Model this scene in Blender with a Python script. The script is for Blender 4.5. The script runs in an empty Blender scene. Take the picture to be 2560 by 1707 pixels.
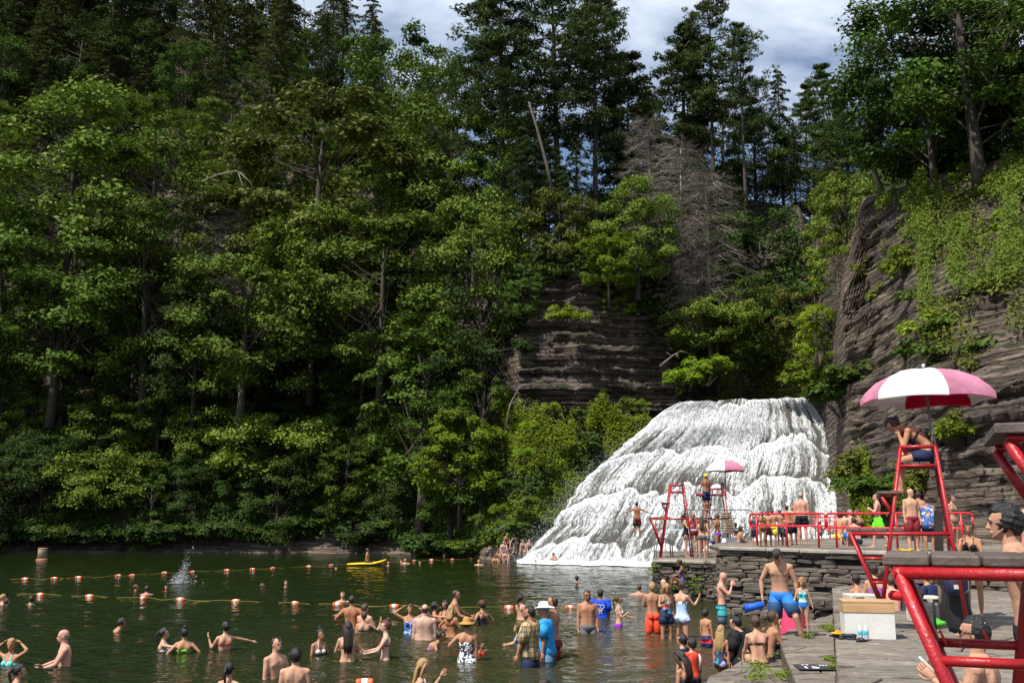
import bpy, bmesh, math, random
import numpy as np
from mathutils import Vector, Matrix, Euler
from math import sin, cos, pi, radians as RAD

SC = bpy.context.scene
COL = SC.collection

# ------------------------------------------------------------------ camera
EYE = 2.7; FPX = 2489.0; PITCH = RAD(10.16)
cam_d = bpy.data.cameras.new("camera"); cam = bpy.data.objects.new("camera", cam_d); COL.objects.link(cam)
cam_d.sensor_width = 36; cam_d.lens = 35; cam_d.clip_start = 0.1; cam_d.clip_end = 3000
cam.location = (0, 0, EYE); cam.rotation_euler = (pi/2 + PITCH, 0, 0)
SC.camera = cam

# ------------------------------------------------------------------ light
SUN_TO = Vector((-0.40, -0.38, 0.83)).normalized()
w = bpy.data.worlds.new("World"); SC.world = w; w.use_nodes = True
nt = w.node_tree; nt.nodes.clear()
wo = nt.nodes.new("ShaderNodeOutputWorld"); bg = nt.nodes.new("ShaderNodeBackground")
sky = nt.nodes.new("ShaderNodeTexSky"); sky.sky_type = 'NISHITA'; sky.sun_disc = False
sky.sun_elevation = math.asin(SUN_TO.z); sky.sun_rotation = math.atan2(SUN_TO.x, SUN_TO.y)
sky.air_density = 1.0; sky.dust_density = 1.2; sky.ozone_density = 1.5
bg.inputs[1].default_value = 0.105
# broken summer clouds mixed over the sky colour
tc = nt.nodes.new("ShaderNodeTexCoord"); mp = nt.nodes.new("ShaderNodeMapping")
mp.inputs['Scale'].default_value = (1.0, 1.0, 2.6); mp.inputs['Location'].default_value = (0.35, 0.2, 0.1)
nz = nt.nodes.new("ShaderNodeTexNoise"); nz.inputs['Scale'].default_value = 3.2; nz.inputs['Detail'].default_value = 9
nz.inputs['Roughness'].default_value = 0.55; nz.inputs['Distortion'].default_value = 0.3
cr = nt.nodes.new("ShaderNodeValToRGB"); cr.color_ramp.elements[0].position = 0.40; cr.color_ramp.elements[1].position = 0.60
nz2 = nt.nodes.new("ShaderNodeTexNoise"); nz2.inputs['Scale'].default_value = 7; nz2.inputs['Detail'].default_value = 6
cc = nt.nodes.new("ShaderNodeValToRGB")
cc.color_ramp.elements[0].position = 0.35; cc.color_ramp.elements[0].color = (5.4, 6.2, 7.7, 1)
cc.color_ramp.elements[1].position = 0.7; cc.color_ramp.elements[1].color = (7.4, 8.0, 9.0, 1)
mx = nt.nodes.new("ShaderNodeMixRGB"); L = nt.links.new
L(tc.outputs['Generated'], mp.inputs[0]); L(mp.outputs[0], nz.inputs['Vector']); L(mp.outputs[0], nz2.inputs['Vector'])
L(nz.outputs[0], cr.inputs[0]); L(nz2.outputs[0], cc.inputs[0])
L(cr.outputs[0], mx.inputs[0]); L(sky.outputs[0], mx.inputs[1]); L(cc.outputs[0], mx.inputs[2])
L(mx.outputs[0], bg.inputs[0]); L(bg.outputs[0], wo.inputs[0])

sd = bpy.data.lights.new("sun", 'SUN'); so = bpy.data.objects.new("sun", sd); COL.objects.link(so)
sd.energy = 5.0; sd.angle = RAD(0.53); sd.color = (1.0, 0.95, 0.87)
so.rotation_euler = (-SUN_TO).to_track_quat('-Z', 'Y').to_euler(); so.location = (-60, -30, 110)

SC.view_settings.view_transform = 'Standard'; SC.view_settings.look = 'None'
SC.view_settings.gamma = 1; SC.view_settings.use_curve_mapping = False
SC.view_settings.exposure = 0.38
SC.render.engine = 'CYCLES'
SC.cycles.max_bounces = 6; SC.cycles.diffuse_bounces = 2; SC.cycles.glossy_bounces = 2
SC.cycles.transmission_bounces = 3; SC.cycles.transparent_max_bounces = 4
SC.cycles.caustics_reflective = False; SC.cycles.caustics_refractive = False
SC.cycles.use_denoising = True

# ------------------------------------------------------------------ helpers
def px(u, v, Y):
    """world point at forward distance Y seen at photograph pixel u, v"""
    xc = (u - 1280) / FPX; yc = -(v - 853.5) / FPX
    dy = cos(PITCH) - yc * sin(PITCH); dz = sin(PITCH) + yc * cos(PITCH); t = Y / dy
    return Vector((xc * t, Y, EYE + dz * t))
def pz(u, v, z):
    xc = (u - 1280) / FPX; yc = -(v - 853.5) / FPX
    dy = cos(PITCH) - yc * sin(PITCH); dz = sin(PITCH) + yc * cos(PITCH); t = (z - EYE) / dz
    return Vector((xc * t, dy * t, z))
def spx(Y, z=0.0):
    return FPX / (Y * cos(PITCH) + (z - EYE) * sin(PITCH))
def sst(a, b, x):
    t = min(1, max(0, (x - a) / (b - a))); return t * t * (3 - 2 * t)

MATS = {}
def mat(name, col, rough=0.7, var=0.0, vscale=8.0, bump=0.0, bscale=30.0, spec=0.4, metal=0.0, col2=None,
        stretch=(1, 1, 1), trans=0.0, sss=0.0, rnd=0.0, coat=0.0):
    """one procedural surface: base colour broken up by noise, fine relief, optional colour shift per object"""
    if name in MATS: return MATS[name]
    m = bpy.data.materials.new(name); m.use_nodes = True; n = m.node_tree.nodes; l = m.node_tree.links
    b = n['Principled BSDF']; b.inputs['Roughness'].default_value = rough
    b.inputs['Specular IOR Level'].default_value = spec; b.inputs['Metallic'].default_value = metal
    b.inputs['Coat Weight'].default_value = coat
    c = tuple(col) + (1,)
    b.inputs['Base Color'].default_value = c
    t = n.new('ShaderNodeTexCoord'); mp = n.new('ShaderNodeMapping'); mp.inputs['Scale'].default_value = stretch
    l.new(t.outputs['Object'], mp.inputs[0])
    outc = None
    if var > 0 or col2 is not None:
        nz = n.new('ShaderNodeTexNoise'); nz.inputs['Scale'].default_value = vscale; nz.inputs['Detail'].default_value = 6
        nz.inputs['Roughness'].default_value = 0.65
        l.new(mp.outputs[0], nz.inputs['Vector'])
        r = n.new('ShaderNodeValToRGB'); r.color_ramp.elements[0].position = 0.33; r.color_ramp.elements[1].position = 0.67
        if col2 is None: col2 = tuple(x * (1 + var) for x in col); c0 = tuple(x * (1 - var) for x in col)
        else: c0 = col
        r.color_ramp.elements[0].color = tuple(c0) + (1,); r.color_ramp.elements[1].color = tuple(col2) + (1,)
        l.new(nz.outputs[0], r.inputs[0]); outc = r.outputs[0]
    if rnd > 0:
        oi = n.new('ShaderNodeObjectInfo'); h = n.new('ShaderNodeHueSaturation')
        m1 = n.new('ShaderNodeMapRange'); m1.inputs['To Min'].default_value = 1 - rnd; m1.inputs['To Max'].default_value = 1 + rnd
        m2 = n.new('ShaderNodeMapRange'); m2.inputs['To Min'].default_value = 0.5 - rnd * .05; m2.inputs['To Max'].default_value = 0.5 + rnd * .05
        mm = n.new('ShaderNodeMath'); mm.operation = 'FRACT'; mm2 = n.new('ShaderNodeMath'); mm2.operation = 'MULTIPLY'; mm2.inputs[1].default_value = 7.13
        l.new(oi.outputs['Random'], m1.inputs[0]); l.new(oi.outputs['Random'], mm2.inputs[0]); l.new(mm2.outputs[0], mm.inputs[0]); l.new(mm.outputs[0], m2.inputs[0])
        l.new(m1.outputs[0], h.inputs['Value']); l.new(m2.outputs[0], h.inputs['Hue'])
        if outc: l.new(outc, h.inputs['Color'])
        else: h.inputs['Color'].default_value = c
        outc = h.outputs[0]
    if outc: l.new(outc, b.inputs['Base Color'])
    if bump > 0:
        nb = n.new('ShaderNodeTexNoise'); nb.inputs['Scale'].default_value = bscale; nb.inputs['Detail'].default_value = 8
        l.new(mp.outputs[0], nb.inputs['Vector'])
        bp = n.new('ShaderNodeBump'); bp.inputs['Strength'].default_value = bump; bp.inputs['Distance'].default_value = 0.02
        l.new(nb.outputs[0], bp.inputs['Height']); l.new(bp.outputs[0], b.inputs['Normal'])
    if sss > 0:
        b.inputs['Subsurface Weight'].default_value = sss; b.inputs['Subsurface Radius'].default_value = (0.02, 0.008, 0.004)
    if trans > 0:
        tr = n.new('ShaderNodeBsdfTranslucent'); ms = n.new('ShaderNodeMixShader'); ms.inputs[0].default_value = trans
        tr.inputs[0].default_value = c
        if outc: l.new(outc, tr.inputs[0])
        l.new(b.outputs[0], ms.inputs[1]); l.new(tr.outputs[0], ms.inputs[2]); l.new(ms.outputs[0], n['Material Output'].inputs[0])
    MATS[name] = m; return m

def link(name, me, parent=None, m=None, loc=None):
    o = bpy.data.objects.new(name, me); COL.objects.link(o)
    if parent is not None: o.parent = parent
    if m is not None and me is not None:
        if not me.materials: me.materials.append(m)
    if loc is not None: o.location = loc
    return o
def np_mesh(name, V, F, m=None, smooth=False):
    """mesh from arrays: V (n,3); F (k,3) or (k,4) or list of such arrays"""
    me = bpy.data.meshes.new(name); Fs = F if isinstance(F, list) else [F]
    Fs = [f for f in Fs if len(f)]
    V = np.asarray(V, dtype=np.float32)
    me.vertices.add(len(V)); me.vertices.foreach_set('co', V.ravel())
    nl = sum(f.size for f in Fs); npoly = sum(len(f) for f in Fs)
    me.loops.add(nl); me.polygons.add(npoly)
    me.loops.foreach_set('vertex_index', np.concatenate([np.asarray(f, dtype=np.int32).ravel() for f in Fs]))
    st = []; s = 0
    for f in Fs:
        k = f.shape[1]; st.append(s + np.arange(len(f)) * k); s += f.size
    me.polygons.foreach_set('loop_start', np.concatenate(st).astype(np.int32))
    if smooth: me.polygons.foreach_set('use_smooth', np.ones(npoly, dtype=bool))
    me.update(calc_edges=True); me.validate()
    if m: me.materials.append(m)
    return me
def tag(o, label=None, cat=None, group=None, kind=None):
    if label: o['label'] = label
    if cat: o['category'] = cat
    if group: o['group'] = group
    if kind: o['kind'] = kind
    return o
def thing(name, label, cat, loc=(0, 0, 0), rz=0.0, group=None):
    o = bpy.data.objects.new(name, None); COL.objects.link(o); o.location = loc; o.rotation_euler = (0, 0, rz)
    o.empty_display_size = 0.2
    return tag(o, label, cat, group)

class MB:
    """collects rings, boxes and tubes into one mesh"""
    def __init__(s): s.v = []; s.f = []
    def ring_loft(s, rings, cap=True, closed=True):
        b = len(s.v); n = len(rings[0])
        for r in rings: s.v.extend([tuple(p) for p in r])
        for i in range(len(rings) - 1):
            for j in range(n if closed else n - 1):
                k = (j + 1) % n
                s.f.append((b + i*n + j, b + i*n + k, b + (i+1)*n + k, b + (i+1)*n + j))
        if cap:
            s.f.append(tuple(b + j for j in range(n))[::-1]); s.f.append(tuple(b + (len(rings)-1)*n + j for j in range(n)))
        return s
    def box(s, c, d, R=None, bev=0.0):
        c = Vector(c); hx, hy, hz = d[0]/2, d[1]/2, d[2]/2
        if bev <= 0:
            b = len(s.v)
            for z in (-hz, hz):
                for x, y in ((-hx, -hy), (hx, -hy), (hx, hy), (-hx, hy)):
                    p = Vector((x, y, z)); p = (R @ p if R else p) + c; s.v.append(tuple(p))
            for f in ((3,2,1,0),(4,5,6,7),(0,1,5,4),(1,2,6,5),(2,3,7,6),(3,0,4,7)): s.f.append(tuple(b+i for i in f))
        else:
            rings = []
            for z, k in ((-hz, bev), (-hz+bev, 0), (hz-bev, 0), (hz, bev)):
                r = []
                for x, y in ((-hx+bev+0*k, -hy+k), (hx-bev, -hy+k), (hx-k, -hy+bev), (hx-k, hy-bev), (hx-bev, hy-k), (-hx+bev, hy-k), (-hx+k, hy-bev), (-hx+k, -hy+bev)):
                    p = Vector((x, y, z)); r.append((R @ p if R else p) + c)
                rings.append(r)
            s.ring_loft(rings)
        return s
    def tube(s, pts, rad, n=8, cap=True):
        pts = [Vector(p) for p in pts]; m = len(pts)
        rs = rad if isinstance(rad, (list, tuple)) else [rad] * m
        rings = []; prev = None
        for i, p in enumerate(pts):
            d = (pts[min(i+1, m-1)] - pts[max(i-1, 0)])
            d = d.normalized() if d.length > 1e-9 else Vector((0, 0, 1))
            if prev is None:
                a = Vector((0, 0, 1)) if abs(d.z) < 0.9 else Vector((1, 0, 0))
                x = d.cross(a).normalized()
            else:
                x = (prev - d * prev.dot(d)).normalized()
            prev = x; y = d.cross(x)
            rings.append([p + (x * cos(2*pi*k/n) + y * sin(2*pi*k/n)) * rs[i] for k in range(n)])
        return s.ring_loft(rings, cap)
    def ellipsoid(s, c, r, R=None, nu=12, nv=8):
        c = Vector(c); rings = []
        for i in range(nv + 1):
            th = pi * i / nv; th = min(max(th, 0.06), pi - 0.06)
            rg = []
            for j in range(nu):
                a = 2 * pi * j / nu; p = Vector((r[0]*sin(th)*cos(a), r[1]*sin(th)*sin(a), -r[2]*cos(th)))
                rg.append((R @ p if R else p) + c)
            rings.append(rg)
        return s.ring_loft(rings)
    def mesh(s, name, m=None, smooth=True):
        me = bpy.data.meshes.new(name); me.from_pydata(s.v, [], s.f); me.update()
        if smooth: me.polygons.foreach_set('use_smooth', [True] * len(me.polygons))
        if m: me.materials.append(m)
        return me
    def build(s, name, m, parent=None, smooth=True, loc=None):
        return link(name, s.mesh(name, m, smooth), parent, loc=loc)

# simple value noise for shaping geometry
_RN = np.random.RandomState(7); _G = _RN.rand(64, 64, 64).astype(np.float32)
def vnoise(P, sc=1.0):
    P = np.asarray(P, dtype=np.float64) * sc + 1000.0
    I = np.floor(P).astype(int); F = P - I; F = F * F * (3 - 2 * F); I = I % 64; J = (I + 1) % 64
    r = 0
    for a in (0, 1):
        for b in (0, 1):
            for c in (0, 1):
                wgt = (F[..., 0] if a else 1-F[..., 0]) * (F[..., 1] if b else 1-F[..., 1]) * (F[..., 2] if c else 1-F[..., 2])
                r = r + wgt * _G[(J if a else I)[..., 0], (J if b else I)[..., 1], (J if c else I)[..., 2]]
    return r * 2 - 1
def fbm(P, sc=1.0, o=4):
    r = 0; a = 1.0; t = 0
    for i in range(o): r = r + a * vnoise(P, sc * 2**i); t += a; a *= 0.5
    return r / t
# ================================================================== TERRAIN
# profiles of the gorge by bearing: ten (forward distance, height) knots each
TK = {
 -700: [(84,-1),(86,1),(92,7),(100,16),(108,27),(117,39),(127,52),(138,68),(152,88),(180,100)],
  300: [(85,-1),(87,1),(93,7),(101,16),(109,27),(118,39),(128,52),(139,67),(152,84),(178,95)],
  800: [(84,-1),(86,1),(92,7),(99,16),(107,26),(115,37),(124,48),(134,60),(146,70),(170,74)],
 1000: [(81,-1),(83,1),(88,6),(94,13),(100,21),(107,29),(114,37),(121,43),(132,47),(160,47)],
 1130: [(75,-1),(77,.8),(81,4),(86,10),(91,17),(96,24),(103,31),(110,34),(122,36),(150,30)],
 1210: [(70,-1),(71.5,.6),(74,2.2),(77,7),(80,12),(83,18),(87,23),(94,27),(106,28),(122,18)],
 1300: [(67,-1),(68.2,.6),(70.5,2.2),(73,6),(75.5,10.5),(76.8,13.2),(78.2,22.8),(84,24),(94,23),(112,15)],
 1450: [(68,-1),(69.5,.7),(71.5,3.6),(73.8,7),(75.6,10.0),(76.6,12.4),(77.6,22.8),(84,24.5),(94,24),(112,17)],
 1620: [(70,-1),(72,1.5),(73.5,4.5),(75.3,8),(76.5,10.4),(77.8,12.4),(79.5,22.5),(87,26),(96,28),(112,24)],
 1700: [(69,-1),(71,1.5),(73.2,4.5),(75.2,8),(76.5,10.6),(78.6,12.6),(81,21),(90,26),(100,32),(118,38)],
 1760: [(67,-1),(69.5,1.5),(72,4.5),(75,8),(76.6,10.6),(84,12.4),(88,16),(95,26),(104,38),(120,42)],
 1950: [(65,-1),(67.5,1.5),(71,4.5),(74.5,8),(76.4,10.6),(83,12.4),(86,17),(93,27),(102,36),(120,40)],
 2040: [(63,-1),(66,1.5),(70,4.5),(74,8),(76,10.6),(78,12.6),(81,18),(85,25),(94,33),(112,38)],
 2075: [(61,-1),(63,1.5),(66,4.5),(69.5,8),(71,10.9),(74,12.5),(80,17),(87,23),(96,30),(112,36)],
 2105: [(56,-1),(58,1.5),(60,4),(62,7),(64,10),(66,12.5),(72,17),(79,22),(90,30),(108,36)],
 2140: [(49,-1),(51,1.5),(53,4),(55,7),(57,10),(59,12.5),(62.5,16.5),(70,21.5),(84,30),(105,36)],
 2210: [(44,-1),(46,1.8),(48,4),(50,6.5),(53,10),(56,14),(60,20),(62,23.3),(76,29),(100,34)],
 2320: [(36,-1),(38,1.8),(40,3.5),(41.5,7),(46,11),(50,15),(54,19),(57,22.3),(70,27),(95,33)],
 2440: [(33,-1),(34.5,1.8),(36,3),(37.2,7),(42,11),(46,15),(50,18.5),(53,22.0),(64,26),(90,33)],
 2600: [(30,-1),(31.5,1.8),(33,3.5),(34.5,7.5),(39,11),(43,15),(47,18.8),(50,21.6),(60,26),(86,34)],
 3300: [(28,-1),(29,1.8),(31,4),(33,8),(38,12),(42,16),(46,20),(49,23),(60,27),(86,36)],
}
_tu = sorted(TK); TA = np.array([(u - 1280) * cos(PITCH) / FPX for u in _tu])
TY = np.array([[k[0] for k in TK[u]] for u in _tu], float); TZ = np.array([[k[1] for k in TK[u]] for u in _tu], float)
def knots(a):
    a = np.asarray(a, float); ky = np.array([np.interp(a, TA, TY[:, i]) for i in range(10)]); kz = np.array([np.interp(a, TA, TZ[:, i]) for i in range(10)])
    n1 = fbm(np.stack([a * 45, a * 0, a * 0], -1), 1.0, 4); n2 = fbm(np.stack([a * 38, a * 0 + 7, a * 0], -1), 1.0, 3)
    dm = 1 - .75 * np.clip((a - TA[12]) / .03, 0, 1); n1 = n1 * dm; n2 = n2 * dm
    kz[6] = kz[6] + 1.7 * n1; kz[7] = kz[7] + 1.2 * n1; kz[5] = kz[5] + .7 * n2; kz[4] = kz[4] + .7 * n1 * (ky[4] > 0); ky[5] = ky[5] + .5 * n2; ky[6] = ky[6] + .7 * n2
    return ky, kz
def terr(X, Y):
    ky, kz = knots(X / Y); return float(np.interp(Y, ky, kz))

def rock_material():
    m = bpy.data.materials.new("shale_and_soil"); m.use_nodes = True; n = m.node_tree.nodes; l = m.node_tree.links
    b = n['Principled BSDF']; b.inputs['Roughness'].default_value = 0.85; b.inputs['Specular IOR Level'].default_value = 0.25
    g = n.new('ShaderNodeNewGeometry'); mp = n.new('ShaderNodeMapping'); mp.inputs['Scale'].default_value = (1.3, 1.3, 7.0)
    l.new(g.outputs['Position'], mp.inputs[0])
    # beds: flat angular blocks in thin layers, each with its own tone, dark open joints between them
    nd = n.new('ShaderNodeTexNoise'); nd.inputs['Scale'].default_value = 0.5; nd.inputs['Detail'].default_value = 4; l.new(g.outputs['Position'], nd.inputs['Vector'])
    wv = n.new('ShaderNodeVectorMath'); wv.operation = 'MULTIPLY_ADD'; wv.inputs[1].default_value = (1.0, 1.0, 0.16); l.new(nd.outputs['Color'], wv.inputs[0]); l.new(g.outputs['Position'], wv.inputs[2])
    mp.inputs['Scale'].default_value = (0.5, 0.5, 5.5); l.new(wv.outputs[0], mp.inputs[0])
    v1 = n.new('ShaderNodeTexVoronoi'); v1.inputs['Scale'].default_value = 1.0; l.new(mp.outputs[0], v1.inputs['Vector'])
    v2 = n.new('ShaderNodeTexVoronoi'); v2.feature = 'DISTANCE_TO_EDGE'; v2.inputs['Scale'].default_value = 1.0; l.new(mp.outputs[0], v2.inputs['Vector'])
    mpf = n.new('ShaderNodeMapping'); mpf.inputs['Scale'].default_value = (0.8, 0.8, 13.0); l.new(wv.outputs[0], mpf.inputs[0])
    n1 = n.new('ShaderNodeTexNoise'); n1.inputs['Scale'].default_value = 1.0; n1.inputs['Detail'].default_value = 8; n1.inputs['Roughness'].default_value = 0.65; l.new(mpf.outputs[0], n1.inputs['Vector'])
    sc_ = n.new('ShaderNodeSeparateColor'); l.new(v1.outputs['Color'], sc_.inputs[0])
    t1 = n.new('ShaderNodeMath'); t1.operation = 'MULTIPLY_ADD'; t1.inputs[1].default_value = 0.20; l.new(sc_.outputs[0], t1.inputs[0])
    t0 = n.new('ShaderNodeMath'); t0.operation = 'MULTIPLY'; t0.inputs[1].default_value = 0.88; l.new(n1.outputs[0], t0.inputs[0]); l.new(t0.outputs[0], t1.inputs[2])
    ed = n.new('ShaderNodeMapRange'); ed.inputs['From Max'].default_value = 0.055; ed.inputs['To Min'].default_value = 0.62; l.new(v2.outputs['Distance'], ed.inputs[0])
    t3 = n.new('ShaderNodeMath'); t3.operation = 'MULTIPLY'; l.new(t1.outputs[0], t3.inputs[0]); l.new(ed.outputs[0], t3.inputs[1])
    # open bedding planes: thin dark lines at nearly level heights, broken here and there
    sz = n.new('ShaderNodeSeparateXYZ'); l.new(wv.outputs[0], sz.inputs[0]); zf = n.new('ShaderNodeMath'); zf.operation = 'MULTIPLY'; zf.inputs[1].default_value = 2.8; l.new(sz.outputs[2], zf.inputs[0]); fq = n.new('ShaderNodeMath'); fq.operation = 'FRACT'; l.new(zf.outputs[0], fq.inputs[0])
    bl = n.new('ShaderNodeMapRange'); bl.inputs['From Min'].default_value = 0.0; bl.inputs['From Max'].default_value = 0.24; bl.inputs['To Min'].default_value = 0.50; l.new(fq.outputs[0], bl.inputs[0])
    t2 = n.new('ShaderNodeMath'); t2.operation = 'MULTIPLY'; l.new(t3.outputs[0], t2.inputs[0]); l.new(bl.outputs[0], t2.inputs[1])
    r1 = n.new('ShaderNodeValToRGB'); e = r1.color_ramp.elements
    e[0].position = 0.20; e[0].color = (0.016, 0.014, 0.013, 1); e[1].position = 0.76; e[1].color = (0.31, 0.262, 0.222, 1)
    x = e.new(0.38); x.color = (0.066, 0.054, 0.044, 1); x = e.new(0.54); x.color = (0.148, 0.122, 0.101, 1)
    l.new(t2.outputs[0], r1.inputs[0])
    # broad patches of rusty and mossy tint
    n2 = n.new('ShaderNodeTexNoise'); n2.inputs['Scale'].default_value = 0.22; n2.inputs['Detail'].default_value = 6
    l.new(g.outputs['Position'], n2.inputs['Vector'])
    r2 = n.new('ShaderNodeValToRGB'); r2.color_ramp.elements[0].position = 0.42; r2.color_ramp.elements[1].position = 0.62
    r2.color_ramp.elements[0].color = (0.72, 0.68, 0.66, 1); r2.color_ramp.elements[1].color = (1.06, 1.0, 0.90, 1)
    l.new(n2.outputs[0], r2.inputs[0])
    mm = n.new('ShaderNodeMixRGB'); mm.blend_type = 'MULTIPLY'; mm.inputs[0].default_value = 1
    l.new(r1.outputs[0], mm.inputs[1]); l.new(r2.outputs[0], mm.inputs[2])
    # soil and moss where it lies flat
    n3 = n.new('ShaderNodeTexNoise'); n3.inputs['Scale'].default_value = 1.3; n3.inputs['Detail'].default_value = 8
    l.new(g.outputs['Position'], n3.inputs['Vector'])
    r3 = n.new('ShaderNodeValToRGB'); r3.color_ramp.elements[0].position = 0.4; r3.color_ramp.elements[1].position = 0.6
    r3.color_ramp.elements[0].color = (0.022, 0.017, 0.010, 1); r3.color_ramp.elements[1].color = (0.028, 0.042, 0.010, 1)
    l.new(n3.outputs[0], r3.inputs[0])
    sx = n.new('ShaderNodeSeparateXYZ'); l.new(g.outputs['Normal'], sx.inputs[0])
    ad = n.new('ShaderNodeMath'); ad.operation = 'MULTIPLY_ADD'; ad.inputs[1].default_value = 0.5; l.new(n3.outputs[0], ad.inputs[0]); l.new(sx.outputs[2], ad.inputs[2])
    mr = n.new('ShaderNodeMapRange'); mr.inputs['From Min'].default_value = 0.98; mr.inputs['From Max'].default_value = 1.12
    l.new(ad.outputs[0], mr.inputs[0])
    m2 = n.new('ShaderNodeMixRGB'); l.new(mr.outputs[0], m2.inputs[0]); l.new(mm.outputs[0], m2.inputs[1]); l.new(r3.outputs[0], m2.inputs[2])
    l.new(m2.outputs[0], b.inputs['Base Color'])
    bp = n.new('ShaderNodeBump'); bp.inputs['Strength'].default_value = 1.0; bp.inputs['Distance'].default_value = 0.22
    l.new(t2.outputs[0], bp.inputs['Height']); l.new(bp.outputs[0], b.inputs['Normal'])
    return m
M_ROCK = rock_material()

def build_terrain():
    us = np.concatenate([np.arange(-700, 1180, 22), np.arange(1180, 2760, 8), np.arange(2760, 3301, 30)])
    A = (us - 1280) * cos(PITCH) / FPX
    nseg = [3, 9, 26, 34, 34, 44, 52, 30, 8]
    rows = []
    for i, k in enumerate(nseg): rows += [i + j / k for j in range(k)]
    rows.append(9.0); rows = np.array(rows)
    Y = np.zeros((len(rows), len(A))); Z = Y.copy()
    for c, a in enumerate(A):
        ky, kz = knots(a); Y[:, c] = np.interp(rows, np.arange(10), ky); Z[:, c] = np.interp(rows, np.arange(10), kz)
    # slope of the profile: only steep parts get strata
    dY = np.gradient(Y, axis=0); dZ = np.gradient(Z, axis=0); steep = np.clip((dZ / (np.abs(dY) + 1e-3) - 0.45) / 0.8, 0, 1)
    X = Y * A[None, :]
    P = np.stack([X, Y, Z], -1)
    big = fbm(P, 0.16, 4); zz = P[..., 2:3] + .15 * fbm(P * np.array([.12, .12, .05]), 1.0, 2)[..., None]; P2 = np.concatenate([P[..., :2] * .05, zz * 2.2], -1); st = fbm(P2, 1.0, 3); st2 = vnoise(np.concatenate([P[..., :2] * .7, zz * 6.5], -1)); blk = fbm(P * np.array([.5, .5, .25]), 1.0, 3)
    tz = (zz[..., 0] / .95 + .8 * fbm(P * np.array([.05, .05, .0]) + 4, 1.0, 2)); saw = (tz - np.floor(tz)) - .5; tz2 = zz[..., 0] / .36; saw2 = tz2 - np.floor(tz2) - .5
    lay = .62 * saw + .18 * saw2 + np.round(st * 6) / 6 * 0.85 + st * 0.15 + .35 * np.round(blk * 4) / 4
    rockzone = np.clip((A - TA[4]) / 0.05, 0.25, 1)[None, :]
    d = steep * (lay * 1.15 + st2 * 0.32) * rockzone + big * 1.0
    fade = np.clip((rows - 1) / 1.5, 0, 1)[:, None]
    ln = np.sqrt(X**2 + Y**2); X = X - d * X / ln * fade; Y = Y - d * Y / ln * fade
    Z = Z + fbm(P, 0.5, 3) * 0.35 * fade
    nr, nc = Y.shape; idx = np.arange(nr * nc).reshape(nr, nc)
    F = np.stack([idx[:-1, :-1], idx[:-1, 1:], idx[1:, 1:], idx[1:, :-1]], -1).reshape(-1, 4)
    me = np_mesh("gorge_hillside", np.stack([X, Y, Z], -1).reshape(-1, 3), F, M_ROCK, smooth=False)
    o = link("gorge_hillside", me); tag(o, kind='structure'); return o
build_terrain()
# ground sheet far beyond, hidden by the gorge, so that the land goes on to the horizon
bm_ = MB(); bm_.v = [(-900, -200, -1.3), (900, -200, -1.3), (900, 1500, -1.3), (-900, 1500, -1.3)]; bm_.f = [(0, 1, 2, 3)]
tag(bm_.build("ground", mat("lake_bed", (0.05, 0.045, 0.03), 0.9, 0.3, 0.5)), kind='structure')

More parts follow.
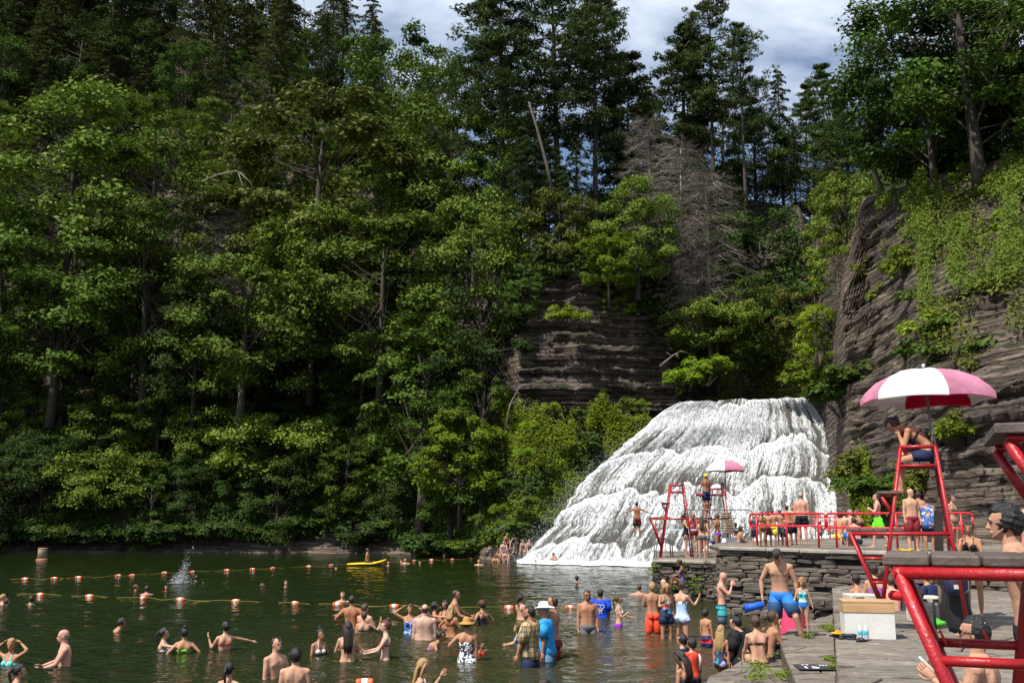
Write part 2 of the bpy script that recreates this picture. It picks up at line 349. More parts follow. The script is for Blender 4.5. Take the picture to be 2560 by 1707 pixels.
# ================================================================== WATER
def water_material():
    m = bpy.data.materials.new("pool_water"); m.use_nodes = True; n = m.node_tree.nodes; l = m.node_tree.links
    b = n['Principled BSDF']; b.inputs['Roughness'].default_value = 0.05; b.inputs['IOR'].default_value = 1.33
    b.inputs['Specular IOR Level'].default_value = 0.5
    g = n.new('ShaderNodeNewGeometry')
    # murky green in the deep, silty brown over the shallow apron by the steps
    vs = n.new('ShaderNodeVectorMath'); vs.operation = 'SUBTRACT'; vs.inputs[1].default_value = (5.0, 22.0, 0)
    vm = n.new('ShaderNodeVectorMath'); vm.operation = 'MULTIPLY'; vm.inputs[1].default_value = (1.0, 0.62, 0)
    ln = n.new('ShaderNodeVectorMath'); ln.operation = 'LENGTH'
    l.new(g.outputs['Position'], vs.inputs[0]); l.new(vs.outputs[0], vm.inputs[0]); l.new(vm.outputs[0], ln.inputs[0])
    mr = n.new('ShaderNodeMapRange'); mr.inputs['From Min'].default_value = 1.5; mr.inputs['From Max'].default_value = 13
    l.new(ln.outputs['Value'], mr.inputs[0])
    r = n.new('ShaderNodeValToRGB'); e = r.color_ramp.elements
    e[0].color = (0.050, 0.041, 0.018, 1); e[1].color = (0.0070, 0.0135, 0.0018, 1); x = e.new(0.45); x.color = (0.019, 0.024, 0.006, 1)
    l.new(mr.outputs[0], r.inputs[0])
    nz = n.new('ShaderNodeTexNoise'); nz.inputs['Scale'].default_value = 0.5; nz.inputs['Detail'].default_value = 5; l.new(g.outputs['Position'], nz.inputs['Vector'])
    mx = n.new('ShaderNodeMixRGB'); mx.blend_type = 'MULTIPLY'; mx.inputs[0].default_value = 0.6
    l.new(r.outputs[0], mx.inputs[1]); l.new(nz.outputs[0], mx.inputs[2]); 
    hs = n.new('ShaderNodeHueSaturation'); hs.inputs['Value'].default_value = 1.5; l.new(mx.outputs[0], hs.inputs['Color'])
    l.new(hs.outputs[0], b.inputs['Base Color'])
    mp = n.new('ShaderNodeMapping'); mp.inputs['Scale'].default_value = (1.0, 1.6, 1); l.new(g.outputs['Position'], mp.inputs[0])
    n1 = n.new('ShaderNodeTexNoise'); n1.inputs['Scale'].default_value = 2.6; n1.inputs['Detail'].default_value = 4; n1.inputs['Roughness'].default_value = 0.55; n1.inputs['Distortion'].default_value = 0.6
    l.new(mp.outputs[0], n1.inputs['Vector'])
    n2 = n.new('ShaderNodeTexNoise'); n2.inputs['Scale'].default_value = 9; n2.inputs['Detail'].default_value = 3; l.new(mp.outputs[0], n2.inputs['Vector'])
    a = n.new('ShaderNodeMath'); a.operation = 'MULTIPLY_ADD'; a.inputs[1].default_value = 0.16; l.new(n2.outputs[0], a.inputs[0]); l.new(n1.outputs[0], a.inputs[2])
    bp = n.new('ShaderNodeBump'); bp.inputs['Strength'].default_value = 1.0; bp.inputs['Distance'].default_value = 0.10
    l.new(a.outputs[0], bp.inputs['Height']); l.new(bp.outputs[0], b.inputs['Normal'])
    return m
def build_water():
    Ys = 8 * (100 / 8) ** (np.arange(640) / 639); As = np.linspace(-0.62, 0.62, 460)
    Y, A = np.meshgrid(Ys, As, indexing='ij'); X = Y * A
    P = np.stack([X, Y, X * 0], -1)
    Z = 0.030 * fbm(P * np.array([0.9, 1.5, 1]), 0.9, 4) * np.clip(60 / Y, 0.6, 1.2)
    for (wx, wy, amp) in WAKES:   # rings spreading from everybody in the water
        r = np.sqrt((X - wx)**2 + (Y - wy)**2); k = r < 2.6; rk = r[k]; Z[k] += amp * np.exp(-rk / .75) * np.sin(rk * 2 * pi / (.24 + .05 * rk)) * np.clip(rk / .2, 0, 1)
    idx = np.arange(Y.size).reshape(Y.shape)
    F = np.stack([idx[:-1, :-1], idx[:-1, 1:], idx[1:, 1:], idx[1:, :-1]], -1).reshape(-1, 4)
    o = link("pool_water", np_mesh("pool_water", np.stack([X, Y, Z], -1).reshape(-1, 3), F, water_material(), True)); tag(o, kind='structure')

# ================================================================== WATERFALL
FL = [(0, 1700, 1006), (.08, 1650, 1032), (.24, 1567, 1108), (.40, 1502, 1165), (.52, 1450, 1210), (.65, 1412, 1265), (.78, 1378, 1320), (.93, 1318, 1385), (1, 1292, 1404)]
FR = [(0, 2014, 992), (.08, 2046, 1023), (.2, 2079, 1078), (.38, 2091, 1154), (.52, 2101, 1208), (.66, 2118, 1263), (1, 2125, 1440)]
def fall_pt(a, b, off=0.0):
    """a across, b down the fall"""
    ul = np.interp(b, [k[0] for k in FL], [k[1] for k in FL]); ur = np.interp(b, [k[0] for k in FR], [k[1] for k in FR])
    vl = np.interp(b, [k[0] for k in FL], [k[2] for k in FL]); vr = np.interp(b, [k[0] for k in FR], [k[2] for k in FR])
    ul = ul + 7 * fbm(np.stack([b * 26, a * 0, a * 0 + 11], -1), 1.0, 3) * np.minimum(1, b * 5); ur = ur + 7 * fbm(np.stack([b * 22, a * 0, a * 0 + 17], -1), 1.0, 3)
    vr = np.interp(b, [0, 1], [993, 1452]) * .5 + vr * .5
    u = ul + (ur - ul) * a; Yb = 65.6 - 12.6 * a
    # bottom row sits on the pool; v follows
    v = vl + (vr - vl) * a
    vbot = 1404 + 26 * np.clip(a / 0.45, 0, 1) + 26 * np.clip((a - .45) / .55, 0, 1)
    vtop = 1006 - 13 * a + 5 * fbm(np.stack([a * 14, a * 0, a * 0 + 5], -1), 1.0, 3)
    v0 = vl + (vr - vl) * a
    e0 = np.interp(0, [k[0] for k in FL], [k[2] for k in FL]); v = vtop + (vbot - vtop) * (0.85 * (vl - 1006) / 398 + 0.15 * b) * (1 - .25 * np.sin(pi * a) * np.sin(pi * b) * 0.35)
    x_ = b * 3.3 + .40 + .35 * np.sin(a * 5 + 1) + .12 * np.sin(a * 17); st_ = (np.floor(x_) + (x_ - np.floor(x_))**3.5 - .4) / 3.3; g = 1 - (.68 * b + .32 * np.clip(st_, 0, 1)); tiers = 0.5 * np.sin(2 * pi * (b * 2.6 + 0.35 * np.sin(3 * a) + 0.1)) * np.minimum(1, b * 6) * (1 - b)
    Y = Yb + (72.6 - Yb) * g + tiers * 1.2 + 0.35 * np.minimum(b * 5, 1)
    xc = (u - 1280) / FPX; yc = -(v - 853.5) / FPX
    dy = cos(PITCH) - yc * sin(PITCH); dz = sin(PITCH) + yc * cos(PITCH)
    # rock steps under the water bulge towards the viewer
    P0 = np.stack([a * 9, b * 7, a * 0], -1)
    Y = Y - 0.5 * fbm(P0 * np.array([.8, .3, 1]), 1.0, 2) * np.minimum(1, b * 8) * (1 - b**6) - off
    t = Y / dy
    return np.stack([xc * t, Y, EYE + dz * t], -1)
def foam_field(a, b):
    # how closed the white sheet is: streaks that follow the flow over broad patches
    sa = a; x_ = b * 3.3 + .40 + 0.9 * fbm(np.stack([a * 5, b * 1.0, a * 0], -1), 1.0, 4); fr = x_ - np.floor(x_)
    coarse = fbm(np.stack([sa * 13, b * 3.2, a * 0 + 3], -1), 1.0, 3)
    streak = fbm(np.stack([sa * 110 + 1.5 * vnoise(np.stack([a * 6, b * 5, a * 0], -1)), b * 5.0, a * 0 + 9], -1), 1.0, 3)
    f = 0.70 + 0.50 * coarse + 0.60 * streak + .42 * (1 - fr)**2.6 - .12 - .30 * np.clip((fr - .82) / .18, 0, 1)
    # thin veil with bare rock on the right shoulder, dark notch left of the top lip
    f = f - 0.50 * np.exp(-((a - .92) / .05)**2) * np.exp(-((b - .34) / .2)**2) + .5 * np.exp(-((a - .985) / .02)**2) + .25 * np.exp(-((a - .90) / .012)**2)
    f = f + 0.3 * np.exp(-((a - .5) / .3)**2) * np.exp(-((b - .3) / .15)**2) + .28 * np.exp(-((b - .10) / .12)**2) * (a < .7)
    f = f - 0.35 * np.exp(-((a - .36) / .10)**2) * np.exp(-((b - .5) / .12)**2)
    f = f - 0.45 * np.exp(-((a - .75) / .12)**2) * np.exp(-((b - .06) / .05)**2)
    f = f - 0.4 * np.exp(-((a - .10) / .05)**2) * np.exp(-((b - .24) / .07)**2)
    f = f + 0.45 * np.exp(-((b - 1) / .06)**2) + 0.5 * np.exp(-(a / .045)**2) * b
    return np.clip(f, 0, 1)
def falls_material():
    m = bpy.data.materials.new("falling_water"); m.use_nodes = True; n = m.node_tree.nodes; l = m.node_tree.links
    b = n['Principled BSDF']; b.inputs['Roughness'].default_value = 0.9; b.inputs['Specular IOR Level'].default_value = 0.1
    at = n.new('ShaderNodeAttribute'); at.attribute_name = 'foam'
    uv = n.new('ShaderNodeUVMap'); uv.uv_map = 'flow'
    mp = n.new('ShaderNodeMapping'); mp.inputs['Scale'].default_value = (330, 42, 1); l.new(uv.outputs[0], mp.inputs[0])
    nz = n.new('ShaderNodeTexNoise'); nz.inputs['Scale'].default_value = 1.0; nz.inputs['Detail'].default_value = 5; nz.inputs['Roughness'].default_value = 0.75
    l.new(mp.outputs[0], nz.inputs['Vector'])
    ad = n.new('ShaderNodeMath'); ad.operation = 'MULTIPLY_ADD'; ad.inputs[1].default_value = 2.6; l.new(nz.outputs[0], ad.inputs[0])
    sb = n.new('ShaderNodeMath'); sb.operation = 'SUBTRACT'; sb.inputs[1].default_value = 1.50; l.new(at.outputs['Fac'], sb.inputs[0]); l.new(sb.outputs[0], ad.inputs[2])
    r = n.new('ShaderNodeValToRGB'); e = r.color_ramp.elements
    e[0].position = 0.04; e[0].color = (0.060, 0.058, 0.050, 1); e[1].position = 0.92; e[1].color = (0.76, 0.77, 0.78, 1)
    x = e.new(0.32); x.color = (0.175, 0.175, 0.165, 1); x = e.new(0.6); x.color = (0.50, 0.51, 0.515, 1)
    l.new(ad.outputs[0], r.inputs[0]); l.new(r.outputs[0], b.inputs['Base Color'])
    bp = n.new('ShaderNodeBump'); bp.inputs['Strength'].default_value = 0.06; bp.inputs['Distance'].default_value = 0.05
    l.new(ad.outputs[0], bp.inputs['Height']); l.new(bp.outputs[0], b.inputs['Normal'])
    return m
def build_falls():
    na, nb = 330, 260
    Bv, Av = np.meshgrid(np.linspace(0, 1, nb), np.linspace(0, 1, na), indexing='ij')
    fo = foam_field(Av, Bv)
    P = fall_pt(Av, Bv, fo * 0.08)
    idx = np.arange(na * nb).reshape(nb, na)
    F = np.stack([idx[1:, :-1], idx[1:, 1:], idx[:-1, 1:], idx[:-1, :-1]], -1).reshape(-1, 4)
    me = np_mesh("waterfall", P.reshape(-1, 3), F, falls_material(), True)
    at = me.attributes.new('foam', 'FLOAT', 'POINT'); at.data.foreach_set('value', fo.ravel().astype(np.float32))
    uvl = me.uv_layers.new(name='flow'); li = np.zeros(len(me.loops), dtype=np.int32); me.loops.foreach_get('vertex_index', li)
    uvs = np.stack([Av.ravel()[li], Bv.ravel()[li]], -1).astype(np.float32); uvl.data.foreach_set('uv', uvs.ravel())
    o = link("waterfall", me); tag(o, kind='structure')
    # free strands and flung drops in front of the sheet
    rs = np.random.RandomState(5); N = 30000
    a = rs.rand(N); b = rs.rand(N) * .97; keep = rs.rand(N) < foam_field(a, b)**3; a = a[keep]; b = b[keep]; N = len(a)
    L = 0.006 + 0.026 * rs.rand(N)**2; off = 0.08 + 0.22 * rs.rand(N); wd = 0.010 + 0.026 * rs.rand(N)**2
    p0 = fall_pt(a, b, off); p1 = fall_pt(a + .002 * rs.randn(N), np.minimum(b + L * .5, 1), off + .12); p2 = fall_pt(a + .003 * rs.randn(N), np.minimum(b + L, 1), off + .02)
    W = np.stack([wd, wd * 0.2, wd * 0], -1)
    V = np.stack([p0 - W * .3, p0 + W * .3, p1 + W, p1 - W, p2 + W * .25, p2 - W * .25], 1).reshape(-1, 3); i = np.arange(N)[:, None] * 6
    F = np.concatenate([i + np.array([0, 1, 2, 3]), i + np.array([3, 2, 4, 5])])
    mw = mat("white_water", (0.70, 0.715, 0.73), 0.5, trans=0.3)
    me = np_mesh("waterfall_strands", V, F, mw, True); o = link("waterfall_strands", me); tag(o, kind='stuff')
    # spray: drops along the left edge, the ledges and the foot
    N = 15000; a = np.concatenate([np.abs(rs.randn(5000)) * .03 - 0.022, rs.rand(N - 5000)]); b = np.concatenate([.12 + .88 * rs.rand(5000)**.6, 1 - np.abs(rs.randn(N - 5000)) * .10]); b = np.clip(b, 0, 1)
    c = fall_pt(np.clip(a, 0, 1), b, 0.5) + rs.randn(N, 3) * np.array([.35, .5, .35]) * (0.4 + 1.0 * b[:, None]); c[:, 0] += np.minimum(a, 0) * 45
    c[:, 2] = np.abs(c[:, 2]) * 1.0 + 0.02
    s = 0.012 + 0.03 * rs.rand(N)[:, None]**2
    d = rs.randn(N, 3, 3); d /= np.linalg.norm(d, axis=-1, keepdims=True)
    V = (c[:, None, :] + d * s[:, None, :]); V = np.concatenate([V, (c - d.mean(1) * s)[:, None, :]], 1).reshape(-1, 3)
    i = np.arange(N)[:, None] * 4; F = np.concatenate([i + np.array([0, 1, 2]), i + np.array([0, 2, 3]), i + np.array([1, 0, 3]), i + np.array([2, 1, 3])])
    me = np_mesh("waterfall_spray", V, F, mw); o = link("waterfall_spray", me); tag(o, kind='stuff')
    # foam apron where the fall meets the pool
    m = MB(); aa = np.linspace(0, 1, 160)
    p = fall_pt(aa, aa * 0 + 1, 0.0); rw = []
    for k, (o_, h) in enumerate(((-.8, .03), (.35, .22), (.75, .14), (1.1, .055), (2.4, .03))):
        q = p.copy(); q[:, 1] -= o_ * (0.8 + 0.5 * fbm(np.stack([aa * 40, aa * 0 + k, aa * 0], -1), 1, 3)); q[:, 2] = h + 0.05 * vnoise(np.stack([aa * 90, aa * 0 + k * 3, aa * 0], -1)) * (k < 3); rw.append(q)
    V = np.concatenate(rw); idx = np.arange(V.shape[0]).reshape(5, 160); F = np.stack([idx[:-1, :-1], idx[1:, :-1], idx[1:, 1:], idx[:-1, 1:]], -1).reshape(-1, 4)
    me = np_mesh("foam", V, F, mat("foam", (0.78, 0.8, 0.8), 0.7, 0.15, 3, 0.6, 6), True); tag(link("foam", me), kind='stuff')
build_falls()

# ================================================================== STONEWORK
M_STONE = mat("shale_stone", (0.075, 0.063, 0.050), 0.9, 0.0, 2.5, 0.9, 16, 0.2, col2=(0.19, 0.165, 0.135), stretch=(1, 1, 3), rnd=0.32)
M_CORE = mat("dark_joint", (0.022, 0.019, 0.014), 0.95, 0.4, 6)
M_BED = mat("joint_grit", (0.060, 0.050, 0.038), 0.95, 0, 5, .8, 20, .2, col2=(0.14, 0.12, 0.09))
M_PAVE = mat("paving_stone", (0.095, 0.080, 0.065), 0.88, 0.0, 4.5, 1.0, 12, 0.2, col2=(0.27, 0.235, 0.195), stretch=(.8, 2.6, 1), rnd=0.20)
M_COPE = mat("coping_stone", (0.24, 0.21, 0.175), 0.85, 0.0, 3.0, 0.5, 14, 0.25, col2=(0.36, 0.32, 0.27), rnd=0.1)
SR = random.Random(11)
def stone_meshes(n=10):
    out = []
    for k in range(n):
        m = MB(); ring = []
        for z, ins in ((-.5, .10), (-.36, .0), (.30, .015), (.5, .08)):
            r = []
            for x, y in ((-.5, -.42), (-.38, -.5), (.36, -.5), (.5, -.40), (.5, .5), (-.5, .5)):
                x *= 1 - ins; yy = y * (1 - ins) if y < 0 else y
                r.append((x + SR.uniform(-.035, .035), yy + SR.uniform(-.05, .05), z + SR.uniform(-.09, .09)))
            ring.append(r)
        m.ring_loft(ring); out.append(m.mesh("stone", M_STONE, smooth=False))
    return out
STONES = stone_meshes()
def stone_wall(label, p0, p1, z0, z1, course=(.09, .19), length=(.28, .85), batter=0.10, jut=.05):
    """a dry-laid wall face from p0 to p1: dark core with every stone laid on its own"""
    p0 = Vector(p0).to_2d(); p1 = Vector(p1).to_2d(); d = p1 - p0; Lw = d.length; ang = math.atan2(d.y, d.x)
    w = thing("stone_wall", label, "wall", (p0.x, p0.y, z0), ang)
    h = z1 - z0
    m = MB(); n0 = len(m.v)
    for x in (0, Lw):
        for y, z in ((.10 - 0, 0), (.10 + batter, h), (1.2, h), (1.2, 0)): m.v.append((x, y, z))
    m.f = [(0, 4, 5, 1), (1, 5, 6, 2), (2, 6, 7, 3), (3, 7, 4, 0), (0, 1, 2, 3), (7, 6, 5, 4)]
    m.build("core", M_CORE, w, smooth=False)
    z = 0.0
    while z < h - 0.03:
        ch = min(SR.uniform(*course), h - z); 
        if h - z - ch < 0.06: ch = h - z
        x = -SR.uniform(0, .2)
        while x < Lw:
            ln = SR.uniform(*length) * (1.25 if ch > .14 else 1.0); ln = min(ln, Lw + .12 - x)
            if ln < .12: break
            if SR.random() < .93:
                o = link("stone", SR.choice(STONES), w); dp = .42; j = SR.uniform(-jut, jut)
                o.location = (x + ln / 2, dp / 2 - .06 + batter * (z / h) - j, z + ch / 2)
                o.scale = (ln * SR.uniform(.95, .99), dp, ch * SR.uniform(.84, .95)); o.rotation_euler = (0, SR.uniform(-.02, .02), SR.uniform(-.05, .05))
            x += ln + .012
        z += ch
    return w
# lower diving platform (top 1.3 m) and upper terrace (top 1.88 m)
A0 = pz(1632, 1400, 1.30); A1 = px(1792, 1400, 34.6); A1.z = 1.3
B0 = px(1800, 1400, 30.6); B1 = px(2165, 1400, 26.6); B2 = px(2620, 1400, 23.2); ZT = 1.88; ZL = 1.30
stone_wall("rough stone wall of small rubble under the diving platform, waterfall pool at its foot", A0, A1, -.25, ZL - .07, (.08, .16), (.16, .5), .12, .07)
stone_wall("stepped stone return wall joining the diving platform to the higher terrace", (A1.x - .02, A1.y + .1), (B0.x + .02, B0.y), -.25, 1.55, (.12, .2), (.3, .9), .1, .09)
stone_wall("long layered stone wall behind the man in blue shorts and the blonde girl", B0, B1, -.1, ZT - .07, (.08, .15), (.30, .95), .16, .05)
stone_wall("layered stone wall under the terrace behind the lifeguard chair with umbrella", B1, B2, .5, ZT - .07, (.08, .14), (.3, .9), .14, .05)
# left end face of the diving platform
stone_wall("short side wall of the diving platform facing the waterfall", (A0.x * (A0.y + 9) / A0.y + .1, A0.y + 9), (A0.x, A0.y), -.25, ZL - .07, (.1, .2), (.3, .8), .05, .04)

def gz(X, Y):
    """height of the stone paving: the right part lies a step higher"""
    return 1.06 if X > SPLIT * Y else .68
SPLIT = .3125
def flat(u, v, z): p = pz(u, v, z); return (p.x, p.y)
def clip_poly(subject, quad):
    """part of a flat outline that lies inside a convex quad (both counter-clockwise)"""
    out = list(subject)
    for i in range(len(quad)):
        a, b = quad[i], quad[(i + 1) % len(quad)]; inp, out = out, []
        side = lambda p: (b[0] - a[0]) * (p[1] - a[1]) - (b[1] - a[1]) * (p[0] - a[0])
        for k in range(len(inp)):
            p, q = inp[k], inp[(k + 1) % len(inp)]; sp, sq = side(p), side(q)
            if sp >= 0: out.append(p)
            if (sp >= 0) != (sq >= 0): t = sp / (sp - sq); out.append((p[0] + (q[0] - p[0]) * t, p[1] + (q[1] - p[1]) * t))
        if not out: return []
    return out
def area(P): return .5 * sum(P[i][0] * P[(i+1) % len(P)][1] - P[(i+1) % len(P)][0] * P[i][1] for i in range(len(P)))
def chipped(outline, th, rng, ins):
    """irregular flagstone from a flat outline at height 0, broken edges, slightly domed"""
    n = len(outline); cx = sum(p[0] for p in outline) / n; cy = sum(p[1] for p in outline) / n; pts = []
    for i in range(n):
        a, b = outline[i], outline[(i + 1) % n]; L_ = math.hypot(b[0] - a[0], b[1] - a[1])
        if L_ < .02: continue
        for t in ((.06, .94) if L_ < .25 else (.05, .35, .68, .95)):
            x, y = a[0] + (b[0] - a[0]) * t, a[1] + (b[1] - a[1]) * t; d = math.hypot(cx - x, cy - y) + 1e-6; k = ins * rng.uniform(.4, 1.9) / d; pts.append((x + (cx - x) * k, y + (cy - y) * k))
    m = MB(); sh = lambda k, z: [(x + (cx - x) * k, y + (cy - y) * k, z) for x, y in pts]
    m.ring_loft([sh(0, -th), sh(0, -.012), sh(.03, 0)]); me = m.mesh("flagstone", M_PAVE, smooth=False); me.transform(Matrix.Translation((-cx, -cy, 0))); return me, (cx, cy)
def paving(name, poly, z, cell, drop, seed, jitter=.24, limit=299, vis=None, rot=0.0):
    r = random.Random(seed); poly = [tuple(p) for p in poly]
    if area(poly) < 0: poly = poly[::-1]
    root = thing(name, None, None, (0, 0, 0)); root['kind'] = 'structure'
    bm = bmesh.new(); vs = [bm.verts.new((x, y, z - .028)) for x, y in poly]; f = bm.faces.new(vs); ex = bmesh.ops.extrude_face_region(bm, geom=[f])
    for g in ex['geom']:
        if isinstance(g, bmesh.types.BMVert): g.co.z -= drop
    bmesh.ops.triangulate(bm, faces=bm.faces[:]); bmesh.ops.recalc_face_normals(bm, faces=bm.faces[:]); me = bpy.data.meshes.new("joint_bed"); bm.to_mesh(me); bm.free(); link("joint_bed", me, root, M_BED)
    c_, s_ = cos(rot), sin(rot); rp = [(x * c_ + y * s_, -x * s_ + y * c_) for x, y in poly]
    xs = [p[0] for p in rp]; ys = [p[1] for p in rp]; cx, cy = cell; nx = int((max(xs) - min(xs)) / cx) + 3; ny = int((max(ys) - min(ys)) / cy) + 3; G = {}
    for i in range(nx + 1):
        for j in range(ny + 1):
            x = min(xs) - cx * .9 + i * cx + (j % 2) * cx * .45 + r.uniform(-jitter, jitter) * cx; y = min(ys) - cy * .6 + j * cy + r.uniform(-jitter, jitter) * cy; G[i, j] = (x * c_ - y * s_, x * s_ + y * c_)
    k = 0
    for j in range(ny):
        for i in range(nx):
            q = [G[i, j], G[i+1, j], G[i+1, j+1], G[i, j+1]]
            c = (sum(p[0] for p in q) / 4, sum(p[1] for p in q) / 4)
            if k >= limit or (vis and not vis(*c)): continue
            o_ = clip_poly(poly, q)
            if len(o_) < 3 or abs(area(o_)) < .03 * cx * cy or (r.random() < .03): continue
            me, cc = chipped(o_, .08, r, .012); o = link("flagstone", me, root); o.location = (cc[0], cc[1], z + r.uniform(-.010, .012)); o.rotation_euler = (r.uniform(-.008, .008), r.uniform(-.008, .008), 0); k += 1
    return root
def vis_near(x, y):
    u = 1280 + FPX * x / (max(y, 1) * cos(PITCH) - 2 * sin(PITCH)); return 1600 < u < 2720 and y > 6
SL = lambda y: (SPLIT * y, y)
LOWP = [flat(1945, 1587, .68), flat(1958, 1630, .68), flat(1990, 1707, .68), (3.42, 11.0), SL(10.9), SL(24.3), flat(2085, 1532, .68), flat(2026, 1551, .68)]
paving("lower_paving", LOWP, .68, (.82, .40), .6, 3, vis=vis_near, rot=.10)
HIGHP = [SL(25.2), SL(2.0), (8.5, 2.0), (14, 12), (15.2, 22.9), (B1.x, B1.y + .3)]
paving("upper_paving", HIGHP, 1.06, (1.0, .50), .9, 4, vis=vis_near, rot=-.08)
STEP = [flat(1950, 1582, .4), flat(1944, 1598, .4), flat(1876, 1630, .4), flat(1829, 1668, .4), flat(1770, 1691, .4), flat(1762, 1712, .4), (2.2, 10), (2.4, 8), (3.4, 8), (3.9, 11), flat(2015, 1707, .4), flat(1975, 1625, .4)]
paving("water_step", STEP, .40, (.8, .42), .6, 5, rot=.3)
PLAT = [(A0.x, A0.y), (A1.x, A1.y), (A1.x + 4.0, A1.y + 1), (A1.x + 6, A1.y + 12), (A0.x * (A0.y + 11) / A0.y + .15, A0.y + 11)]
paving("diving_platform_paving", PLAT, ZL, (1.5, .9), .10, 6)
TERR = [(B0.x, B0.y), (B1.x, B1.y + .1), (B2.x, B2.y + .1), (24, 26), (26, 44), (14, 46), (B0.x + 1.9, 39), (B0.x + .35, 34)]
paving("terrace_paving", TERR, ZT, (1.9, 1.1), .10, 8, vis=lambda x, y: x / y < .66)
# coping stones: pale long slabs along the wall tops
def coping(name_label, p0, p1, z, L=(.9, 1.9), depth=.75, over=.05):
    d = (p1 - p0).to_2d(); ln = d.length; ang = math.atan2(d.y, d.x); root = thing("wall_coping", name_label, "coping", (p0.x, p0.y, z), ang)
    x = 0
    while x < ln:
        l_ = min(SR.uniform(*L), ln - x)
        m = MB(); m.box((x + l_ / 2, depth / 2 - over, -.035 + SR.uniform(-.005, .012)), (l_ - .02, depth + SR.uniform(-.06, .06), .085), bev=.012); m.build("coping_slab", M_COPE, root, smooth=False); x += l_
coping("pale flat coping along the front edge of the diving platform", A0, A1, ZL + .012)
coping("pale coping slabs on the terrace edge in front of the red railings", B0, B1, ZT + .012)
coping("coping slabs on the terrace edge behind the chair with umbrella", B1, B2, ZT + .012)
# rubble at the foot of the long wall and round the water steps
def rubble(root_label, spots, rng, smin, smax):
    pile = thing("rubble_strip", None, None, (0, 0, 0)); pile['kind'] = 'structure'
    for (x, y, z) in spots:
        o = link("stone", rng.choice(STONES), pile); s = rng.uniform(smin, smax)
        o.scale = (s * rng.uniform(.9, 1.7), s, s * rng.uniform(.3, .6)); o.location = (x, y, z + o.scale[2] * .4); o.rotation_euler = (rng.uniform(-.1, .1), rng.uniform(-.1, .1), rng.uniform(0, 6.3))
R2 = random.Random(21); sp = []
for i in range(34):
    t = i / 34; p = B0.to_2d().lerp(B1.to_2d(), .35 + .65 * t); sp.append((p.x + R2.uniform(-.3, .3), p.y - R2.uniform(.15, 1.0), (.0 if t < .5 else .45) + R2.uniform(-.05, .1)))
rubble("", sp, R2, .25, .6)
# ================================================================== VEGETATION
def leaf_mat(name, c, trans=0.20, rnd=.28, var=.35, rough=.55):
    return mat(name, c, .68, var, 1.3, 0, 30, 0.16, trans=trans, rnd=rnd)
LM = {
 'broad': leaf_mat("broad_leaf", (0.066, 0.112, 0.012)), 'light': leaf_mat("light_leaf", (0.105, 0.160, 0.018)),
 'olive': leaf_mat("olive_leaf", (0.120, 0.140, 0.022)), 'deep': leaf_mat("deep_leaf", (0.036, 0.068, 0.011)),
 'hemlock': leaf_mat("hemlock_needle", (0.060, 0.076, 0.018), .2), 'pine': leaf_mat("pine_needle", (0.056, 0.086, 0.022), .25),
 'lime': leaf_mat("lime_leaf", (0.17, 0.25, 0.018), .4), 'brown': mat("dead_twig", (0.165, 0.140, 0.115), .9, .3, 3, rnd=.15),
}
M_BARK = mat("bark", (0.050, 0.040, 0.030), .9, 0, 5, .8, 14, .2, col2=(0.085, 0.07, 0.056), stretch=(3, 3, .6), rnd=.2)
M_PALEBARK = mat("pale_bark", (0.17, 0.14, 0.11), .9, 0, 5, .8, 14, .2, col2=(0.33, 0.29, 0.24), stretch=(3, 3, .6))

def leaves(P, N, size, asp, rs, tri=False):
    n = len(P); T = rs.randn(n, 3); N = N / (np.linalg.norm(N, axis=1, keepdims=True) + 1e-9)
    T -= N * (T * N).sum(1, keepdims=True); T /= np.linalg.norm(T, axis=1, keepdims=True) + 1e-9; Bv = np.cross(N, T)
    s = (size * (0.65 + 0.7 * rs.rand(n)))[:, None] if np.ndim(size) == 0 else size[:, None]
    a = T * s * .5; b = Bv * s * .5 * asp
    V = np.stack([P - a, P - b + N * s * .06, P + a, P + b + N * s * .06], 1).reshape(-1, 3)
    return V, np.arange(4 * n).reshape(n, 4)
def crown_mesh(name, P, N, size, asp, rs, m):
    V, F = leaves(P, N, size, asp, rs); return np_mesh(name, V, F, m)

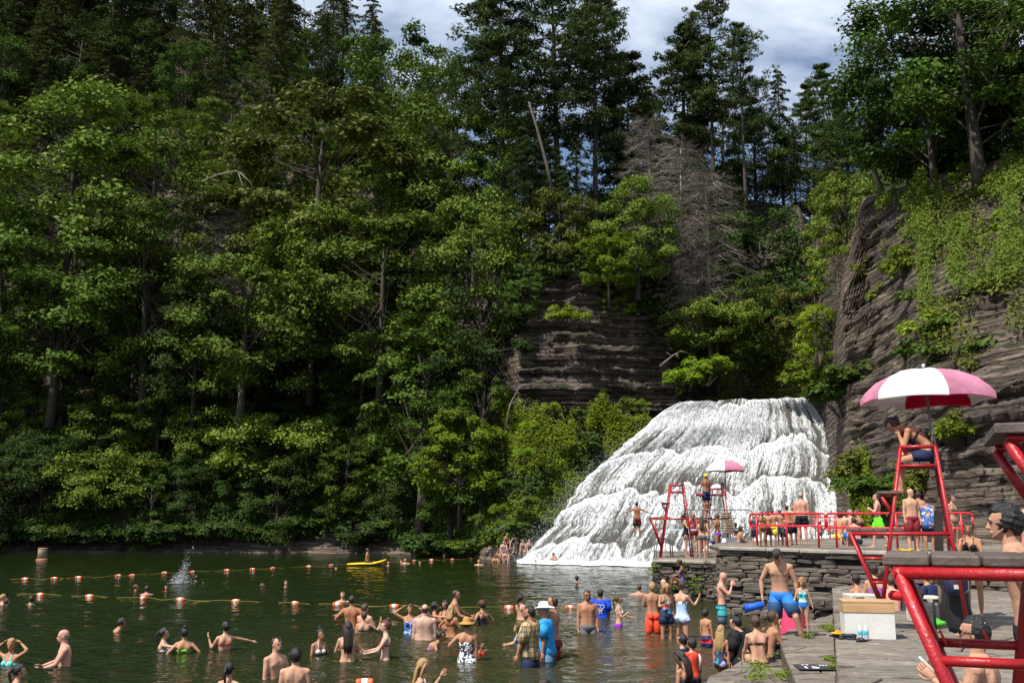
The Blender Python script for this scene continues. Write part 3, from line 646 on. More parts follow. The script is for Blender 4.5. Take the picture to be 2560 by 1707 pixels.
def make_broad(seed, R=4.0, H=10.0, base=3.0, m='broad', nl=44, ns=11, nlf=34, leaf=.25, asp=.62, drop=.35, col_h=1.0):
    """broad-leaved tree: trunk with limbs to every lobe, lobes built of flat leafy sprays"""
    rs = np.random.RandomState(seed); P = []; N = []; tr = MB(); lean = rs.randn(2) * .3
    top = Vector((lean[0], lean[1], H * .86)); pts = [Vector((0, 0, -1.2)), Vector((lean[0] * .1, lean[1] * .1, base)), Vector((lean[0] * .6, lean[1] * .6, H * .6)), top]
    r0 = H * .020; tr.tube(pts, [r0 * 1.3, r0, r0 * .6, r0 * .15], 8)
    cz = base + (H - base) * .52
    for k in range(nl):
        th = rs.rand() * 2 * pi + k * 2.399; ph = math.acos(1 - 1.92 * ((k + .5) / nl)); rr = .50 + .55 * rs.rand()**.7
        c = np.array([R * sin(ph)**.6 * cos(th) * rr, R * sin(ph)**.6 * sin(th) * rr, cz + (H - base) * .5 * cos(ph) * (.62 + .38 * rr)])
        lr = R * (.17 + .17 * rs.rand())
        s0 = pts[1].lerp(pts[2], rs.rand()) if c[2] < H * .75 else pts[2].lerp(top, rs.rand() * .6)
        tr.tube([s0, s0.lerp(Vector(c), .5) + Vector((0, 0, -.15)), Vector(c)], [r0 * .24, r0 * .15, r0 * .05], 5, False)
        for q in range(ns):
            d = rs.randn(3); d[2] = abs(d[2]) * .8 - .30; d /= np.linalg.norm(d); out = c - np.array([0, 0, cz]); out /= np.linalg.norm(out) + 1e-6
            d = d + .5 * out; d /= np.linalg.norm(d); sc = c + d * lr * (.55 + .5 * rs.rand()) * np.array([1, 1, .8])
            n = rs.randint(int(nlf * .6), int(nlf * 1.3)); a = rs.rand(n) * 2 * pi; r = lr * .52 * np.sqrt(rs.rand(n))
            hor = np.array([d[0], d[1], 0]); hl = np.linalg.norm(hor) + 1e-6; hor /= hl
            L_ = np.stack([r * np.cos(a), r * np.sin(a), -drop * r * (0.5 + rs.rand(n)) + .15 * rs.randn(n) * lr], 1)
            L_ += hor * (r * np.cos(a - math.atan2(hor[1], hor[0])))[:, None] * .35
            P.append(sc + L_); nn = np.array([0, 0, .8]) + d * .8; N.append(nn + rs.randn(n, 3) * .55)
    return tr.mesh("trunk", M_BARK), crown_mesh("crown", np.concatenate(P), np.concatenate(N), leaf, asp, rs, LM[m])

def make_pine(seed, H=22, R=4.2, base=.42, m='pine', n_wh=15, leaf=.34, irregular=.35, dense=1.0):
    """white pine: bare lower trunk, level branches in whorls carrying flat plumes of needles"""
    rs = np.random.RandomState(seed); P = []; N = []; S = []; tr = MB(); r0 = H * .011
    bend = rs.randn(2) * .35
    f = lambda t: Vector((bend[0] * t * t, bend[1] * t * t, H * t))
    tr.tube([Vector((0, 0, -1.5)), f(.05), f(.35), f(.7), f(.9), f(1.0)], [r0 * 1.3, r0 * 1.1, r0 * .85, r0 * .5, r0 * .22, r0 * .05], 8)
    for w_ in range(n_wh):
        t = base + (1 - base) * (w_ / (n_wh - 1))**.9 * .97; z = H * t
        if w_ < 3: k = rs.randint(2, 4)
        else: k = rs.randint(3, 6)
        env = R * (1 - ((t - base) / (1 - base + .04))**1.7) * (.75 if w_ < 2 else 1)
        th0 = rs.rand() * 6.28
        for b in range(k):
            th = th0 + b * 2 * pi / k + rs.randn() * .35; Lb = env * (1 + irregular * rs.randn() * .8); Lb = max(Lb, .5)
            d = np.array([cos(th), sin(th), 0]); up = .08 + .5 * (t - base)**2 + .06 * rs.randn(); s0 = np.array(f(t))
            tip = s0 + d * Lb + np.array([0, 0, Lb * up]); mid = s0 + d * Lb * .5 + np.array([0, 0, Lb * up * .3])
            tr.tube([s0, mid, tip], [r0 * .28, r0 * .16, .01], 5, False)
            npl = int(5 + Lb * 3.4 * dense)
            for q in range(npl):
                u_ = .25 + .8 * rs.rand()**.75; side = rs.randn() * .26 * Lb * (.35 + .65 * (1 - abs(u_ - .7)))
                c = s0 + (tip - s0) * u_ + np.array([-d[1], d[0], 0]) * side + np.array([0, 0, .12 + .1 * rs.rand()]) + (mid - (s0 + tip) / 2) * (1 - abs(2 * u_ - 1))
                n = int(28 * (.7 + .6 * rs.rand())); pr = .30 + .22 * rs.rand()
                a = rs.rand(n) * 6.28; r = pr * np.sqrt(rs.rand(n))
                P.append(c + np.stack([r * np.cos(a), r * np.sin(a), .15 * rs.randn(n) * (1 - r / .6) + .25 * r], 1)); N.append(np.array([0, 0, .7]) + rs.randn(n, 3) * .6)
    return tr.mesh("trunk", M_BARK), crown_mesh("crown", np.concatenate(P), np.concatenate(N), leaf, .27, rs, LM[m])

def make_hemlock(seed, H=15, R=3.2, base=.12, m='hemlock', nb=95, leaf=.25):
    """hemlock: narrow, feathery, tiers of drooping fine sprays down to near the ground"""
    rs = np.random.RandomState(seed); P = []; N = []; tr = MB(); r0 = H * .012
    tr.tube([(0, 0, -1.2), (0, 0, H * .5), (rs.randn() * .1, 0, H)], [r0, r0 * .6, .02], 7)
    for b in range(nb):
        t = base + (1 - base) * ((b + rs.rand()) / nb); env = R * (1 - ((t - base) / (1.02 - base)))**.75 * (.6 + .6 * rs.rand()) + .25
        th = b * 2.399 + rs.randn() * .3; d = np.array([cos(th), sin(th), 0]); s0 = np.array([0, 0, H * t])
        if b % 2 == 0: tr.tube([s0, s0 + d * env * .9 + np.array([0, 0, -.12 * env])], [.035, .01], 4, False)
        n = int(50 + env * 55); u_ = rs.rand(n)**.7; sd = rs.randn(n) * .20 * env * (1.1 - u_)
        c = s0 + d * (u_ * env)[:, None] + np.array([-d[1], d[0], 0]) * sd[:, None]
        c[:, 2] += .25 * env * np.sin(u_ * 2.2) * .5 - .30 * env * u_**2 - .25 * np.abs(sd) + .06 * rs.randn(n)
        P.append(c); N.append(np.array([0, 0, 1.0]) + d * .45 + rs.randn(n, 3) * .42)
    return tr.mesh("trunk", M_BARK), crown_mesh("crown", np.concatenate(P), np.concatenate(N), leaf, .34, rs, LM[m])

def make_dead(seed, H=13, R=3.0, nb=60, m='brown', trunk_only=False):
    """dead tree: pale trunk, fine bare branches and twigs drooping outward"""
    rs = np.random.RandomState(seed); tr = MB(); tw = MB(); r0 = H * .010
    tr.tube([(0, 0, -1), (.1, 0, H * .5), (.05, .1, H)], [r0 * 1.2, r0 * .7, .015], 7)
    for b in range(nb):
        t = .15 + .85 * (b + rs.rand()) / nb; env = R * (1.03 - t)**.3 * min(1, .35 + 1.6 * t) * (.4 + .8 * rs.rand()); th = b * 2.399 + rs.randn() * .4
        d = Vector((cos(th), sin(th), .05)); s0 = Vector((.06, .05 * t, H * t)); p1 = s0 + d * env * .55 + Vector((0, 0, .12 * env)); p2 = s0 + d * env + Vector((0, 0, -.2 * env))
        tr.tube([s0, p1, p2], [.035, .022, .008], 4, False)
        for q in range(0 if trunk_only else 17):
            c = s0.lerp(p1, rs.rand()) if rs.rand() < .35 else p1.lerp(p2, rs.rand()); l = .35 + .6 * rs.rand()
            e = d * .6 + Vector((rs.randn() * .7, rs.randn() * .7, rs.randn() * .35 - .15)); e.normalize()
            c2 = c + e * l; tw.tube([c, c2], [.012, .004], 3, False)
            for z in range(3):
                e2 = (e + Vector((rs.randn() * .6, rs.randn() * .6, rs.randn() * .5))).normalized(); c3 = c.lerp(c2, .3 + .6 * rs.rand()); tw.tube([c3, c3 + e2 * l * .55], [.008, .003], 3, False)
    return tr.mesh("trunk", M_PALEBARK), tw.mesh("twigs", LM[m], False) if not trunk_only else None

def make_bush(seed, R=1.2, H=1.5, m='lime', n=2600, leaf=.17, asp=.6):
    rs = np.random.RandomState(seed); k = 16; C = rs.randn(k, 3) * np.array([R * .45, R * .45, 0]); C[:, 2] = H * (.25 + .5 * rs.rand(k)); st = MB()
    for c in C: st.tube([(c[0] * .2, c[1] * .2, -.2), tuple(c)], [.025, .008], 4, False)
    i = rs.randint(0, k, n); d = rs.randn(n, 3); d[:, 2] = np.abs(d[:, 2]) * .9 - .2; d /= np.linalg.norm(d, axis=1, keepdims=True)
    P = C[i] + d * (R * .38 * rs.rand(n)**.4)[:, None] * np.array([1, 1, H / R * .7]); return st.mesh("stems", M_BARK), crown_mesh("foliage", P, d + np.array([0, 0, .9]) + rs.randn(n, 3) * .4, leaf, asp, rs, LM[m])

KIND = {}
for s, m_, lf in ((1, 'broad', .27), (2, 'light', .29), (3, 'broad', .24), (4, 'olive', .30), (5, 'deep', .25), (6, 'light', .25)):
    KIND['broad%d' % s] = make_broad(s, R=3.6 + .25 * (s % 3), H=9.5 + .8 * (s % 4), base=1.0, m=m_, leaf=lf * .88, nl=42 + s % 4, drop=.25 + .1 * (s % 3))
KIND['column1'] = make_broad(11, R=2.5, H=11, base=.6, m='broad', leaf=.22, nl=46, ns=9, drop=.5)
KIND['spread1'] = make_broad(12, R=4.6, H=8.5, base=3.4, m='light', leaf=.27, nl=36, ns=13, drop=.22)
KIND['bright1'] = make_broad(13, R=3.0, H=7.5, base=1.5, m='lime', leaf=.25, nl=34, ns=10, drop=.3)
for s in (1, 2, 3): KIND['hemlock%d' % s] = make_hemlock(20 + s, H=15 + s, R=3.1 + .3 * s)
KIND['pine1'] = make_pine(31, 24, 4.4, .36, n_wh=17); KIND['pine2'] = make_pine(32, 22, 4.8, .40, n_wh=14, irregular=.5); KIND['pine3'] = make_pine(33, 16, 3.0, .42, n_wh=10)
KIND['dead1'] = make_dead(41, 14, 3.6, 120); KIND['dead2'] = make_dead(42, 10, 3.0, 80)
KIND['bush4'] = make_bush(54, 1.4, 1.3, 'deep'); KIND['bush1'] = make_bush(51); KIND['bush2'] = make_bush(52, 1.3, 1.2, 'broad'); KIND['bush3'] = make_bush(53, 1.0, 1.7, 'olive', 2000, .15)  # bush4 has dark leaves to put shoreline shade into the colour

NTREE = [0]
def tree(kind, label, loc, s=1.0, rz=None, cat="tree", group=None, tilt=(0, 0), sz=None, name=None):
    NTREE[0] += 1; rz = NTREE[0] * 2.13 if rz is None else rz
    nm = name or ({'pin': 'pine_tree', 'hem': 'hemlock_tree', 'dea': 'dead_tree', 'bus': 'shrub'}.get(kind[:3], 'leafy_tree'))
    o = thing(nm, label, cat, loc, rz, group); o.scale = (s, s, sz or s); o.rotation_euler = (tilt[0], tilt[1], rz)
    a, b = KIND[kind]; an, bn = ('stems', 'foliage') if kind[:3] == 'bus' else ('trunk', 'crown')
    if kind[:3] == 'dea': bn = 'twigs'
    link(an, a, o); 
    if b is not None: link(bn, b, o)
    return o
def at_terr(u, Y, sink=.3):
    """standing place on the slope: bearing given by the photograph column u"""
    z = 10.0
    for _ in range(6):
        X = (u - 1280) * (Y * cos(PITCH) + (z - EYE) * sin(PITCH)) / FPX; z = terr(X, Y)
    return (X, Y, z - sink)

# --- the wooded left slope: rows of trees climbing from the pool to the rim
TR = random.Random(4)
HW = lambda u: "at the far left edge" if u < 60 else "above the white cylinder buoy" if u < 220 else "left of the bare dead branch" if u < 460 else "above the splash" if u < 640 else "left of centre" if u < 800 else "above the yellow board" if u < 960 else "right of the yellow board" if u < 1100 else "beside the mid cliff"
ROWN = ["in the lowest row over the water", "in the second row up from the pool", "in the third row up the slope", "in the fourth row, half-way up the slope", "in the fifth row, high on the slope", "in the sixth row near the rim", "on the rim at the top of the picture"]
rows = [(88.5, 120, ['broad5', 'hemlock2', 'broad5', 'column1', 'broad3', 'broad5']), (91.5, 150, ['broad1', 'broad5', 'column1', 'broad3', 'spread1', 'broad2']), (97, 150, ['broad2', 'broad1', 'broad3', 'column1', 'broad6', 'broad5']),  # lowest row: dark leaf kinds picked to put the bank's shade into the colour
        (104, 140, ['broad1', 'broad6', 'broad3', 'broad2', 'hemlock1', 'broad5']), (112, 128, ['broad3', 'hemlock2', 'broad4', 'broad1', 'hemlock1']),
        (121, 118, ['hemlock1', 'broad3', 'broad5', 'hemlock2', 'broad1', 'broad6']), (130, 112, ['hemlock2', 'broad1', 'hemlock3', 'broad3', 'broad5']), (141, 110, ['hemlock3', 'hemlock1', 'broad5', 'hemlock2']), (149, 105, ['broad5', 'hemlock1', 'hemlock2', 'broad1']), (157, 100, ['hemlock3', 'broad5', 'hemlock1'])]
SZ = {'broad1': 'full leafy tree with rounded crown', 'broad2': 'bright green spreading maple', 'broad3': 'dense mid-green tree', 'broad4': 'yellowish green leafy tree', 'broad5': 'dark green shaded tree', 'broad6': 'fresh green tree with loose crown', 'column1': 'narrow tall leafy tree', 'spread1': 'low wide tree with layered sprays', 'hemlock1': 'dark feathery hemlock', 'hemlock2': 'brownish green hemlock', 'hemlock3': 'tall dark hemlock', 'bright1': 'bright lime leafy tree'}
ORD = ['first', 'second', 'third', 'fourth', 'fifth', 'sixth', 'seventh', 'eighth', 'ninth', 'tenth', 'eleventh', 'twelfth', 'thirteenth', 'fourteenth', 'fifteenth', 'sixteenth', 'seventeenth', 'eighteenth', 'nineteenth', 'twentieth']
for ri, (Yr, sp, kinds) in enumerate(rows):
    u = -110 + (ri % 2) * sp * .5; i = 0; names = []; umax = [1060, 1080, 1100, 1120, 1150, 1100, 1020, 960, 880, 840][ri]
    while u < umax:
        uu = u + TR.uniform(-.28, .28) * sp; Y = Yr + TR.uniform(-2.2, 2.2) - (max(0, uu - 950) * .035 if ri < 5 else 0); k = kinds[(i * 5 + ri * 2 + TR.randint(0, 1)) % len(kinds)]
        s = TR.uniform(.8, 1.22) * (.72 if ri == 0 else 1.25 if ri > 6 else 1)
        loc = at_terr(uu, Y)
        if k[:3] != 'hem' and ri < 4: loc = (loc[0], loc[1] - 1.0, loc[2] - TR.uniform(0.5, 2.0))
        tree(k, "%s, %s from the left in the %s row up" % (SZ[k], ORD[min(i, 19)], ORD[ri]), loc, s, group="trees on the wooded slope")
        i += 1; u += sp

for i_, (u_, Y_) in enumerate([(-40, 143), (20, 137), (70, 142), (110, 136), (-10, 150), (50, 152), (110, 150), (150, 145), (0, 131), (80, 130), (190, 134), (260, 130), (330, 134), (230, 140), (300, 141)]): tree('hemlock%d' % (1 + i_ % 3) if i_ % 2 else 'broad5', 'dark tree high in the upper left corner, %s of its cluster' % ORD[i_], at_terr(u_, Y_), 1.25, group='dark trees in the upper left corner')
# young trees crowding the gaps between the rows, down to the soil
i = 0
for ri, Yr in enumerate((87.0, 94, 101, 108, 116, 125, 135, 146)):
    u = -120 + (ri % 2) * 60; i = 0
    while u < (1100 if ri < 6 else 980):
        uu = u + TR.uniform(-30, 30); loc = at_terr(uu, Yr + TR.uniform(-2, 2) - (max(0, uu - 950) * .035 if ri < 5 else 0), 1.2); kk = ['broad3', 'broad5', 'column1', 'broad1', 'broad6', 'bright1' if 1 < ri < 4 else 'hemlock2'][(i * 3 + ri + TR.randint(0, 2)) % 6]; kk = 'broad5' if ri == 0 and kk in ('broad6', 'broad1') else kk  # bottom layer swaps to dark leaves, their colour standing in for deep shadow
        tree(kk, "%s understorey tree, %s from the left in layer %s" % ({'broad3': 'mid-green', 'broad5': 'dark', 'column1': 'narrow', 'broad1': 'rounded', 'broad6': 'fresh green', 'bright1': 'lime', 'hemlock2': 'conifer'}[kk], ORD[min(i, 19)], ORD[ri]), loc, TR.uniform(.5, .78), group="young trees between the rows", sz=TR.uniform(.6, .85)); i += 1; u += 118
# --- single trees that stand out, placed where the photograph shows them
def top_tree(kind, label, u, vtop, Y, z0, baseH, rz=None, tilt=(0, 0), cat="tree", wide=1.0, group=None):
    """tree of natural height baseH scaled so that its top is seen at u, vtop and its foot stands at z0"""
    p = px(u, vtop, Y); s = max(.2, (p.z - z0) / baseH); return tree(kind, label, (p.x, Y, z0), s * wide, rz, tilt=tilt, sz=s, cat=cat, group=group)
top_tree('broad4', "olive-gold leafy tree catching the sun left of centre, branches reaching left", 800, 250, 97, 24, 10.3, wide=1.15)
top_tree('broad2', "sunlit maple with big rounded crown at the upper left", 200, 290, 95, 24, 10.7, wide=1.15)
top_tree('broad6', "sunlit tree right of the big maple on the left slope", 395, 350, 95, 22, 10.7, wide=1.0)
top_tree('light1' if 'light1' in KIND else 'broad2', "light green bushy tree right of centre under the pines", 1130, 270, 95, 28, 10.7, wide=1.0)
top_tree('broad6', "pale green tree below the leaning pine", 1250, 330, 88, 24, 10.7, wide=.9)
top_tree('broad1', "round tree rising to the skyline left of the first pine", 990, 105, 122, 44, 10.3, wide=1.0)
top_tree('broad2', "yellow-green treetop against the sky left of the tall pines", 1085, 165, 108, 38, 10.7, wide=.9)
top_tree('column1', "tall narrow tree over the dark water left of the waterfall bank", 1060, 760, 79, 3.0, 11, wide=1.1)
top_tree('broad3', "tree with drooping boughs hanging over the water right of the dark gap", 1130, 1020, 75, 1.0, 11.0, wide=1.0)
top_tree('bright1', "small bright sapling lit at the dark foot of the slope", 1150, 1050, 73, 3.0, 7.5)
top_tree('spread1', "sapling with layered sprays leaning out at the left shore", 250, 1140, 88, 1.0, 8.5, wide=1.1)
top_tree('broad2', "leafy tree lit from above right of the bare branch", 620, 640, 88, 12, 10.7, wide=1.1)
top_tree('broad1', "rounded tree in the middle of the slope", 960, 560, 86, 14, 10.3, wide=1.1)
top_tree('broad6', "tree with fresh foliage beside the mid cliff", 1190, 540, 82, 14, 10.7, wide=.95)
top_tree('broad5', "dark tree hiding the left end of the mid cliff", 1205, 690, 78, 9, 10.3, wide=.85)
top_tree('column1', "shaggy dark tree at the left of the mossy bank", 1205, 930, 74, 3.0, 11.0, wide=.8)
top_tree('broad1', "rounded tree below the big maple, hiding its trunk", 165, 560, 91, 13, 10.3, wide=1.05)
top_tree('broad3', "mid-green tree below the sunlit tree on the left slope", 385, 590, 91, 13, 11, wide=1.0)
top_tree('broad6', "fresh green tree below the olive-gold tree", 790, 540, 92, 15, 10.7, wide=1.0)
top_tree('broad5', "dark tree in front of the dark gap on the left slope", 500, 700, 90, 12, 10.3, wide=.9)
top_tree('broad3', "mid-green tree low at the left edge of the picture", 30, 640, 91, 12, 11, wide=1.0)
# pines along the rim
top_tree('pine1', "leftmost tall white pine against the sky, long branches pointing left", 1255, -60, 86, 23.5, 24, rz=.3, wide=1.15)
top_tree('pine2', "dense tall white pine second from the left on the skyline", 1390, -120, 90, 24, 22, rz=1.2, wide=1.0)
top_tree('pine1', "dense dark pine with shelving branches third from the left", 1480, -60, 88, 24, 24, rz=2.4, wide=.82)
top_tree('pine3', "lower pine filling the gap between the dense tall pines", 1560, 150, 92, 25, 16, rz=0.7)
top_tree('pine2', "tallest pine right of the sky gap with straight bare trunk", 1765, -40, 94, 30, 22, rz=4.1, wide=.76)
top_tree('pine3', "slim pine just left of the tallest straight pine", 1695, 75, 96, 32, 16, rz=2.0, wide=1.2)
top_tree('pine2', "pine with level branches just right of the tallest straight pine", 1845, 60, 92, 30, 22, rz=5.3, wide=.68)
top_tree('pine3', "small distant pine on the skyline above the right gorge", 2052, 165, 118, 40, 16, rz=3.0, wide=.9)
top_tree('pine3', "small pine top beside the distant skyline pine", 2005, 220, 115, 40, 16, rz=1.4)
top_tree('pine3', "thin pine tip at the right end of the skyline gap", 2110, 235, 112, 38, 16, rz=4.4)
# stand of bare trunks on the cliff top
for i, (u, Y, vt, kd) in enumerate([(1300, 80, 330, 'pine3'), (1322, 82, 380, 'pine3'), (1345, 80, 400, 'hemlock1'), (1372, 83, 360, 'pine3'), (1395, 81, 420, 'pine3'), (1285, 84, 400, 'hemlock2')]):
    if kd[:3] == 'hem': continue
    top_tree(kd, ["slender trunk at the left of the stand on the cliff top", "second slender trunk of the stand on the cliff top", "", "fourth slender trunk of the stand on the cliff top", "slender trunk at the right of the stand on the cliff top", ""][i], u, vt, Y, 22.5, 16, group="slender trunks on the cliff top", wide=.8)
o = link("leaning_trunk", MB().tube([px(1385, 500, 80), px(1366, 410, 80), px(1342, 320, 80.5), px(1322, 255, 81)], [.16, .14, .11, .07], 8).mesh("leaning_trunk", mat('grey_bark', (.075, .062, .052), .9, .3, 4))); tag(o, "bare grey trunk leaning left under the tall pines", "tree trunk")
# trees of the middle gorge, over and behind the mid cliff
mid = [('hemlock1', 1440, 330, 86, 24, 16, "olive hemlock behind the cliff top, left of the bare trees"), ('hemlock2', 1540, 250, 90, 25, 17, "hemlock under the dense pines"), ('broad4', 1400, 470, 79, 22.5, 10.3, "yellowish bush-like tree above the cliff"),
       ('hemlock3', 1650, 330, 96, 28, 18, "hemlock between the bare tree and the tallest pine"), ('broad2', 1590, 480, 76, 20.5, 10.7, "bright green tree on the cliff edge with the sun on it"), ('bright1', 1520, 590, 75, 19.5, 7.5, "bright green foliage hanging over the cliff edge"),
       ('hemlock1', 1900, 300, 100, 36, 16, "dark hemlock below the skyline right of the tall pines"), ('hemlock2', 1980, 320, 98, 33, 17, "dark hemlock on the shaded gorge slope"), ('hemlock3', 2060, 330, 96, 32, 18, "brownish hemlock at the right gorge rim"),
       ('hemlock2', 1780, 420, 92, 27, 17, "shaded hemlock straight above the waterfall"), ('hemlock1', 1860, 480, 90, 24, 16, "hemlock in deep shade above the waterfall's right half"), ('hemlock3', 1960, 520, 89, 21, 18, "hemlock in the dark hollow right of the waterfall top"),
       ('broad5', 1900, 560, 87, 17, 10.3, "dark leafy tree in the gorge hollow"), ('broad3', 1840, 690, 78, 13.0, 11.0, "tree with layered sunlit sprays above the waterfall lip"), ('spread1', 1790, 760, 77, 13.0, 8.5, "small layered tree over the left part of the waterfall lip"),
       ('hemlock2', 1700, 520, 84, 22, 17, "hemlock behind the pale bare tree"), ('broad1', 2110, 330, 100, 36, 10.3, "leafy treetop at the right gorge rim"), ('broad3', 2170, 350, 82, 30, 11, "grey-green tree on the right rim"),
       ('hemlock1', 2180, 300, 90, 32, 16, "olive hemlock on the right rim, left of the bare snag"), ('broad6', 2150, 540, 66, 22, 10.7, "yellow-green tree hanging at the top of the right cliff"), ('bright1', 2090, 620, 70, 18, 7.5, "bright tree leaning out beside the right cliff"),
       ('hemlock3', 2270, 240, 84, 28, 18, "tall olive hemlock above the right cliff"), ('hemlock2', 2360, 200, 80, 27, 17, "hemlock right of the bare snag above the cliff"), ('bright1', 2060, 770, 68, 12.5, 7.5, "lime bush-like tree at the right corner of the waterfall top"), ('broad4', 2030, 690, 72, 14, 10.3, "yellow-green tree beside the right cliff foot"),
       ('broad5', 1720, 300, 104, 40, 10.3, "dark treetop behind the tallest pine's trunk"), ('broad1', 1600, 330, 104, 34, 10.3, "dark treetop between the pine groups"), ('broad1', 1830, 400, 104, 38, 10.3, "dark leafy crown behind the pine trunks")]
for k, u, vt, Y, z0, bh, lb in mid: top_tree(k, lb, u, vt, Y, z0, bh)
# dark undergrowth trees filling the shaded hollow
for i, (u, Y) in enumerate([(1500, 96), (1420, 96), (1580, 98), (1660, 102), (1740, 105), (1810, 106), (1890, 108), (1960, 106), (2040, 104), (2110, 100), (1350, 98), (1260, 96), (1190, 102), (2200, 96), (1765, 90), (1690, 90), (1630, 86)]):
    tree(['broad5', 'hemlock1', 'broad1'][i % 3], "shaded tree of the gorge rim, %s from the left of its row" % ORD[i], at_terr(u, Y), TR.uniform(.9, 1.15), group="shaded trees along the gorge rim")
top_tree('broad6', "fresh green tree clinging left of the right cliff face", 2110, 470, 68, 17, 10.7, wide=.8)
top_tree('broad4', "olive tree on the slope between gorge and right cliff", 2140, 420, 72, 21, 10.3, wide=.9)
top_tree('hemlock1', "hemlock leaning out at the gorge's right corner", 2085, 400, 76, 20, 16)
# bare trees
top_tree('dead1', "bare pale dead tree with long drooping branches above the waterfall", 1760, 440, 78, 14.5, 14, wide=1.15)
top_tree('dead1', "broad fan of fine bare brown twigs left of the pale dead tree", 1620, 300, 84, 24.5, 14, rz=1.0, wide=1.05)
top_tree('dead2', "smaller bare tree with hanging twigs above the cliff", 1700, 370, 80, 20, 10, wide=1.2)
top_tree('dead1', "broad grey-brown bare crown spreading right over the waterfall", 1735, 560, 77.5, 17, 14, rz=3.3, wide=.95)
top_tree('dead2', "bare bush-like tree beside the right cliff", 2090, 640, 66, 16, 10, rz=.4)
top_tree('dead2', "grey bare tree in the dark gap of the left slope", 570, 520, 96, 20, 10, wide=1.3)
top_tree('dead2', "faint bare tree at the foot of the dark gap", 600, 640, 94, 15, 10, rz=2)
m = MB(); pts = [px(2207, 490, 60), px(2190, 440, 60), px(2170, 380, 60), px(2158, 345, 60)]; m.tube(pts, [.22, .17, .11, .03], 7)
for (u, v, du, dv) in ((2180, 410, -50, -20), (2186, 425, -60, -45), (2172, 385, 18, -30), (2183, 415, 22, -12)): m.tube([px(u, v, 60), px(u + du * .5, v + dv * .3, 59.8), px(u + du, v + dv, 59.6)], [.05, .035, .01], 5)
tag(m.build("bare_snag", M_PALEBARK), "pale leaning bare snag at the top of the right cliff", "dead tree")
def limb(label, pts, r, tw, name="bare_branch", m_=None):
    m = MB(); P = [px(*p) for p in pts]; m.tube(P, [r * (1 - .8 * i / (len(P) - 1)) for i in range(len(P))], 6)
    for t in tw: Q = [px(*p) for p in t]; m.tube(Q, [r * .4, r * .25, r * .08][:len(Q)] if len(Q) == 3 else [r * .4, r * .1], 5)
    tag(m.build(name, m_ or M_PALEBARK), label, "branch")
limb("pale crooked dead branch reaching out of the dark gap on the left slope", [(505, 455, 92), (545, 437, 91), (590, 427, 90.5), (615, 437, 90)], .10, [[(595, 430, 90.5), (605, 460, 90), (602, 485, 90)], [(600, 432, 90), (625, 455, 89.5), (637, 480, 89.5)], [(545, 437, 91), (530, 433, 91)]])
limb("arched bare branch over the left end of the mossy bank", [(1262, 1080, 71), (1275, 1010, 71), (1300, 965, 71), (1335, 955, 71)], .06, [[(1275, 1010, 71), (1300, 1000, 71), (1320, 1005, 71)], [(1265, 1060, 71), (1280, 1080, 71)]])
limb("fallen grey limb with side twigs against the cliff foot", [(1650, 915, 73.5), (1680, 890, 73), (1700, 878, 73)], .08, [[(1680, 890, 73), (1665, 880, 73)], [(1690, 884, 73), (1700, 897, 73)], [(1700, 878, 73), (1722, 882, 73)]])
limb("grey driftwood log wedged on the bank above the sitting bathers", [(1248, 1325, 68.3), (1275, 1302, 68.5), (1300, 1292, 68.8)], .12, [[(1262, 1315, 68.3), (1280, 1318, 68.2)], [(1275, 1302, 68.4), (1262, 1292, 68.4)]])
# big shading trees at the upper right, close to the viewer on the cliff top
top_tree('broad3', "large dark oak overhanging the top right corner", 2400, -120, 49, 20.5, 11, wide=1.25)
top_tree('broad5', "broad dark oak crown filling the gap at the top right", 2500, -40, 52, 21, 10.3, wide=1.2)
top_tree('broad1', "lower leafy tree under the oak on the right cliff top", 2440, 150, 53, 20.5, 10.3, wide=1.1)
top_tree('broad5', "shaded tree left of the lower leafy tree on the right cliff top", 2360, 130, 56, 21, 10.3, wide=1.1)
top_tree('broad5', "dark tree behind the overhanging oak at the top right", 2300, -30, 54, 21, 10.3, wide=1.0)
top_tree('broad3', "leafy tree at the right edge above the cliff", 2560, -20, 50, 22, 11.0)
top_tree('broad5', "dark tree reaching into the sky left of the big oak", 2260, 120, 58, 22, 10.3, wide=.9)
top_tree('broad2', "bright spray of leaves at the right edge of the picture", 2620, 200, 46, 20, 10.7, wide=.8)
top_tree('hemlock2', "dark conifer filling the upper right behind the oak", 2450, -60, 62, 25, 17, wide=1.2)
top_tree('broad1', "low shaded tree on the right cliff crest", 2330, 230, 60, 23, 10.3, wide=.9)
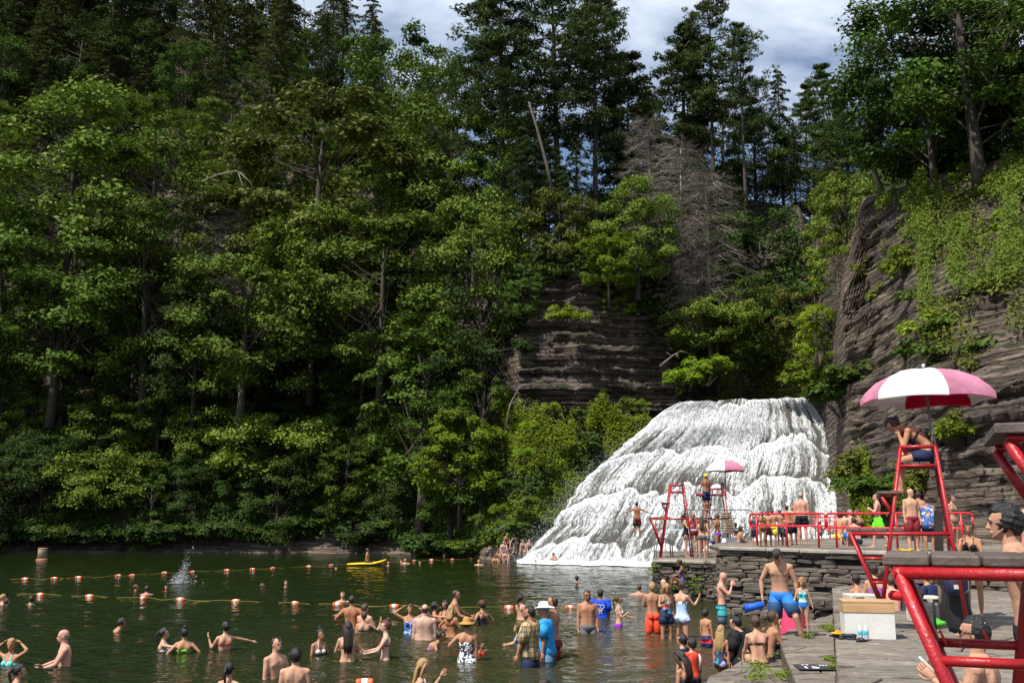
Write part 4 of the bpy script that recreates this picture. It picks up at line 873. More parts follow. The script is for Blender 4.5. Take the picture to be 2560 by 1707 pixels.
# shrubs on the banks and cliffs
def shrub(kind, label, u, v, Y, s, group=None): p = px(u, v, Y); tree(kind, label, (p.x, Y, p.z), s, cat="shrub", group=group)
SH = [('bush1', 1330, 1060, 70.2, 1.5), ('bush1', 1375, 1015, 71.5, 1.6), ('bush2', 1450, 1025, 72, 1.4), ('bush3', 1560, 1010, 73, 1.7), ('bush1', 1600, 1000, 73.3, 1.3), ('bush1', 1310, 1130, 69.5, 1.6), 
      ('bush2', 1270, 1210, 68.5, 1.9), ('bush2', 1320, 1250, 68, 1.7), ('bush1', 1250, 1270, 69, 1.6), ('bush3', 1200, 1300, 70, 1.5), ('bush2', 1290, 1310, 68, 1.5), ('bush1', 1060, 1375, 76, 1.3), ('bush2', 1130, 1350, 74, 1.4), 
      ('bush1', 1760, 935, 76, 2.0), ('bush1', 1720, 950, 75, 1.5), ('bush1', 2040, 960, 71, 2.2), ('bush2', 2110, 1010, 60, 2.2), ('bush2', 2150, 960, 57, 2.0), ('bush3', 2130, 1200, 52, 1.6), ('bush1', 2160, 1230, 51, 1.2), ('bush3', 2420, 1090, 38.2, 1.1), ('bush1', 2390, 1090, 38.5, .9), ('bush1', 2440, 1095, 38, 1.0),
      ('bush1', 2390, 840, 45, 1.7), ('bush2', 2450, 860, 43, 2.0), ('bush3', 2520, 820, 43, 2.2), ('bush1', 2480, 700, 47, 1.8), ('bush2', 2350, 780, 49, 1.8), ('bush1', 2300, 690, 52, 1.9), ('bush2', 2540, 920, 40, 1.8), ('bush3', 2440, 560, 50, 1.8), ('bush1', 2530, 600, 47, 1.8),
      ('bush2', 2390, 920, 43, 1.7), ('bush3', 2200, 690, 59, 1.5), ('bush1', 2260, 740, 56, 1.4), ('bush1', 1415, 790, 74.5, 1.4), ('bush3', 2290, 1240, 41, 1.3), ('bush2', 2190, 1240, 46, 1.5), ('bush1', 2510, 500, 49, 1.5), ('bush2', 2560, 760, 43, 2.0), ('bush3', 2460, 980, 40, 1.6), ('bush2', 2330, 900, 47, 1.6)]
place_w = lambda u, v: ("on the waterfall's left bank" if u < 1620 and v > 990 else "on the mid cliff" if u < 1620 else "on the ledge above the waterfall" if u < 2080 and v < 1000 else "beside the waterfall's right side" if u < 2200 else "on the right cliff")
CNT = {}
for i, (k, u, v, Y, s) in enumerate(sorted(SH, key=lambda q: q[1])):
    c = {'bush1': 'lime green', 'bush2': 'mid-green', 'bush3': 'olive green'}[k]; w_ = place_w(u, v); n_ = CNT.get((c, w_), 0); CNT[(c, w_)] = n_ + 1
    shrub(k, "%s shrub %s, its %s from the left" % (c, w_, ORD[n_]), u, v + 20, Y - .3, s * (.42 if u < 1640 and v > 990 else .8), group="shrubs on the rock faces")
for i_ in range(30):
    u_ = -80 + i_ * 43 + TR.uniform(-14, 14); X_, Y_, Z_ = at_terr(u_, [86.6, 84.0][u_ > 900] if u_ < 1010 else 80 - (u_ - 1010) * .045, .2)
    tree(['bush4', 'bush2', 'bush4', 'bush4'][i_ % 4], "%s overhanging the far shoreline, %s" % (['dark shrub', 'mid-green shrub', 'dark shrub', 'dense dark shrub'][i_ % 4], ("%s from the left" % ORD[i_]) if i_ < 20 else "%s from the right end" % ORD[29 - i_]), (X_, Y_ - .6, max(Z_, .0)), TR.uniform(.9, 1.6), cat="shrub", group="shrubs along the far shoreline")  # mostly bush4, its leaf colour imitating shade along the bank
for i_, (u_, k_, s_) in enumerate([(1290, 'broad3', .42), (1335, 'bright1', .4), (1400, 'broad1', .38), (1445, 'hemlock1', .35), (1500, 'broad6', .42), (1560, 'bright1', .5), (1610, 'broad3', .5), (1640, 'column1', .55), (1365, 'hemlock2', .4), (1470, 'broad4', .35)]):
    tree(k_, "small tree hanging over the middle cliff's edge, %s in the row" % ORD[i_], at_terr(u_, 78.6 + (u_ > 1600) * 1.5, .8), s_, tilt=(.25, 0), group="small trees on the middle cliff's edge")
# saplings on the right cliff
top_tree('column1', "thin sapling with sparse leaves growing on the right cliff", 2350, 560, 49, 13.5, 11, wide=.6)
top_tree('bright1', "young tree with yellow-green leaves high on the right cliff", 2420, 430, 51, 18, 7.5, wide=.9)
top_tree('bright1', "lime tree on the middle of the right cliff", 2400, 640, 46, 13, 7.5, wide=1.0)

# ground cover: countless leaves lying close over the soil of banks and ledges
def cover(name, m, zones, n, size, seed, asp=.6, hgt=.35, thr=-.12):
    rs = np.random.RandomState(seed); P = []; N = []
    for (u0, u1, k0, k1, wgt) in zones:
        c = int(n * wgt); us = u0 + (u1 - u0) * rs.rand(c); ks = k0 + (k1 - k0) * rs.rand(c)
        nz = fbm(np.stack([us * .02, ks * 1.5, us * 0 + seed], -1), 1.0, 3); keep = (nz > thr + .12 * rs.randn(c)) & (ks < k1 - (k1 - k0) * .22 * (1 + 1.6 * fbm(np.stack([us * .022, us * 0 + seed * 3, us * 0], -1), 1.0, 3)) + .12 * rs.randn(c)); us = us[keep]; ks = ks[keep]
        A = (us - 1280) * cos(PITCH) / FPX
        Yk, Zk = knots(A)
        i0 = np.clip(ks.astype(int), 0, 8); f = ks - i0; r = np.arange(len(ks))
        Y = Yk[i0, r] * (1 - f) + Yk[i0 + 1, r] * f; Z = Zk[i0, r] * (1 - f) + Zk[i0 + 1, r] * f
        X = A * Y; X = X + rs.randn(len(X)) * .08
        big = fbm(np.stack([X, Y, Z], -1), .16, 4); ln = np.sqrt(X**2 + Y**2); d = big * 1.0 + .35 + hgt * rs.rand(len(X))
        P.append(np.stack([X - d * X / ln, Y - d * Y / ln, Z + .1 + hgt * rs.rand(len(X))], 1)); N.append(np.array([-.1, -.5, .8]) + rs.randn(len(X), 3) * .5)
    o = link(name, crown_mesh(name, np.concatenate(P), np.concatenate(N), size, asp, rs, m)); tag(o, kind='stuff')
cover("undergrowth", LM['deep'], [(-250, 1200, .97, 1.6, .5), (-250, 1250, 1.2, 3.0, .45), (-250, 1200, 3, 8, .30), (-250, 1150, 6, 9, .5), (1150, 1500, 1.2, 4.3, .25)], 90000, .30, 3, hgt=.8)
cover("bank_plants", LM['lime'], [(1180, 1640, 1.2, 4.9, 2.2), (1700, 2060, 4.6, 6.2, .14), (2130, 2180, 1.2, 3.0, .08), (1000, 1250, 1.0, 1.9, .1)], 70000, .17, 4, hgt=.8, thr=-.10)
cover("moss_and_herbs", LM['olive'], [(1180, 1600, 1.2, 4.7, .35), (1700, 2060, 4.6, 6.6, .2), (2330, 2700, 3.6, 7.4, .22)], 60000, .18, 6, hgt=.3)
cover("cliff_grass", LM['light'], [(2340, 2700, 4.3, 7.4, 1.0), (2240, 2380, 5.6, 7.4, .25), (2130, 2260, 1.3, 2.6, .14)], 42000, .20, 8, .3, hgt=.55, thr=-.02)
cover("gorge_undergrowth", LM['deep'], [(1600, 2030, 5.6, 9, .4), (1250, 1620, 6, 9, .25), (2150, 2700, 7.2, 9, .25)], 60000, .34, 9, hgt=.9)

# weeds in the joints of the steps and slabs
def weeds():
    rs = np.random.RandomState(12); P = []; N = []
    W = [(1560 + x / 4.272, 1340 + y / 4.272, z, r) for x, y, z, r in ((1380, 1340, .42, .10), (1430, 1400, .42, .13), (1450, 1480, .42, .16), (1410, 1540, .42, .12), (1590, 1290, .42, .12), (1640, 1150, .5, .10), (1740, 1530, .5, .16), (1700, 1500, .45, .12), (1220, 1470, .25, .13), (1130, 1500, .2, .10), (1960, 1080, .69, .08), (1430, 1330, .42, .08), (2270, 1420, .69, .10), (2160, 985, .69, .10), (2290, 960, .69, .08))]
    W += [(2040 + x / 4.273, 1340 + y / 4.273, 1.07 if x > 330 else .69, r) for x, y, r in ((265, 1420, .12), (160, 1320, .08), (275, 930, .08), (290, 1180, .06), (200, 985, .06), (140, 1010, .06))]
    W += [(1600 + x / 7.125, 1380 + y / 7.84 * 1.1, None, .14) for x, y in ((300, 270), (720, 370), (800, 450), (1000, 500), (950, 620), (860, 580), (1000, 760), (740, 250), (620, 640), (200, 430), (1050, 690), (1200, 200), (180, 330))]
    for (u, v, z, r) in W:
        if z is None:
            Yw = np.interp(u, [1632, 1792, 1800, 2165], [A0.y, A1.y, B0.y, B1.y]) - .12; c = px(u, v, Yw)
        else: c = pz(u, v, z)
        n = 70; P.append(np.array(c) + rs.randn(n, 3) * np.array([r, r, r * .35]) * .7 + np.array([0, 0, r * .4])); N.append(np.array([0, -.3, 1]) + rs.randn(n, 3) * .7)
    tag(link("weeds", crown_mesh("weeds", np.concatenate(P), np.concatenate(N), .055, .5, rs, LM['lime'])), kind='stuff')
weeds()
# ================================================================== LIFEGUARD CHAIRS
M_RED = mat("red_paint", (0.42, 0.006, 0.014), .40, 0, 17, .25, 60, .45, col2=(0.27, 0.010, 0.012), coat=.12)
M_REDT = mat("red_rail_paint", (0.50, 0.012, 0.022), .38, .16, 10, .1, 50, .5)
M_PLANK = mat("weathered_plank", (0.075, 0.058, 0.050), .85, 0, 3, .6, 22, .2, col2=(0.150, 0.120, 0.105), stretch=(1, .35, 1), rnd=.12)
M_STEEL = mat("brushed_steel", (0.42, 0.43, 0.44), .3, .1, 10, metal=.9)
def lifeguard_chair(label, loc, rz, group="red lifeguard chairs"):
    """tubular side frames with ladder strut, low platform, footrest, seat with slatted back"""
    c = thing("lifeguard_chair", label, "lifeguard chair", loc, rz, group); D = .70; R = .028; WX = 1.07
    fx = lambda z: WX * .43 * z / 2.72; rx = lambda z: WX * (1.13 - .25 * z / 2.72)
    zp, zf, zs, zt = 1.44, 2.03, 2.44, 2.72; zv = .36
    sx = lambda z: fx(zv) + (-.335 - fx(zv)) * (z - zv) / (zp - zv)
    for y in (0, D):
        T = lambda nm, *p, r=R: MB().tube([(q[0], y, q[1]) for q in p], r, 12).build(nm, M_RED, c)
        T("front_leg", (fx(0), 0), (fx(zt), zt)); T("rear_leg", (rx(0), 0), (rx(zt), zt)); T("armrest", (fx(zt) - .02, zt), (rx(zt) + .02, zt))
        T("strut", (sx(zp), zp + .02), (sx(zv), zv)); T("platform_rail", (-.345, zp), (rx(zp), zp))
        for z in (1.08, .73): T("rung", (sx(z), z), (fx(z), z), r=.022)
        T("brace", (.14, zf - .03), (fx(1.72), 1.72), r=.024); T("seat_rail", (fx(zs), zs), (rx(zs), zs), r=.022); T("footrest_rail", (.14, zf - .02), (fx(zf), zf - .02), r=.02)
        MB().box((fx(0), y, .006), (.10, .08, .012)).build("foot_plate", M_RED, c, False); MB().box((rx(0), y, .006), (.10, .08, .012)).build("foot_plate", M_RED, c, False)
    for (x, z) in ((-.30, zp), (rx(zp), zp - .06), (sx(1.08), 1.08), (fx(zs), zs), (rx(2.6), 2.6), (rx(.7), .7)): MB().tube([(x, 0, z), (x, D, z)], .022, 10).build("cross_bar", M_RED, c)
    x = -.395; k = 0
    while x < fx(zp) + .10:
        w_ = .20; m = MB(); m.box((x + w_ / 2, D / 2, zp + R + .024), (w_ - .009, D + .03, .046), bev=.008); m.build("platform_board", M_PLANK, c, False); x += w_; k += 1
    for i in range(2): m = MB(); m.box((.09 + i * .165 + .08, D / 2, zf + .018), (.155, D + .10, .046), bev=.006); m.build("footrest_board", M_PLANK, c, False)
    for i in range(3): m = MB(); m.box((fx(zs) + .07 + i * .15, D / 2, zs + .04), (.14, D - .08, .034), bev=.006); m.build("seat_board", M_PLANK, c, False)
    for i in range(3): m = MB(); m.box((rx(zt) - .04 + i * .012, D / 2, zt + .02 + i * .095), (.03, D - .06, .082), bev=.006); m.build("back_slat", M_PLANK, c, False)
    for y in (.08, D - .08): MB().box((rx(zt) - .005, y, zt - .02), (.03, .045, .58)).build("back_post", M_PLANK, c, False)
    return c
p = pz(1652.4, 1393.3, ZL); CH1 = lifeguard_chair("empty red lifeguard chair at the left corner of the diving platform", p, RAD(-4))
p = px(1600 + 705 / 4.481, 1300, 43.0); CH1B = lifeguard_chair("red lifeguard chair under the far umbrella on the diving platform", (p.x, 43.0, ZL), RAD(-3))
p = pz(2173, 1574, 1.06); CH2 = lifeguard_chair("red lifeguard chair with the seated guard, behind the white chest", (p.x, 15.2, 1.06), RAD(-20)); CH2L = (p.x, 15.2)
CH3 = lifeguard_chair("nearest red lifeguard chair, cut by the right edge of the picture", (1.651 + .36 * cos(RAD(22)), 4.45 - .36 * sin(RAD(22)), 1.035), RAD(-22))
# red shreds of tape tied on the nearest chair's lower rung
for xx in (2350, 2458): a = px(xx, 1585, 5.02); MB().tube([a + Vector((0, 0, .02)), a + Vector((.004, -.035, -.02)), a + Vector((.012, -.04, -.05))], [.006, .008, .002], 6).build("tape", mat("red_tape", (.75, .03, .02), .5)); tag(bpy.context.scene.collection.objects[-1], "short red tape tied to the nearest chair, %s piece" % ("left" if xx < 2400 else "right"), "tape")

def umbrella(label, apex, rad, rise, pole_bottom, rot=0.3, n=6, val=.10):
    """beach umbrella: faded red and white panels, red inner face, ribs, valance, pole"""
    u = thing("umbrella", label, "umbrella", pole_bottom, 0, "lifeguard umbrellas"); O = Vector(apex) - Vector(pole_bottom)
    mo_w = mat("white_canvas", (.78, .78, .78), .8, .06, 5, .8, 5, .2, trans=.35); mo_p = mat("faded_red_canvas", (.62, .26, .37), .8, .16, 3, .8, 5, .2, trans=.3); mi_r = mat("red_canvas", (.62, .012, .06), .8, .1, 5, .2, 12, .2, trans=.5); mi_w = mat("white_canvas_inside", (.72, .66, .64), .8, .05, 5, trans=.35)
    prof = [(0, 0), (.25, .045), (.5, .16), (.75, .42), (.93, .78), (1.0, 1.0)]
    for k in range(n):
        a0, a1 = rot + 2*pi*k/n, rot + 2*pi*(k+1)/n
        for inner in (0, 1):
            rows = []
            for (r, d) in prof + [(1.015, 1.0 + val / rise)]:
                row = []
                for j in range(7):
                    t = j / 6; a = a0 + (a1 - a0) * t; sag = 1 - .085 * math.sin(pi * t) * r * r; rr = rad * r * (cos((a1 - a0) / 2) / cos((t - .5) * (a1 - a0)) * .45 + .55) * sag
                    zz = -rise * d - .05 * math.sin(pi * t) * r * (0 if d > 1.0 else 1) + (.030 * math.sin(pi * t) if d > 1.0 else 0)
                    row.append(O + Vector((rr * cos(a), rr * sin(a), zz)) * 1.0 + Vector((0, 0, -.012 * inner)))
                rows.append(row)
            m = MB()
            for row in rows: m.v.extend([tuple(q) for q in row])
            for i in range(len(rows) - 1):
                for j in range(6): m.f.append((i*7+j, i*7+j+1, (i+1)*7+j+1, (i+1)*7+j))
            red = k % 2 == 1; m.build("lining" if inner else "canopy_panel", (mi_r if red else mi_w) if inner else (mo_p if red else mo_w), u)
        a = a0; MB().tube([O + Vector((0, 0, -.03)), O + Vector((rad * .5 * cos(a), rad * .5 * sin(a), -rise * .16 - .03)), O + Vector((rad * .98 * cos(a), rad * .98 * sin(a), -rise * .95 - .02))], .006, 5).build("rib", M_STEEL, u)
    MB().tube([(0, 0, 0), O + Vector((0, 0, .03))], .022, 10).build("pole", mat("umbrella_pole", (.16, .15, .14), .4, metal=.5), u); MB().ellipsoid(O + Vector((0, 0, .04)), (.025, .025, .035)).build("finial", mo_w, u)
    return u
ap = px(2309, 921, 15.55); umbrella("large white and faded red umbrella above the seated lifeguard", ap, 1.0, .43, (ap.x + .10, 15.55, 3.05), rot=RAD(-154))
ap = px(1600 + 948 / 4.481, 1130 + 90 / 4.481, 43.3); umbrella("smaller red and white umbrella in front of the waterfall", ap, .90, .38, (ap.x, 43.3, 3.6), rot=RAD(-162))

# ================================================================== RAILINGS
def rail_panel(label, pts, h=1.0, low=.48, posts=None, r=.03, m=M_REDT, name="railing", ends=(True, True), foot=.0):
    """tubular railing: top and lower rail joined by rounded ends, posts standing on the ground points"""
    P = [Vector(p) for p in pts]; root = thing(name, label, "railing", P[0]); O = P[0]; a, b = P[0] - O, P[-1] - O; d = (b - a).normalized(); up = Vector((0, 0, 1)); e = .18
    top = [a + up * h] ; loop = []
    L0 = a - d * e if ends[0] else a; L1 = b + d * e if ends[1] else b
    def arc(c, s, d_, n=6): return [c + d_ * .10 * sin(t) + up * .10 * cos(t) * s for t in np.linspace(0, pi / 2, n)]
    tl = [q for q in arc(L0 + up * (h - .10), 1, -d)][::-1]; tr_ = arc(L1 + up * (h - .10), 1, d)
    bl = [q for q in arc(L0 + up * (low + .10), -1, -d)]; br = arc(L1 + up * (low + .10), -1, d)[::-1]
    MB().tube(tl + tr_, r, 10).build("top_rail", m, root); MB().tube(bl + br, r, 10).build("lower_rail", m, root)
    if ends[0]: MB().tube([tl[0], bl[-1]], r, 10).build("end_rail", m, root)
    if ends[1]: MB().tube([tr_[-1], br[0]], r, 10).build("end_rail", m, root)
    for p in P: q = p - O; MB().tube([q, q + up * h], r, 10).build("post", m, root); MB().tube([q, q + up * .015], r * 1.9, 10).build("base_plate", mat("pale_plate", (.4, .36, .34), .6), root)
    return root
G1 = [pz(u, v, ZT + .006) for u, v in ((1894, 1367), (1969, 1369.5), (2048, 1372))]; rail_panel("red railing panel in front of the big bald man", G1, 1.0, .55)
G2 = [pz(u, v, ZT + .006) for u, v in ((2093, 1372), (2245, 1376), (2290, 1376.4))]; rail_panel("red railing panel behind the lifeguard chair with umbrella", G2, 1.0, .50, ends=(True, False))
G3 = [pz(u, v, ZT + .006) for u, v in ((2372, 1377), (2409, 1377.3))]; rail_panel("short red railing panel beside the woman in olive bikini", G3, 1.0, .50, ends=(False, True))
G4 = [px(u, 1350, 44) for u in (2004, 2040, 2076)]
for q in G4: q.z = ZT
rail_panel("thin red railing far back at the edge of the waterfall basin", G4, .95, .48, r=.022)
# steel pool ladder on the platform corner
lad = thing("pool_ladder", "bright steel pool ladder beside the left lifeguard chair", "ladder", (0, 0, 0))
a = pz(*((1600 + 195 / 4.481), 1130 + 1172 / 4.481), ZL); b_ = pz(1600 + 385 / 4.481, 1130 + 1172 / 4.481, ZL + .0)
for k, off in enumerate((0, .45)):
    o_ = Vector((-.05, off * 1.2, 0)); q0 = a + o_; q1 = Vector((b_.x, a.y, a.z)) + o_; MB().tube([q0 - Vector((0, 0, .8)), q0 + Vector((0, 0, .30)), q0 + Vector((.06, 0, .58)), q0 + Vector((.20, 0, .68)), q1 + Vector((-.14, 0, .68)), q1 + Vector((-.03, 0, .56)), q1 + Vector((0, 0, 0))], .024, 10).build("ladder_rail", M_STEEL, lad)
for z in (-.15, .12, .22): MB().tube([a + Vector((-.05, 0, z)), a + Vector((-.05, .54, z))], .02, 8).build("ladder_rung", M_STEEL, lad)
# diving board stand behind the platform group
ds = thing("diving_board_stand", "white diving board stand with grey tube rails, slatted steps and board", "diving board", (0, 0, 0))
e = lambda x, y, Y: px(1600 + x / 4.481, 1130 + y / 4.481, Y)
for Yd in (40.6, 41.6):
    MB().tube([e(498, 860, Yd), e(496, 690, Yd), e(503, 655, Yd), e(530, 645, Yd), e(1215, 645, Yd), e(1250, 660, Yd), e(1262, 700, Yd), e(1275, 900, Yd)], .024, 10).build("rail", mat("grey_tube", (.25, .26, .27), .35, metal=.6), ds)
    MB().tube([e(1130, 648, Yd), e(1190, 880, Yd), e(1150, 1050, Yd)], .022, 8).build("brace", MATS["grey_tube"], ds); MB().tube([e(625, 650, Yd), e(615, 860, Yd)], .022, 8).build("post", MATS["grey_tube"], ds)
q = e(990, 1035, 41.1); MB().box((q.x, 41.1, ZL + .35), (.55, .8, .66), bev=.03).build("base", mat("white_paint", (.72, .74, .76), .5, .06, 4), ds)
for k in range(9): z0 = e(985, 900 - k * 27, 40.5); MB().box((z0.x, 40.5 + .05 * k, z0.z), (.44, .10, .075), bev=.01).build("step", mat("step_wood", (.20, .15, .10), .8, .3, 5), ds)
q0, q1 = e(340, 872, 41), e(1290, 872, 41); MB().box(((q0.x + q1.x) / 2 - .2, 41.1, q0.z), (abs(q1.x - q0.x), .5, .055), bev=.01).build("board", mat("pale_blue_paint", (.40, .58, .66), .5), ds)
q0, q1 = e(1060, 1045, 40.7), e(920, 1045, 40.7); MB().box(((q0.x + q1.x) / 2, 40.7, ZL + .03), (.75, .12, .06)).build("skid", M_STEEL, ds, False)
bk = thing("bucket", "small blue bucket on the diving platform behind the bathers", "bucket", pz(1600 + 825 / 4.481, 1130 + 1058 / 4.481, ZL)); m = MB(); m.ring_loft([[(r * cos(t), r * sin(t), z) for t in np.linspace(0, 2*pi, 17)[:-1]] for r, z in ((.09, 0), (.12, .26), (.128, .27), (.11, .27), (.085, .02))]); m.build("pail", mat("blue_plastic", (.02, .10, .42), .4), bk); MB().tube([(-.12, 0, .26), (0, -.02, .36), (.12, 0, .26)], .005, 6).build("handle", M_STEEL, bk)

# ================================================================== FLOATS
M_OR = mat("orange_float", (.78, .13, .035), .45, .12, 8); M_WH = mat("white_float", (.80, .78, .74), .45, .06, 8); M_ROPE = mat("yellow_rope", (.27, .20, .035), .7, .25, 20)
def float_mesh():
    L_, r = .29, .074; n = 14; mk = lambda pr: [[(x, rr * cos(t), rr * sin(t)) for t in np.linspace(0, 2*pi, n + 1)[:-1]] for x, rr in pr]
    a = MB(); a.ring_loft(mk([(-L_/2, .03), (-L_/2 + .012, .07), (-L_/2 + .04, r), (-.05, r)])); a.ring_loft(mk([(.05, r), (L_/2 - .04, r), (L_/2 - .012, .07), (L_/2, .03)])); b = MB(); b.ring_loft(mk([(-.052, r + .001), (-.03, r + .003), (.03, r + .003), (.052, r + .001)])); return a, b
fa, fb = float_mesh(); me_a, me_b = fa.mesh("float_end", M_OR), fb.mesh("white_band", M_WH)
def float_line(tagtxt, grp, pix, far):
    pts = []
    for i, (u, v) in enumerate(pix):
        p = pz(u, v, .012); pts.append(p); nx = pz(*pix[min(i+1, len(pix)-1)], .03) - pz(*pix[max(i-1, 0)], .03)
        f = thing("float", "orange and white float on the %s line, %s from the left" % (tagtxt, ORD[i]), "float", p, math.atan2(nx.y, nx.x) + .35 * math.sin(i * 2.3), grp); link("end_caps", me_a, f); link("white_band", me_b, f)
    P = []
    for i in range(len(pts) - 1):
        for k in range(8): t = k / 8; q = pts[i].lerp(pts[i+1], t); q.z = .012 + .03 * abs(math.cos(pi * t)) - .015 * math.sin(pi * t) + .012 * math.sin(i * 3 + k); q.y += .12 * math.sin(pi * t * 2 + i); P.append(q)
    P.append(pts[-1]); a = pts[0] + (pts[0] - pts[1]) * .5; return [a] + P
nl = [A_p for A_p in [(373, 528), (823, 543), (1318, 558), (1658, 572), (2168, 588)]]
near = [(x / 3.675, 1340 + (y + 10) / 3.675) for x, y in nl] + [(600 + x / 3.675, 1340 + (y + 10) / 3.675) for x, y in ((508, 607), (893, 617), (1420, 633))] + [(1140 + x / 4.272, 1340 + (y + 12) / 4.272) for x, y in ((565, 750), (1213, 748))]
P = float_line("near", "floats on the near line", near, 0); o = MB().tube(P + [pz(1560, 1528, .02)], .007, 6).build("float_rope", M_ROPE); tag(o, "yellow rope of the near float line", "rope")
far = [(x / 3.675, 1340 + (y + 9) / 3.675) for x, y in ((230, 385), (498, 380), (720, 372), (1087, 355), (1215, 352), (1510, 330), (1768, 320), (2083, 305), (2320, 295))] + [(600 + x / 3.675, 1340 + (y + 7) / 3.675) for x, y in ((300, 288), (630, 272), (838, 262), (1600, 220), (1757, 212), (1950, 207), (2122, 200), (2250, 194))]
P = float_line("far", "floats on the far line", far, 1); o = MB().tube(P + [px(1262, 1360, 67.5)], .008, 6).build("float_rope", M_ROPE); tag(o, "yellow rope of the far float line running up onto the rocks", "rope")
p = pz(600 + 1145 / 3.675, 1706.5, .02); f = thing("float", "single orange and white float at the bottom edge of the picture", "float", p, .1); link("end_caps", me_a, f); link("white_band", me_b, f)
# big marker buoy
by = thing("marker_buoy", "white cylindrical marker buoy with orange ring at the far left", "buoy", pz(105, 1400, 0)); cyl = lambda pr, n=20: [[(r * cos(t), r * sin(t), z) for t in np.linspace(0, 2*pi, n + 1)[:-1]] for r, z in pr]
m = MB(); m.ring_loft(cyl([(.22, .1), (.31, .14), (.30, .78), (.27, .82)])); m.build("drum", mat("stained_white", (.20, .15, .11), .7, .25, 3, col2=(.36, .30, .24)), by)
m = MB(); m.ring_loft(cyl([(.30, -.2), (.38, -.1), (.39, .07), (.34, .11)])); m.build("ring", mat("faded_orange", (.36, .15, .08), .6, .2, 5), by); m = MB(); m.ring_loft(cyl([(.305, .74), (.312, .76), (.312, .80), (.29, .83)])); m.build("top_band", MATS["faded_orange"], by)
# rescue board
bd = thing("rescue_board", "long yellow rescue board with raised nose carrying a lifeguard", "rescue board", (0, 0, 0)); m = MB(); rings = []
for t in np.linspace(0, 1, 15):
    q = px(868 + 98 * t, 1410 - 1.5 * math.sin(pi * t) - (11.5 * max(0, (t - .60) / .40)**1.5), 61.3); w_ = .30 * (math.sin(pi * (t * .92 + .04)))**.45; rings.append([q + Vector((0, w_ * cos(a), .085 * sin(a) * (.3 + .7 * w_ / .3))) for a in np.linspace(0, 2*pi, 13)[:-1]])
m.ring_loft(rings); m.build("hull", mat("yellow_plastic", (.85, .50, .01), .4, .05, 4), bd)
m = MB(); q = px(920, 1407, 61.0); m.box((q.x, 61.2, q.z + .10), (.5, .3, .02), bev=.005); m.build("deck_pad", mat("dark_pad", (.03, .03, .035), .8), bd)
# splash kicked up by the swimmer
rs = np.random.RandomState(3); c0 = pz(1655 / 3.675, 1340 + 435 / 3.675, 0); N = 900; h_ = np.abs(rs.randn(N))**1.5 * .28; c = np.stack([c0.x + rs.randn(N) * (.22 * np.exp(-h_ * 2.5) + .03) + h_ * .25, c0.y + rs.randn(N) * .25, h_ * 1.05 + .02], 1); s = .012 + .022 * rs.rand(N)[:, None]; d = rs.randn(N, 3, 3); d /= np.linalg.norm(d, axis=-1, keepdims=True)
V = np.concatenate([c[:, None, :] + d * s[:, None, :], (c - d.mean(1) * s)[:, None, :]], 1).reshape(-1, 3); i = np.arange(N)[:, None] * 4; F = np.concatenate([i + np.array([0, 1, 2]), i + np.array([0, 2, 3]), i + np.array([1, 0, 3]), i + np.array([2, 1, 3])]); tag(link("splash", np_mesh("splash", V, F, MATS["white_water"])), kind='stuff')

# ================================================================== THINGS ON THE STONES
gq = lambda x, y, z=1.06: pz(2040 + x / 4.273, 1340 + y / 4.273, z)
a = gq(318, 1094); b_ = gq(852, 1102); wb = (b_ - a).length; ang = math.atan2(b_.y - a.y, b_.x - a.x) - .06
ch = thing("storage_chest", "white wooden chest with bare plywood lid in front of the lifeguard chair", "chest", (a.x, a.y, 1.06), ang); m = MB(); m.box((wb/2, .26, .18), (wb, .52, .36), bev=.004); m.build("chest_body", mat("chipped_white", (.62, .60, .56), .6, .08, 4, .2, 20), ch, False)
M_PLY = mat("bare_plywood", (.40, .24, .11), .7, 0, 3, .2, 20, col2=(.52, .33, .17), stretch=(.5, 1, 6)); m = MB(); m.box((wb/2, .26, .43), (wb + .02, .54, .14), bev=.004); m.build("lid_rim", M_PLY, ch, False); m = MB(); m.box((wb/2, .26, .507), (wb + .03, .55, .014)); m.build("lid_top", M_PLY, ch, False)
for y_ in (.14, .40): MB().box((wb + .013, y_, .30), (.008, .03, .10)).build("latch", M_STEEL, ch, False)
MB().tube([(wb + .012, .18, .22), (wb + .03, .22, .21), (wb + .03, .30, .21), (wb + .012, .34, .22)], .008, 6).build("handle", mat("dark_iron", (.03, .03, .03), .5), ch)
for i, x in enumerate((478, 540)):
    q = gq(x, 1112, 1.06); bt = thing("water_bottle", "clear water bottle with teal label, %s of the pair by the chest" % ("left" if i == 0 else "right"), "bottle", q, 0, "water bottles by the chest"); m = MB(); m.ring_loft(cyl([(.030, 0), (.033, .01), (.033, .13), (.028, .155), (.013, .185)], 14)); m.build("bottle_body", mat("clear_plastic", (.62, .72, .74), .12, trans=.3), bt)
    m = MB(); m.ring_loft(cyl([(.0335, .075), (.0342, .078), (.0342, .125), (.0335, .128)], 14)); m.build("label_wrap", mat("teal_label", (.05, .42, .48), .4), bt); m = MB(); m.ring_loft(cyl([(.014, .183), (.015, .186), (.015, .203), (.013, .206)], 12)); m.build("cap", mat("white_cap", (.8, .8, .8), .4), bt)
def sandal(label, q, rz, col):
    s_ = thing("sandal", label, "sandal", q, rz, "sandals by the chest"); m = MB(); rings = []
    for z in (0, .022): rings.append([(.048 * cos(t) * (1 + .18 * sin(t)), .135 * sin(t), z + .006 * sin(t)) for t in np.linspace(0, 2*pi, 17)[:-1]])
    m.ring_loft(rings); m.build("sole", cloth_(col), s_); m = MB(); m.tube([(-.047, .0, .015), (-.02, .05, .055), (0, .085, .028)], .009, 6); m.tube([(.047, .0, .015), (.02, .05, .055), (0, .085, .028)], .009, 6); m.build("strap", cloth_(col), s_)
